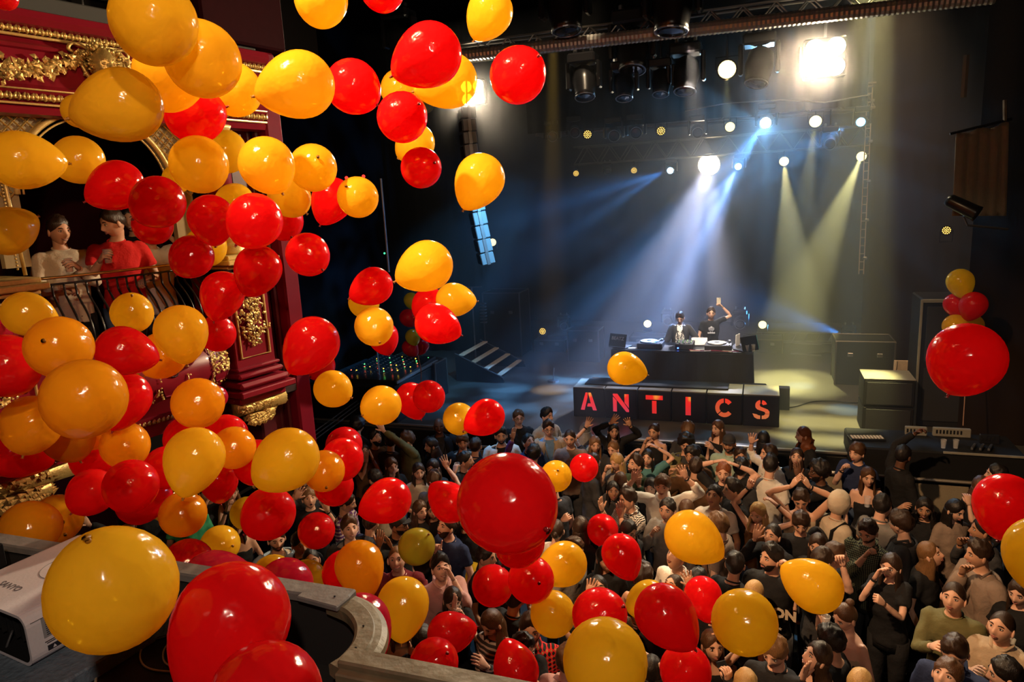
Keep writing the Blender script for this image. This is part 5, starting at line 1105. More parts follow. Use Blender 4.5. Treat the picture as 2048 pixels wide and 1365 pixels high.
def beard(mb):
    vs = []; fs = []; nu, nv = 18, 8
    for j in range(nv + 1):
        for k in range(nu + 1):
            th = (k / nu * 2 - 1) * 1.45; ph = math.acos((-.048 - .030 * (1 - abs(th) / 1.45) * (1 if j == 0 else 1)) / .116) if j == 0 else 0
            z = (-.030 - .045 * max(0, cos(th * 1.1)) ** 3 * (1 if abs(th) < .5 else .55)) * (1 - j / nv) + (-.112) * (j / nv)
            ph = math.acos(max(-1, z / .116)); p = head_shape(th, ph); n = np.array([p[0], p[1], p[2] * .5]); n /= np.linalg.norm(n); e = sin(pi * min(1, max(.02, j / nv))) ** .4 if j < nv else .6
            vs.append(p + n * (.007 * e) * (1 if abs(k - nu / 2) < nu / 2 - .5 else .1))
    for j in range(nv):
        for k in range(nu): a = j * (nu + 1) + k; fs.append((a, a + nu + 1, a + nu + 2, a + 1))
    mb.add(vs, fs)
    mb.tube([(-.028, .074, -.056), (-.012, .090, -.049), (.012, .090, -.049), (.028, .074, -.056)], [.003, .005, .005, .003], 5)
def hand_mb(mb, wr, fd, pn, side, shape, k=1.0, mi=0):
    """wrist point, finger direction, palm normal; side +1 right hand, -1 left"""
    fd = np.array(fd, float); fd /= np.linalg.norm(fd) + 1e-9; pn = np.array(pn, float); pn = pn - fd * (pn @ fd)
    if np.linalg.norm(pn) < .05: pn = np.cross(fd, (1, 0, .1))
    pn /= np.linalg.norm(pn); lt = np.cross(fd, pn) * side
    P = lambda x, y, z: np.array(wr) + (lt * x + fd * y + pn * z) * k
    rr = []
    for y, w, t in ((-.01, .024, .019), (.02, .032, .018), (.055, .041, .016), (.085, .042, .013), (.097, .036, .009)):
        rr.append([P(w * cos(a), y, t * sin(a)) for a in np.linspace(0, 2 * pi, 11)[:-1]])
    mb.loft(rr, mi)
    curl = {'open': .12, 'relax': .45, 'cup': .85, 'fist': 1.45, 'point': 1.4, 'rail': 1.0, 'flat': .05}[shape]
    for i, (x, L) in enumerate(((.031, .072), (.011, .080), (-.010, .075), (-.030, .060))):
        c = .06 if (shape == 'point' and i == 0) else curl * (1 + .08 * i); sp = x * (.9 if shape in ('open',) else .25) / .03 * .28
        d = fd + lt * sp; d /= np.linalg.norm(d); p = P(x, .088, 0); pts = [p - fd * .01 * k, p]; a = 0
        for q, l in enumerate((.45, .32, .23)):
            a += c * (.8, 1.0, .7)[q]; p = p + (d * cos(a) + pn * sin(a)) * L * l * k; pts.append(p)
        mb.tube(pts, np.array([.0095, .0098, .0088, .0080, .0060]) * k, 6, mi)
    a = .9 if shape in ('open', 'flat') else .45; tz = .25 if shape in ('open', 'flat', 'relax') else .9
    p0 = P(.022, .022, .003); d = lt * sin(a) + fd * cos(a) + pn * tz * .6; d /= np.linalg.norm(d); p1 = p0 + d * .038 * k; d2 = d * .8 + fd * .4 + pn * (.2 if tz < .5 else .6) - lt * (0 if tz < .5 else .5); d2 /= np.linalg.norm(d2)
    mb.tube([p0, p1, p1 + d2 * .026 * k, p1 + d2 * .044 * k], np.array([.0135, .0115, .0100, .0070]) * k, 6, mi)
def ik(S, T, l1, l2, pole):
    d = T - S; L = np.linalg.norm(d)
    if L > (l1 + l2) * .985: d = d / L * (l1 + l2) * .985; L = (l1 + l2) * .985; T = S + d
    if L < .16: d = d / (L + 1e-9) * .16; L = .16; T = S + d
    u = d / L; a = (l1 * l1 - l2 * l2 + L * L) / (2 * L); h = sqrt(max(0, l1 * l1 - a * a)); pole = pole - u * (pole @ u); pole /= np.linalg.norm(pole) + 1e-9
    return S + u * a + pole * h, T
TEMP = []
def remesh_tmp(mb, voxel, it=2):
    me = mb.mesh('tmp', []); o = bpy.data.objects.new('tmp', me); COL.objects.link(o); r = o.modifiers.new('r', 'REMESH'); r.mode = 'VOXEL'; r.voxel_size = voxel
    s = o.modifiers.new('s', 'SMOOTH'); s.iterations = it; s.factor = .5; TEMP.append(o); return o
def legs(mb_t, mb_s, k, stance=.09):
    for s in (-1, 1):
        mb_t.tube([(s * .085 * k, 0, .93 * k), (s * .09 * k, .0, .75 * k), (s * (stance + .005) * k, .01, .48 * k), (s * stance * k, -.01, .25 * k), (s * stance * k, -.01, .07 * k)], np.array([.098, .090, .068, .060, .055]) * k, 10)
        mb_s.tube([(s * stance * k, -.05 * k, .045 * k), (s * stance * k, .06 * k, .045 * k), (s * stance * k, .15 * k, .035 * k)], np.array([(.035, .042), (.036, .044), (.024, .034)]) * k, 8)
    mb_t.loft([[(w * cos(a) * k, d * sin(a) * k, z * k) for a in np.linspace(0, 2 * pi, 15)[:-1]] for z, w, d in ((.82, .165, .11), (.92, .17, .12), (1.0, .15, .108))])
_t, _s = MB(), MB(); legs(_t, _s, 1.0)
LEGME = {c: _t.mesh('trousers', cloth(c), True) for c in ('denim', 'black', 'char')}; SHOEME = _s.mesh('shoes', mat('shoe_black', (.02, .018, .018), .4), True)
LEGMAP = {}
PEOPLE = []
def person(hx, hy, zh, face, pitch, skin, sex, hs, hc, top, tc, R_=None, L_=None, ex='', label='', pos=None, base=0.0, legc=None, byaw=None, roll=0):
    """hx, hy: head centre in the photograph; zh: height of the head centre above its floor"""
    H = np.array(pos, float) if pos is not None else onz(hx, hy, base + zh); k = zh / 1.63; kh = .5 + .5 * k
    if sex == 'F': kh *= .97
    tc_ = CAM - H; tc_[2] = 0; tc_ /= np.linalg.norm(tc_); rt = np.array([-tc_[1], tc_[0], 0])
    def heading(a): d = tc_ * cos(radians(a)) + rt * sin(radians(a)); return atan2(d[1], d[0]) - pi / 2
    by = heading(face * .85 if byaw is None else byaw); hyaw = heading(face) - by
    Rb = rotz(by); root = H - Rb @ np.array([0, .035 * k, 0]); root[2] = base
    e = empty('person', root, label, 'person', None, by); rs = random.Random(int(hx * 7 + hy)); seed = rs.random() * 50
    toL = lambda p: Rb.T @ (np.array(p) - root)
    Hl = toL(H); HR = rotz(hyaw) @ rotx(radians(pitch)) @ roty(radians(roll)); HM = np.eye(4); HM[:3, :3] = HR * kh; HM[:3, 3] = Hl
    core = MB(); sw = (.185 if sex == 'M' else .160) * k
    hip = .15 if sex == 'M' else .155
    prof = [(.95, hip, .10, 0), (1.08, .135 if sex == 'M' else .118, .09, 0), (1.22, .155 if sex == 'M' else .135, .105, .005), (1.33, .165 if sex == 'M' else .145, .108 if sex == 'M' else .100, .008), (1.41, .16 if sex == 'M' else .14, .09, 0), (1.45, .115, .07, -.005), (1.475, .065, .058, -.005)]
    nk = .053 if sex == 'M' else .045
    def torso(mb, grow, z0, z1, gz=0.0):
        rings = []
        for z, w, d, oy in prof:
            if z < z0 - .001 or z > z1 + .001: continue
            if sex == 'F' and z == 1.22: d += .012; oy += .012
            if z == 1.475: g = grow * .6
            else: g = grow
            rings.append([((w + g) * k * np.sign(cos(a)) * abs(cos(a)) ** .85, (d + g) * k * sin(a) + oy * k, z * k + (g * .35 if z > 1.4 else 0) + gz) for a in np.linspace(0, 2 * pi, 21)[:-1]])
        return rings
    core.loft(torso(core, 0, 1.05, 1.48))
    nb = np.array([0, -.01 * k, 1.44 * k]); nt_ = Hl + HR @ np.array([0, -.022, -.045]) * kh
    core.tube([nb, (nb + nt_) / 2, nt_], np.array([nk * 1.15, nk, nk * .95]) * k, 12)
    arms = {}; body = MB()
    for side, T in ((1, R_), (-1, L_)):
        S = np.array([side * (sw - .02 * k), 0, 1.415 * k]); l1, l2 = .285 * k, .255 * k; shp = 'relax'
        if T is None: tgt = S + np.array([side * rs.uniform(.04, .09), rs.uniform(.03, .16), -.50]) * k; pn = np.array([-side, .2, 0]); pole = np.array([side * .6, -1, 0])
        elif T == 'belly': tgt = np.array([side * .08, .23, 1.12]) * k; pn = np.array([-side * .6, -1, 0]); pole = np.array([side * .8, -.4, -.8]); shp = 'relax'
        else:
            px, py, shp = T[0], T[1], T[2]; dep = T[3] if len(T) > 3 else 'n'
            d = ray(px, py); d = d / np.linalg.norm(d); Sw = Rb @ S + root; t = (Sw - CAM) @ d; near = CAM + d * t; gap = np.linalg.norm(near - Sw); rch = .44 * k
            fc_ = H + tc_ * .125 * k - np.array([0, 0, .03]); tf = (fc_ - CAM) @ d; nf = CAM + d * tf
            if np.linalg.norm(nf - fc_) < .17 and dep != 'm': near = nf
            elif gap < rch: hh = sqrt(rch * rch - gap * gap); near = CAM + d * (t + {'n': -hh, 'f': hh, 'm': -hh * .15}[dep])
            tgt = toL(near); pole = np.array([side * .40, .05, -1.0]) if tgt[2] < 1.70 * k else np.array([side * 1.0, -.1, -.45 if tgt[2] < 1.8 * k else -.1]); pn = Rb.T @ (CAM - near) / 5 * (1 if shp in ('open', 'point', 'flat') else 1)
            if shp in ('cup', 'fist', 'relax', 'rail'): pn = np.array([-side * 1.0, .15, -.1])
            if shp == 'flat': pn = np.array([-side * 1.0, -.3, -.1])
            if shp == 'rail': pn = np.array([0, .1, -1])
            if tgt[2] > 1.45 * k: S = S + np.array([-side * .012, 0, .035 * k])
        if T is not None and T != 'belly':           # the pixel marks the hand, so the wrist sits a little short of it
            E, T2 = ik(S, tgt, l1, l2, pole); f0 = (T2 - E) / np.linalg.norm(T2 - E); tgt = tgt - f0 * .075 * k
        E, T2 = ik(S, tgt, l1, l2, pole); fd = (T2 - E) / np.linalg.norm(T2 - E)
        if T is None: fd = fd + np.array([0, .1, 0])
        if shp == 'rail': fd = np.array([-side * .7, .6, -.2])
        if T is not None and T != 'belly' and shp in ('open', 'flat', 'point') : fd = fd * .7 + np.array([0, 0, .6])
        ar = (.0 if sex == 'M' else -.006)
        core.tube([S + (S - E) * .12, S, S * .6 + E * .4, E, E * .65 + T2 * .35, T2], np.array([.030, .047 + ar, .043 + ar, .037 + ar, .038 + ar, .026 + ar * .3]) * k, 10)
        arms[side] = (S, E, T2, fd, pn); hand_mb(body, T2, fd, pn, side, shp, kh)
    HMy = np.eye(4); HMy[:3, :3] = rotz(hyaw) * kh; piv = np.array([0, -.03, -.03]); HMy[:3, 3] = HM[:3, :3] @ piv + HM[:3, 3] - HMy[:3, :3] @ piv
    def fall(hb):                                        # long hair hangs straight down however the head tips
        a = np.array(hb.v); w = np.clip((-.02 - a[:, 2]) / .11, 0, 1)[:, None]; hb.v = [tuple(p) for p in (a @ HM[:3, :3].T + HM[:3, 3]) * (1 - w) + (a @ HMy[:3, :3].T + HMy[:3, 3]) * w]; return hb
    mouth = 2 if 'o' in ex else (1 if 's' in ex else 0); hm = MB(); head_mb(hm, mouth, jaw=.85 if sex == 'M' else 1.1); hm.xf(HM); 
    body.add(hm.v, hm.f); body.m[-len(hm.m):] = hm.m
    tmpo = remesh_tmp(core, .0165, 2)
    PEOPLE.append((e, tmpo, body, skin, hc))
    if hs and hs not in ('bald', 'hood', 'cap', 'beanie'): obj('hair', fall(hair(hs, hc, seed)), hairmat(hc), e, True)
    elif hs == 'cap':
        mb = MB(); cap_shell(mb, .014, .050, .02, -.01); mb.xf(HM); obj('cap', mb, cloth('char'), e, True); mb = MB(); mb.loft([[(x, .085 + .055 * (1 - (x / .075) ** 2) * f, .050 - .006 * f + z) for x in np.linspace(-.07, .07, 9)] + [(x, .085, .050 + z) for x in np.linspace(.07, -.07, 9)] for z, f in ((-.003, 1), (.003, 1))]); mb.xf(HM); obj('cap_peak', mb, cloth('char'), e); obj('hair', hair('buzz', hc, seed).xf(HM), hairmat(hc), e, True)
    elif hs == 'hood':
        mb = MB(); cap_shell(mb, .032, .060, -.095, -.111, .006, seed, .012); mb.xf(HM); obj('hood', mb, cloth(tc), e, True)
    if 'b' in ex: mb = MB(); beard(mb); mb.xf(HM); obj('beard', mb, hairmat(hc), e, True)
    if 'g' in ex:
        mb = MB()
        for s in (-1, 1): mb.tube([(s * .032 + .021 * cos(a), .100 - .012 * abs(cos(a)) * (1 if s * cos(a) > 0 else 0), .002 + .015 * sin(a)) for a in np.linspace(0, 2 * pi, 13)[:-1]], .0025, 4, closed=True); mb.tube([(s * .053, .088, .006), (s * .079, .03, .004), (s * .080, -.01, .0)], .0022, 4)
        mb.tube([(-.011, .103, .006), (.011, .103, .006)], .0022, 4); mb.xf(HM); obj('glasses', mb, BLKG, e)
    if 'k' in ex:                                        # sunglasses pushed up on the hair
        mb = MB(); [mb.ell((s * .035, .075, .095), (.027, .008, .018), 10, 6) for s in (-1, 1)]; mb.xf(HM); obj('sunglasses', mb, BLKG, e, True)
    if 'e' in ex:
        mb = MB(); mb.tube([(.115 * sin(a), -.02, .02 + .115 * cos(a) + .012) for a in np.linspace(-1.6, 1.6, 15)], .008, 6); [mb.ell((s * .10, -.01, -.01), (.02, .035, .035), 10, 6) for s in (-1, 1)]; mb.xf(HM); obj('headphones', mb, BLK, e, True)
    # clothing
    g = {'tank': .008, 'strapless': .008, 'tee': .018, 'long': .020, 'shirt': .022, 'jacket': .020, 'hoodie': .026, 'open': .018}[top.split('+')[0]]
    kind = top.split('+')[0]; cm = cloth(tc)
    def sleeve(mb, side, frac, g1):
        S, E, T2, fd, pn = arms[side]; pts = [S + (S - E) * .10 + np.array([-side * .03, 0, 0]), S, S * .5 + E * .5]; rr = [.035 + g1, .050 + g1, .047 + g1]
        if frac > 1: pts += [E, E * .55 + T2 * .45, E + (T2 - E) * (frac - 1)]; rr += [.043 + g1, .038 + g1 * .9, .030 + g1 * .7]
        else: pts += [S + (E - S) * frac]; rr += [.048 + g1 * 1.2]
        mb.tube(pts, np.array(rr) * k, 10)
    def garment(name, gg, frac, m, z1=1.48, ph=0, vox=.021):
        mb = MB(); z0 = .95; mb.loft(torso(mb, gg, z0, z1)); a_ = MB(); hem = .86 * k
        mb.loft([[((hip + gg) * k * cos(a), (.105 + gg) * k * sin(a), z) for a in np.linspace(0, 2 * pi, 21)[:-1]] for z in (hem, .96 * k)])
        if frac:
            for s in (1, -1): sleeve(mb, s, frac, gg * .75)
        o = obj(name, mb, m, e, True); r = o.modifiers.new('merge', 'REMESH'); r.mode = 'VOXEL'; r.voxel_size = vox; r.use_smooth_shade = True
        s_ = o.modifiers.new('soften', 'SMOOTH'); s_.iterations = 3; s_.factor = .5
        dm = o.modifiers.new('folds', 'DISPLACE'); dm.texture = FOLD; dm.strength = .030 if gg > .012 else .012; dm.mid_level = .5; dm.texture_coords = 'GLOBAL'
        return o
    def openfront(gg, frac, m, name='jacket', gap=.075):
        mb = MB(); rings = []
        for z, w, d, oy in [(.84, hip + .01, .11, 0)] + prof[:-1]:
            n = 19; r = []; ga = gap * (1.25 if z < 1.3 else .8) / .16
            for q, s2 in ((gg + .016, 1), (gg, -1)):
                for i in range(n):
                    u = i / (n - 1); u = u if s2 > 0 else 1 - u; a = pi / 2 + ga + (2 * pi - 2 * ga) * u
                    r.append(((w + q) * k * cos(a), (d + q) * k * sin(a) + oy * k, z * k + (q * .3 if z > 1.4 else 0)))
            rings.append(r)
        mb.loft(rings); arm = MB()
        o = obj(name, mb, m, e, True)
        for s in (1, -1):
            a_ = MB(); sleeve(a_, s, frac, gg + .004); obj('sleeve', a_, m, e, True)
        for s in (-1, 1): c_ = MB(); c_.tube([(s * .030 * k, .108 * k + gg, 1.22 * k), (s * .062 * k, .090 * k + gg, 1.36 * k), (s * .075 * k, .045 * k, 1.455 * k + gg * .3), (s * .05 * k, -.05 * k, 1.49 * k)], [(.006, .018), (.006, .026), (.007, .026), (.007, .022)], 8); obj('lapel', c_, m, e, True)
    if kind == 'tee': garment('tshirt', g, .62, cm)
    elif kind == 'long': garment('sweater', g, 1.9, cm)
    elif kind == 'hoodie': garment('hoodie', g, 1.92, cm)
    elif kind == 'tank': garment('vest_top', g, 0, cm, 1.42)
    elif kind == 'strapless': garment('strapless_top', g, 0, cm, 1.335)
    elif kind == 'shirt':
        garment('shirt', g, 1.55, cm)
        mb = MB()
        for s in (-1, 1): mb.tube([(s * .006, .075 * k, 1.455 * k), (s * .045 * k, .062 * k, 1.478 * k), (s * .066 * k, .01 * k, 1.50 * k), (s * .05 * k, -.055 * k, 1.515 * k), (0, -.068 * k, 1.518 * k)], [(.004, .014)] + [(.005, .022)] * 4, 6)
        obj('collar', mb, cm, e, True); mb = MB(); mb.box((0, .133 * k, 1.2 * k), (.022, .004, .40 * k), b=.001); obj('button_placket', mb, cm, e)
    elif kind in ('jacket', 'open'):
        inner = top.split('+')[1]; garment('tshirt', .010, 0, cloth(inner)); openfront(.024, 1.9, cm)
    if kind in ('tee', 'long', 'hoodie') and sex == 'M':
        mb = MB(); mb.tube([(.066 * k * cos(a), .066 * k * sin(a) * .95 + .002, 1.484 * k - .018 * k * sin(a)) for a in np.linspace(0, 2 * pi, 15)[:-1]], .008 * k, 5, closed=True); obj('neckband', mb, cm, e, True)
    if 'h' in ex:                                        # hood lying on the back + rucksack straps
        mb = MB(); [mb.tube([(s * .10 * k, -.14 * k, 1.20 * k), (s * .115 * k, -.12 * k, 1.42 * k), (s * .115 * k, .02 * k, 1.475 * k), (s * .11 * k, .14 * k, 1.38 * k), (s * .12 * k, .13 * k, 1.15 * k)], [(.006, .024)] * 5, 6) for s in (-1, 1)]; obj('rucksack_strap', mb, BLK, e, True)
        mb = MB(); mb.ell((0, -.20 * k, 1.22 * k), (.14, .09, .20), 14, 10); obj('rucksack', mb, cloth('char'), e, True)
    for q, side in (('w', 1), ('v', -1)):
        if q in ex: S, E, T2, fd, pn = arms[side]; mb = MB(); c = T2 * .92 + E * .08; mb.lathe([(.029 * k, -.008), (.031 * k, 0), (.029 * k, .008)], c, 12, 0, align(T2 - E)); obj('wristband', mb, BLKG, e)
    lc = legc or rs.choice(['denim', 'black', 'black', 'char'])
    for me_, nm in ((LEGME[lc], 'trousers'), (SHOEME, 'shoes')): o = bpy.data.objects.new(nm, me_); COL.objects.link(o); o.parent = e; o.scale = (k, k, k)
    def wp(side): S, E, T2, fd, pn = arms[side]; fdn = fd / np.linalg.norm(fd); pnn = pn - fdn * (pn @ fdn); pnn /= np.linalg.norm(pnn) + 1e-9; return Rb @ (T2 + fdn * .075 * kh + pnn * .035 * kh) + root
    return e, wp, HM, k
FOLD = bpy.data.textures.new('fold_noise', 'CLOUDS'); FOLD.noise_scale = .11; FOLD.noise_depth = 2
def finish_people():
    bpy.context.view_layer.update(); dg = bpy.context.evaluated_depsgraph_get()
    for e, t, body, skin, hc in PEOPLE:
        me = bpy.data.meshes.new_from_object(t.evaluated_get(dg)); n = len(me.vertices); co = np.empty(n * 3, np.float32); me.vertices.foreach_get('co', co)
        fs = [tuple(p.vertices) for p in me.polygons]; full = MB(); full.add(co.reshape(-1, 3), fs, 0); full.add(body.v, body.f); full.m[-len(body.m):] = body.m
        bpy.data.meshes.remove(me); old = t.data; bpy.data.objects.remove(t); bpy.data.meshes.remove(old)
        obj('body', full, [skinmat(skin), hairmat(hc), LIP, EYEW, IRIS if True else MOUTH, TEETH], e, True)
M_, F_ = 'M', 'F'
G = [
# hx, hy, zh, face, pitch, skin, sex, hair, hairc, top, colour, R hand, L hand, extras, label
(716, 852, 1.62, 150, 0, 'L', M_, 'afro', 'blk', 'long', 'black', None, None, '', 'person with a dark frizzy head of hair seen from behind at the left rail'),
(751, 878, 1.62, 35, 22, 'L', M_, 'quiff', 'blk', 'long', 'brown', 'belly', None, 'b', 'person with black quiff and moustache in a brown shirt gazing up'),
(813, 881, 1.66, -75, 8, 'L', M_, 'curly', 'br', 'long', 'olive', None, (758, 856, 'open', 'm'), '', 'person in an olive sweater stretching one arm up to a gold balloon'),
(727, 904, 1.50, 20, 12, 'L', F_, 'long', 'dbr', 'tee', 'brown', (733, 915, 'flat'), (741, 912, 'flat'), 'o', 'open mouthed person with long dark hair pressing hands together beside the red balloon pair'),
(783, 933, 1.52, 20, 0, 'L', F_, 'long', 'br', 'tee', 'black', (786, 948, 'relax'), None, '', 'person with long brown hair resting a hand on the chin below the reaching arm'),
(837, 944, 1.52, 10, 0, 'L', F_, 'long', 'dbr', 'tee', 'cream', 'belly', None, 's', 'smiling person with dark hair in a cream lace top'),
(866, 936, 1.50, -20, 0, 'L', F_, 'bob', 'dbr', 'tee', 'char', None, None, 's', 'person half behind the raised open hand, hair lit blue'),
(868, 962, 1.58, 168, 0, 'L', M_, 'curly', 'br', 'tee', 'grey', (888, 928, 'open', 'n'), None, '', 'curly haired person seen from behind raising an open hand with spread fingers'),
(750, 958, 1.56, -140, -8, 'M', M_, 'short', 'blk', 'long', 'beige', None, None, '', 'black haired person turned away in a beige top above the red teardrop balloon'),
(619, 997, 1.60, 5, 16, 'L', M_, 'fringe', 'lbr', 'tee', 'black', (604, 992, 'open'), (648, 1012, 'open'), 'ov', 'astonished fair haired person in black raising both hands at the left'),
(605, 962, 1.60, 5, 5, 'T', M_, 'short', 'blk', 'tee', 'char', (592, 975, 'relax'), None, 'sb', 'grinning bearded person behind the astonished one'),
(693, 1006, 1.62, 75, -12, 'M', M_, 'short', 'dbr', 'tee', 'purple_stripe', 'belly', None, '', 'person in a purple striped shirt, face half under red balloons'),
(699, 1058, 1.64, 14, 16, 'L', M_, 'quiff', 'br', 'open+grey', 'char', None, None, 's', 'smiling young person with tall brown quiff in a dark piped jacket'),
(742, 1045, 1.60, 150, -10, 'M', M_, 'short', 'dbr', 'long', 'navy', None, None, '', 'person in a shiny dark blue jacket seen from behind'),
(797, 1050, 1.62, 60, 0, 'T', M_, 'cap', 'blk', 'tee', 'black', (762, 1080, 'flat'), (776, 1088, 'flat'), 'gb', 'person in dark cap and glasses clapping beside the lime balloon'),
(840, 1022, 1.52, 32, 2, 'L', F_, 'wavy', 'br', 'tee', 'char', None, None, '', 'person with wavy brown hair looking right beside the red teardrop balloon'),
(866, 1020, 1.50, 0, 5, 'L', F_, 'long', 'dbr', 'tee', 'black', None, None, '', 'person half hidden by the flat sided red balloon'),
(893, 1055, 1.62, -52, 24, 'L', M_, 'short', 'dbr', 'tee', 'navy', (878, 1094, 'point', 'n'), None, 'b', 'bearded person in dark tee looking up left with two fingers raised'),
(878, 853, 1.66, 0, 0, 'D', M_, 'bald', 'blk', 'jacket+char', 'black', None, None, 's', 'bald dark skinned person smiling at the back left'),
(863, 892, 1.52, -70, 0, 'M', F_, 'wavy', 'dbr', 'tee', 'black', None, None, '', 'person with dark wavy hair in left profile behind the crowd'),
(925, 884, 1.62, 0, -4, 'L', M_, 'fringe', 'br', 'open+taupe', 'black', None, None, '', 'serious young person with curtain hair and dark open jacket'),
(951, 893, 1.58, 165, 0, 'L', M_, 'short', 'dbr', 'long', 'navy', None, None, '', 'person from behind with blue lit short hair'),
(931, 922, 1.60, 70, 5, 'L', M_, 'short', 'blk', 'long', 'black', (914, 940, 'cup'), None, '', 'person in right profile holding a small clear cup by the largest red balloon'),
(782, 883, 1.60, 170, 0, 'L', M_, 'short', 'dbr', 'long', 'char', None, None, '', 'person seen from behind between the two leftmost raised faces'),
(1002, 872, 1.66, 2, 2, 'M', M_, 'quiff', 'blk', 'jacket+black', 'white', None, None, 'b', 'bearded person in a white jacket over a black shirt'),
(1037, 836, 1.68, 10, 0, 'L', M_, 'short', 'br', 'tee', 'black', 'belly', 'belly', 'g', 'person in glasses and black tee leaning on the stage edge'),
(1094, 833, 1.68, 45, 5, 'L', M_, 'quiff', 'blk', 'long', 'beige', None, None, '', 'black haired person in beige turned right, face lit blue'),
(1097, 858, 1.64, 8, 0, 'L', M_, 'quiff', 'dbr', 'jacket+blue', 'beige', None, None, 'g', 'person in glasses with a bright blue shirt under an open beige jacket'),
(1058, 886, 1.60, 30, 28, 'M', M_, 'short', 'blk', 'tee', 'navy', None, None, '', 'black haired person tipping the face up at a balloon'),
(1068, 908, 1.58, 172, 5, 'M', M_, 'curly', 'blk', 'long', 'purple', None, (1028, 868, 'flat', 'm'), '', 'person from behind in purple with one arm pointing up left'),
(1140, 877, 1.66, -8, -4, 'L', M_, 'buzz', 'dbr', 'long', 'taupe', None, None, '', 'person with cropped hair in a loose taupe sweater'),
(1171, 862, 1.54, 160, 0, 'L', F_, 'wavy', 'gry', 'tee', 'ltblue', None, None, '', 'person with wavy ash hair facing the stage'),
(1190, 890, 1.52, 10, 0, 'L', F_, 'long', 'lbr', 'tee', 'char', (1178, 846, 'open', 'm'), None, 'w', 'fair haired person with one bare arm raised and bent wrist'),
(1227, 863, 1.55, 10, 5, 'M', F_, 'long', 'blk', 'long', 'black', (1232, 843, 'open'), (1254, 847, 'open'), '', 'person in black hiding the face behind both raised hands'),
(1227, 899, 1.50, -30, -5, 'L', F_, 'tied', 'lbr', 'tee', 'char', None, None, '', 'person with tied light brown hair between the blonde heads'),
(1234, 924, 1.52, -40, -12, 'L', F_, 'long', 'bln', 'tee', 'grey', (1216, 933, 'fist'), None, '', 'blonde person with hand to the mouth in a grey top'),
(1271, 931, 1.62, -50, 22, 'M', M_, 'quiff', 'dbr', 'long', 'dkgreen', None, (1278, 957, 'open', 'n'), 'b', 'bearded person in dark green watching the balloons above left'),
(1295, 917, 1.50, -10, 12, 'L', F_, 'long', 'blk', 'tee', 'teal', (1271, 905, 'relax', 'm'), (1305, 892, 'relax', 'm'), '', 'person in teal with both forearms crossed above the head'),
(1186, 925, 1.56, 120, 0, 'M', F_, 'wavy', 'dbr', 'long', 'char', None, None, '', 'person with long dark hair behind the round red balloon'),
(1227, 983, 1.50, 2, 14, 'T', F_, 'long', 'blk', 'tee', 'black', None, None, '', 'black haired person looking straight up at the lens beside the checked shirt'),
(1256, 1000, 1.64, -58, 4, 'M', M_, 'quiff', 'dbr', 'shirt', 'white_chk', (1205, 1011, 'flat', 'm'), (1243, 1020, 'flat', 'n'), 's', 'person in a black and white checked shirt about to clap'),
(1241, 964, 1.58, 180, 0, 'L', M_, 'buzz', 'br', 'tee', 'char', None, None, '', 'person with close cropped hair behind the checked shirt'),
(1105, 973, 1.62, -160, 0, 'L', M_, 'short', 'dbr', 'tee', 'char', None, (1133, 1036, 'fist', 'n'), 'v', 'person in charcoal tee with wristband behind the largest red balloon'),
(1161, 1057, 1.56, 175, 0, 'L', F_, 'long', 'dbr', 'tee', 'black', None, None, '', 'person with smooth dark hair seen from behind above the gold balloon'),
(1257, 1062, 1.52, 40, -10, 'M', F_, 'longcurly', 'blk', 'tee', 'char', None, None, 'g', 'person with dark curls under the checked shirt'),
(1113, 1062, 1.50, 170, 0, 'L', F_, 'tied', 'dbr', 'tee', 'white', None, None, '', 'person in a white top squeezed beside the largest red balloon'),
(1308, 864, 1.54, -22, 0, 'M', F_, 'pony', 'dbr', 'tank', 'black', (1295, 877, 'fist', 'n'), None, 's', 'person with a high ponytail in a black vest leaning on the stage'),
(1376, 862, 1.60, 175, 5, 'L', M_, 'curly', 'lbr', 'tee', 'char', None, None, '', 'light curly haired person facing the stage under the letter I'),
(1372, 888, 1.62, 0, -12, 'M', M_, 'afro', 'blk', 'jacket+char', 'olive', None, None, '', 'person with thick black curls in an olive jacket looking down'),
(1384, 912, 1.60, -25, 4, 'T', M_, 'curly', 'blk', 'jacket+black', 'brown', None, None, 's', 'curly haired person in a brown corduroy jacket'),
(1436, 857, 1.56, -42, 2, 'L', F_, 'long', 'br', 'tank', 'black', None, (1420, 893, 'relax', 'n'), 's', 'person with very long brown hair laughing under the letter C'),
(1458, 888, 1.64, -8, 0, 'T', M_, 'cap', 'blk', 'shirt', 'mint', None, None, 'b', 'bearded person in black cap and mint shirt'),
(1447, 946, 1.62, -5, 2, 'L', M_, 'short', 'red', 'tee', 'black', (1441, 924, 'relax', 'm'), (1462, 930, 'relax', 'm'), 'ov', 'laughing person clasping both hands on top of the head'),
(1482, 938, 1.58, 170, 0, 'M', M_, 'curly', 'blk', 'tee', 'char', None, None, '', 'black haired person from behind next to the laughing one'),
(1466, 981, 1.64, -72, 8, 'M', M_, 'quiff', 'blk', 'tee', 'black', None, None, '', 'person with faded black quiff in left profile'),
(1428, 994, 1.62, -18, 26, 'T', M_, 'short', 'blk', 'tee', 'white', None, None, '', 'tanned person in a white tee looking up'),
(1325, 972, 1.66, -8, 2, 'L', M_, 'fringe', 'br', 'shirt', 'white', (1273, 952, 'open', 'n'), (1362, 947, 'open', 'n'), 'v', 'person in a loose white shirt raising both arms in the centre'),
(1302, 976, 1.50, -15, 4, 'L', F_, 'bob', 'blk', 'tee', 'char', None, None, 's', 'person peering out behind the loose white shirt'),
(1335, 1021, 1.62, -22, 10, 'M', M_, 'short', 'blk', 'long', 'grey', (1310, 1056, 'fist', 'n'), None, '', 'black haired person in a grey shirt with raised fist'),
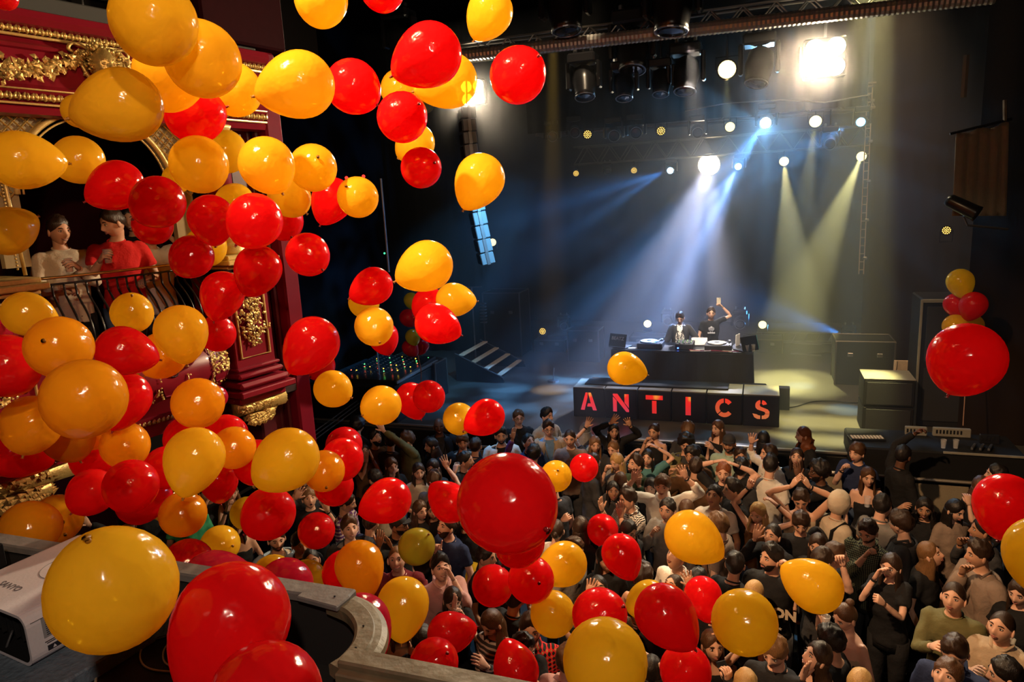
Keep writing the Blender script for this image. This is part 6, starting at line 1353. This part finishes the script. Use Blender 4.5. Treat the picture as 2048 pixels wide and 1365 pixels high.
(1373, 1022, 1.54, 175, 0, 'L', F_, 'bob', 'br', 'tee', 'black', None, None, '', 'brown bobbed head seen from behind above the long gold balloon'),
(1527, 880, 1.56, 178, 3, 'M', F_, 'long', 'blk', 'tank', 'black', None, None, '', 'person with long black hair from behind under the letter S'),
(1538, 908, 1.62, -65, 5, 'L', M_, 'short', 'dbr', 'shirt', 'white', (1505, 880, 'open', 'm'), None, '', 'person in a white shirt waving one open palm'),
(1541, 932, 1.66, 172, 0, 'L', M_, 'quiff', 'blk', 'tee', 'white', None, None, '', 'person in a plain white tee standing with back to the lens'),
(1594, 915, 1.52, -6, 14, 'L', F_, 'long', 'dbr', 'tee', 'black', None, None, '', 'person with long dark hair in a mesh top gazing up at the right'),
(1607, 871, 1.58, -68, 2, 'L', F_, 'longcurly', 'red', 'tee', 'black', None, None, 's', 'person with big auburn curls in left profile against the yellow floor'),
(1637, 945, 1.64, -62, 6, 'D', M_, 'afro', 'blk', 'long', 'black', None, (1593, 941, 'flat', 'n'), 'gb', 'bearded dark skinned person in glasses reaching out a palm'),
(1602, 998, 1.62, 0, -25, 'M', M_, 'short', 'dbr', 'tank', 'beige', (1596, 970, 'flat', 'n'), (1605, 969, 'flat', 'n'), 'v', 'person in a beige vest clapping hands above a bowed head'),
(1516, 1027, 1.54, -25, -8, 'L', F_, 'wavy', 'bln', 'tank', 'brown', (1506, 965, 'point', 'm'), (1541, 1003, 'relax', 'm'), 'wv', 'blonde person with both arms up, one finger pointing'),
(1602, 1046, 1.58, 0, -18, 'M', M_, 'fringe', 'dbr', 'tee', 'black', None, None, '', 'person with shaggy dark hair hiding the eyes below the clapper'),
(1545, 1072, 1.54, -30, 16, 'M', F_, 'tied', 'blk', 'long', 'black', (1520, 1066, 'open', 'n'), None, '', 'person behind the black jersey with hand held beside the cheek'),
(1437, 1052, 1.58, -125, -8, 'L', M_, 'curly', 'lbr', 'tee', 'taupe', None, None, '', 'light brown haired person turned away above the gold teardrop'),
(1392, 935, 1.60, 172, 0, 'M', M_, 'short', 'dbr', 'hoodie', 'brown', None, (1350, 944, 'cup', 'm'), '', 'person in a brown jacket from behind holding up a phone'),
(1480, 912, 1.50, 10, 0, 'M', F_, 'long', 'dbr', 'tee', 'black', None, None, '', 'person with dark hair standing behind the mint shirt'),
(1714, 906, 1.66, -32, 0, 'L', M_, 'fringe', 'br', 'tee', 'navy', (1690, 930, 'fist', 'n'), None, 'w', 'person in a navy tee with one forearm held across the chest, standing apart'),
(1736, 955, 1.54, 12, 0, 'L', F_, 'long', 'br', 'strapless', 'black', None, None, 's', 'smiling person in a black strapless top with long brown hair'),
(1678, 1010, 1.62, 150, -4, 'M', M_, 'hood', 'dbr', 'hoodie', 'cream', None, None, 'h', 'person in a cream hooded top with rucksack straps'),
(1764, 1012, 1.62, 168, 0, 'L', M_, 'short', 'blk', 'tee', 'grey', None, None, '', 'black haired person from behind in a pale grey tee'),
(1801, 1048, 1.62, -112, -4, 'L', M_, 'curly', 'dbr', 'jacket+black', 'char', None, None, 'g', 'curly haired person with glasses in left profile, dark jacket'),
(1849, 1017, 1.52, 0, -4, 'T', F_, 'longcurly', 'blk', 'tee', 'black', (1806, 1013, 'relax', 'n'), None, '', 'person with a mass of black curls in the dim right part'),
(1910, 1021, 1.54, 48, -12, 'L', F_, 'long', 'blk', 'tee', 'taupe', None, None, '', 'person with straight black hair looking down to the right'),
(1994, 951, 1.66, -80, 4, 'L', M_, 'short', 'blk', 'long', 'black', None, None, 's', 'smiling black haired person in left profile above the right red balloon'),
(1962, 973, 1.54, 150, 0, 'L', F_, 'wavy', 'br', 'tee', 'black', (1948, 998, 'cup', 'n'), None, '', 'person with tousled brown hair and raised forearm at the far right'),
(1965, 1062, 1.60, -72, 8, 'T', M_, 'short', 'blk', 'long', 'char', (1925, 1079, 'relax', 'n'), None, '', 'dim person in left profile just left of the right red balloon'),
(1736, 1063, 1.62, -22, -16, 'M', M_, 'short', 'dbr', 'shirt', 'sage_chk', (1738, 1100, 'fist', 'n'), None, 'b', 'person in a green checked shirt covering the chin with a fist'),
(1860, 1110, 1.54, 80, 26, 'L', F_, 'long', 'lbr', 'tee', 'black', None, None, '', 'person with long copper blond hair in right profile'),
(1806, 912, 1.66, 150, 0, 'D', M_, 'short', 'blk', 'long', 'black', None, (1841, 858, 'cup', 'f'), '', 'shadowy person in black reaching onto the side table'),
(1782, 1134, 1.56, -22, 4, 'L', F_, 'long', 'dbr', 'tee', 'black', (1759, 1143, 'relax', 'n'), (1757, 1200, 'fist', 'n'), 'w', 'person in black resting one hand on the cheek, wearing a bracelet'),
(1958, 1110, 1.66, -62, 2, 'M', M_, 'quiff', 'dbr', 'jacket+taupe', 'taupe', (1931, 1134, 'relax', 'n'), None, 's', 'laughing person in a taupe open shirt at the right'),
(1907, 1197, 1.62, -12, 18, 'L', M_, 'tied', 'dbr', 'long', 'olive', (1872, 1293, 'relax', 'n'), None, '', 'person in a big olive sweater with hair tied back'),
(1910, 1303, 1.62, -10, -22, 'M', M_, 'quiff', 'dbr', 'shirt', 'navy', None, None, 'g', 'person in thick glasses and navy shirt looking down'),
(2003, 1256, 1.60, -25, 16, 'L', M_, 'buzz', 'dbr', 'shirt', 'beige', (1949, 1341, 'relax', 'n'), None, '', 'crop haired person in a beige shirt in the lower right corner'),
(1894, 1355, 1.58, -20, 34, 'L', M_, 'fringe', 'br', 'tee', 'black', None, None, '', 'brown haired forehead and eyes at the bottom edge below the navy shirt'),
(2012, 1350, 1.60, -75, -5, 'L', M_, 'short', 'blk', 'tee', 'char', None, None, '', 'black haired person at the bottom right corner below the beige shirt'),
(1691, 1235, 1.54, -45, -16, 'L', F_, 'bun', 'br', 'strapless', 'beige_mot', None, None, '', 'person with hair in a top bun wearing a patterned strapless top'),
(1662, 1283, 1.54, -120, -5, 'M', F_, 'curly', 'blk', 'tee', 'black', None, None, '', 'dark curly head left of the bun haired person'),
(2040, 1186, 1.54, -20, -5, 'L', F_, 'long', 'dbr', 'tee', 'black', None, None, '', 'dim dark haired person cut by the right edge of the frame'),
(1720, 1372, 1.52, 170, 0, 'L', F_, 'long', 'bln', 'tee', 'black', None, None, '', 'top of a blonde head at the bottom edge below the bun'),
(1543, 1118, 1.68, -50, 12, 'M', M_, 'quiff', 'blk', 'tee', 'black', 'belly', (1575, 1130, 'cup', 'n'), 'bk', 'bearded person in a black lettered jersey with sunglasses on the hair'),
(1636, 1092, 1.54, -12, 0, 'M', F_, 'long', 'dbr', 'tee', 'black', None, None, 's', 'smiling person with long dark hair beyond the tilted gold balloon'),
(1645, 1122, 1.62, 130, 0, 'M', M_, 'short', 'dbr', 'tee', 'char', None, None, '', 'short haired person turned away above the tilted gold balloon'),
(1670, 1112, 1.62, 92, 0, 'L', M_, 'short', 'br', 'tee', 'black', None, (1680, 1115, 'fist', 'n'), '', 'person in right profile with hand at the temple'),
(1508, 1188, 1.52, 150, 0, 'L', F_, 'tied', 'bln', 'tee', 'black', None, None, '', 'blonde person with plaited hair behind the large gold balloon'),
(1550, 1303, 1.62, -22, -14, 'L', M_, 'fringe', 'lbr', 'tee', 'black', None, None, '', 'fair haired young person in black tee looking down at the bottom'),
(1634, 1316, 1.56, -60, 28, 'L', F_, 'long', 'dbr', 'tank', 'black', (1614, 1344, 'flat', 'n'), None, 's', 'person laughing upwards with hand at the chin'),
(1425, 1292, 1.54, 20, 10, 'L', F_, 'long', 'br', 'tank', 'black', None, (1431, 1262, 'open', 'n'), 'v', 'person with long brown hair holding up the large gold balloon'),
(1491, 1372, 1.50, 175, 0, 'L', F_, 'long', 'bln', 'tee', 'black', (1459, 1352, 'cup', 'm'), None, '', 'top of a straight blonde head holding a phone at the bottom edge'),
(1353, 1115, 1.62, -40, 38, 'L', M_, 'short', 'br', 'tee', 'white', None, None, '', 'person in a white tee with head tipped far back under the gold teardrop'),
(1146, 1098, 1.60, 62, -26, 'L', M_, 'short', 'br', 'tee', 'grey', None, None, '', 'person in a grey tee with head bent down beside the twisted red balloon'),
(1283, 1156, 1.50, 175, 0, 'M', F_, 'afro', 'dbr', 'tank', 'black', (1257, 1210, 'open', 'm'), (1262, 1240, 'relax', 'm'), 'w', 'person with big frizzy hair and bare shoulders holding out both palms'),
(1345, 1176, 1.48, -42, 42, 'L', F_, 'tied', 'dbr', 'tank', 'black', None, (1373, 1160, 'open', 'n'), 'v', 'person with face turned straight up between red balloons'),
(1197, 1180, 1.50, 0, 36, 'M', F_, 'long', 'blk', 'tee', 'black', (1184, 1177, 'open', 'n'), None, '', 'person peeping up over a red balloon, only eyes and fingers showing'),
(1061, 1260, 1.64, 0, 6, 'L', M_, 'quiff', 'dbr', 'shirt', 'red_tartan', None, None, 'bs', 'bearded smiling person in a red tartan shirt'),
(1046, 1300, 1.60, 35, -4, 'L', M_, 'quiff', 'blk', 'tee', 'black', None, (1060, 1345, 'open', 'n'), '', 'dark haired person in right profile in front of the tartan shirt'),
(1135, 1322, 1.58, 170, 0, 'L', M_, 'short', 'br', 'shirt', 'pink', None, None, '', 'person in a pale pink shirt mostly behind the lowest gold balloon'),
(1303, 1345, 1.54, 172, 0, 'M', F_, 'long', 'blk', 'tank', 'black', (1288, 1318, 'relax', 'm'), None, '', 'black haired head with a bare arm curved along the gold balloon'),
(794, 1120, 1.66, -8, 22, 'L', M_, 'buzz', 'lbr', 'long', 'maroon', (786, 1180, 'relax', 'n'), None, 's', 'crop haired person in a maroon sweater smiling upwards'),
(882, 1138, 1.64, 12, 26, 'L', M_, 'quiff', 'blk', 'shirt', 'pink', None, (899, 1143, 'relax', 'n'), 's', 'person in a pale shirt reaching a hand straight towards the lens'),
(972, 1114, 1.56, 60, 0, 'M', M_, 'short', 'blk', 'tee', 'black', None, None, '', 'dark haired head directly under the largest red balloon'),
(984, 1246, 1.54, -45, -24, 'L', F_, 'long', 'br', 'long', 'char_stripe', None, (961, 1326, 'relax', 'n'), '', 'person with long auburn hair and striped sleeves looking down'),
(846, 1282, 1.54, 160, 0, 'M', M_, 'short', 'blk', 'tee', 'black', None, None, '', 'dark head seen from above beside the gold teardrop at the coping'),
(800, 1262, 1.50, 0, 0, 'L', F_, 'long', 'br', 'long', 'cream', (829, 1300, 'open', 'n'), None, '', 'person wrapped in a cream shawl behind the tall gold balloon'),
(905, 1200, 1.50, 10, -10, 'L', F_, 'long', 'dbr', 'tee', 'black', (908, 1208, 'flat', 'n'), (922, 1222, 'cup', 'n'), '', 'person with a plastic glass and raised palms below the pale shirt'),
(553, 1079, 1.64, 8, -2, 'L', M_, 'short', 'dbr', 'open+cream', 'ltblue', None, None, 'b', 'pale faced person in a light blue open shirt under a red balloon'),
(472, 1052, 1.52, 5, 2, 'M', F_, 'long', 'dbr', 'strapless', 'black', None, 'belly', 's', 'smiling bare shouldered person behind the gold balloon pair'),
(622, 1122, 1.56, 0, 16, 'M', M_, 'buzz', 'blk', 'tee', 'char', None, None, '', 'dark cropped head looking up over the pink balloons'),
(600, 1088, 1.58, 20, 0, 'M', M_, 'short', 'blk', 'long', 'black', None, None, '', 'person in black behind the small round red balloon'),
(254, 1052, 1.64, -8, -6, 'M', M_, 'short', 'blk', 'long', 'brown_stripe', None, None, 's', 'smiling black haired person in brown looking over the projector'),
(310, 1100, 1.50, -30, -12, 'L', F_, 'long', 'bln', 'tank', 'black', None, None, '', 'blonde person at the right corner of the projector'),
(150, 1092, 1.54, 0, 5, 'M', M_, 'short', 'blk', 'long', 'black', None, (163, 1046, 'open', 'm'), '', 'person hidden by the projector with one open hand showing above it'),
(290, 1003, 1.62, 10, 0, 'M', M_, 'short', 'blk', 'tee', 'black', None, None, '', 'person in a black tee standing behind the red balloons over the projector'),
(372, 1010, 1.60, 0, 0, 'M', M_, 'short', 'blk', 'tee', 'green', None, None, '', 'person in a bright green tee behind the orange gold balloon'),
(462, 985, 1.56, 10, 0, 'L', F_, 'wavy', 'lbr', 'tank', 'black', (455, 1010, 'relax', 'n'), None, 'w', 'person with raised bare forearm behind the long gold balloon'),
(414, 985, 1.60, 0, 0, 'M', M_, 'short', 'blk', 'tee', 'char', (412, 1003, 'relax', 'n'), None, '', 'person with raised fingers in the dark aisle'),
(1030, 1196, 1.58, 150, 0, 'M', M_, 'short', 'blk', 'long', 'black', None, None, '', 'dark clothed person behind the round red balloons in the lower centre'),
(1000, 1085, 1.60, 20, 0, 'M', M_, 'short', 'dbr', 'tee', 'char', None, None, '', 'person hidden behind the lower rim of the largest red balloon'),
(1245, 1262, 1.54, 170, 0, 'M', F_, 'long', 'dbr', 'long', 'char', None, None, '', 'long haired person from behind between three balloons at the bottom'),
(1210, 1118, 1.56, 20, 0, 'M', F_, 'long', 'blk', 'tee', 'black', None, None, '', 'dark haired person in the gap between two red balloons and the gold one'),
(1395, 1165, 1.60, 160, 0, 'M', M_, 'short', 'blk', 'long', 'black', None, None, '', 'person in black from behind under the long gold balloon'),
(1335, 1230, 1.58, 10, 0, 'M', M_, 'short', 'dbr', 'tee', 'black', None, None, '', 'person covered by the big dark red balloon at the lower middle'),
(1470, 1130, 1.56, 175, 0, 'M', M_, 'short', 'blk', 'tee', 'black', None, None, '', 'black haired person from behind left of the black jersey'),
(930, 1040, 1.56, 10, 0, 'M', F_, 'long', 'blk', 'tee', 'black', None, None, '', 'person behind the left side of the largest red balloon'),
]
CWP = {}
for g in G:
    r = person(*g[:15], byaw=(-12 if g[0] == 1543 else None)); CWP[(g[0], g[1])] = r
# lettering and stars on the black jersey
e, wp, HM, k = CWP[(1543, 1118)]
mb = text_mb('GSON', .12, (-.07, .160, 1.26), (-1, 0, 0), (0, 0, 1), .004, .006); o = obj('jersey_lettering', mb, cloth('cream'), e)
mb = MB()
for s in (.13, .17): mb.prism([((.016 if i % 2 == 0 else .007) * cos(pi / 2 + i * pi / 5), (.016 if i % 2 == 0 else .007) * sin(pi / 2 + i * pi / 5)) for i in range(10)], .003, (s - .24, .162, 1.12), (-1, 0, 0), (0, 0, 1))
obj('star_print', mb, cloth('cream'), e)
def phone(p, label, col=BLKG, rz=0, tilt=0):
    e = empty('phone', p, label, 'phone', None, rz); obj('body', MB().box((0, 0, 0), (.072, .009, .145), b=.003, R=rotx(tilt)), col, e); obj('lens', MB().lathe([(.006, 0), (.006, .002), (.002, .0025)], (.02, -.006, .055), 8, 0, rotx(pi / 2)), mat('lens_glass', (.02, .02, .025), .05), e)
phone(CWP[(1392, 935)][1](-1), 'gold backed phone held up by the person in the brown jacket', mat('phone_gold', (.5, .36, .18), .4, .3), .3)
phone(CWP[(1491, 1372)][1](1), 'dark phone with bright edge held at the bottom edge of the frame', BLKG, .6, -.9)
cup(CWP[(931, 922)][1](1) - np.array([0, 0, .05]), 'small clear cup held beside the largest red balloon', False)
cup(CWP[(905, 1200)][1](-1) - np.array([0, 0, .05]), 'large clear cup held below the person in the pale shirt')
cup(onz(1651, 1258, 1.30), 'clear cup held in front of the person with the top bun', False)
cup(onz(1734, 1014, 1.36), 'clear cup beside the cream hooded top', False)
# the three men in the box, and one behind
def boxpt(s, o, z): return BP + TT * s + NN * o + np.array([0, 0, z])
zb = 3.12
def boxperson(hx, hy, D, *a, **kw):
    H = atd(hx, hy, D); return person(hx, hy, H[2] - zb, *a, pos=H, base=zb, **kw)
r1 = boxperson(118, 462, 6.85, 28, -6, 'M', M_, 'short', 'dbr', 'long', 'cream', (140, 572, 'rail', 'n'), (146, 528, 'cup', 'n'), 's', 'smiling person in a cream sweater leaning on the box handrail', legc='black', byaw=12)
r2 = boxperson(226, 446, 6.85, -62, -14, 'M', M_, 'short', 'dbr', 'tee', 'red', (206, 512, 'cup', 'n'), (297, 556, 'rail', 'n'), 'v', 'person in a red tee holding a beer in the box', legc='denim', byaw=-5)
r3 = boxperson(264, 440, 7.8, -20, 0, 'M', M_, 'short', 'blk', 'tee', 'black', None, None, 's', 'smiling person in the dark behind the red tee')
r4 = boxperson(300, 466, 7.1, 20, 0, 'M', M_, 'short', 'dbr', 'tee', 'white', None, (326, 470, 'fist', 'm'), '', 'person in a white top behind the red balloons in the box', legc='denim')
cup(r1[1](-1) - np.array([0, 0, .05]), 'dark drink in a clear cup held by the person in the cream sweater'); cup(r2[1](1) - np.array([0, 0, .05]), 'amber beer in a clear cup held by the person in the red tee')
# the DJs
Hd = ony(1360, 636, 12.75); r5 = person(1360, 636, Hd[2] - 1.2, -5, -26, 'L', M_, 'quiff', 'dbr', 'jacket+white_mot', 'char', (1315, 700, 'relax', 'n'), (1385, 703, 'relax', 'n'), '', 'DJ in a dark open bomber jacket and patterned white tee bending over the decks', pos=Hd, base=1.2, legc='black')
Hp = ony(1422, 627, 13.0); r6 = person(1422, 627, Hp[2] - 1.2, 5, 0, 'M', M_, 'short', 'dbr', 'tee', 'black', (1399, 706, 'relax', 'n'), (1440, 610, 'cup', 'm'), 's', 'second DJ in a black logo tee holding a phone up', pos=Hp, base=1.2, legc='black')
e6, wp6, HM6, k6 = r6
phone(wp6(-1) + np.array([0, 0, .07]), 'pale phone held up high by the second DJ', mat('phone_pale', (.6, .5, .35), .4), .1)
mb = MB(); zc = 1.30 * k6; y6 = .150 * k6
for a, ln in ((0, .085), (.62, .075), (-.62, .075)):
    P = []
    for i in range(13): t = i / 12; w = sin(pi * t) ** .8 * .030; P.append((w, ln * t))
    P += [(-x, y) for x, y in P[::-1][1:-1]]; P = [(x * cos(a) - y * sin(a), x * sin(a) + y * cos(a)) for x, y in P]; mb.prism(P, .003, (0, y6, zc - .02), (-1, 0, 0), (0, 0, 1))
obj('trefoil_print', mb, mat('white_print', (.55, .55, .58), .5), e6)
mb = MB(); [mb.box((0, y6 + .005, zc - .012 + .016 * i), (.11, .002, .005), b=.0005, R=roty(.25)) for i in range(3)]; obj('trefoil_stripe', mb, cloth('black'), e6)
obj('shirt_lettering', text_mb('adidas', .052, (0, y6 + .002, zc - .055), (-1, 0, 0), (0, 0, 1), .003, .002), MATS['white_print'], e6)
finish_people()
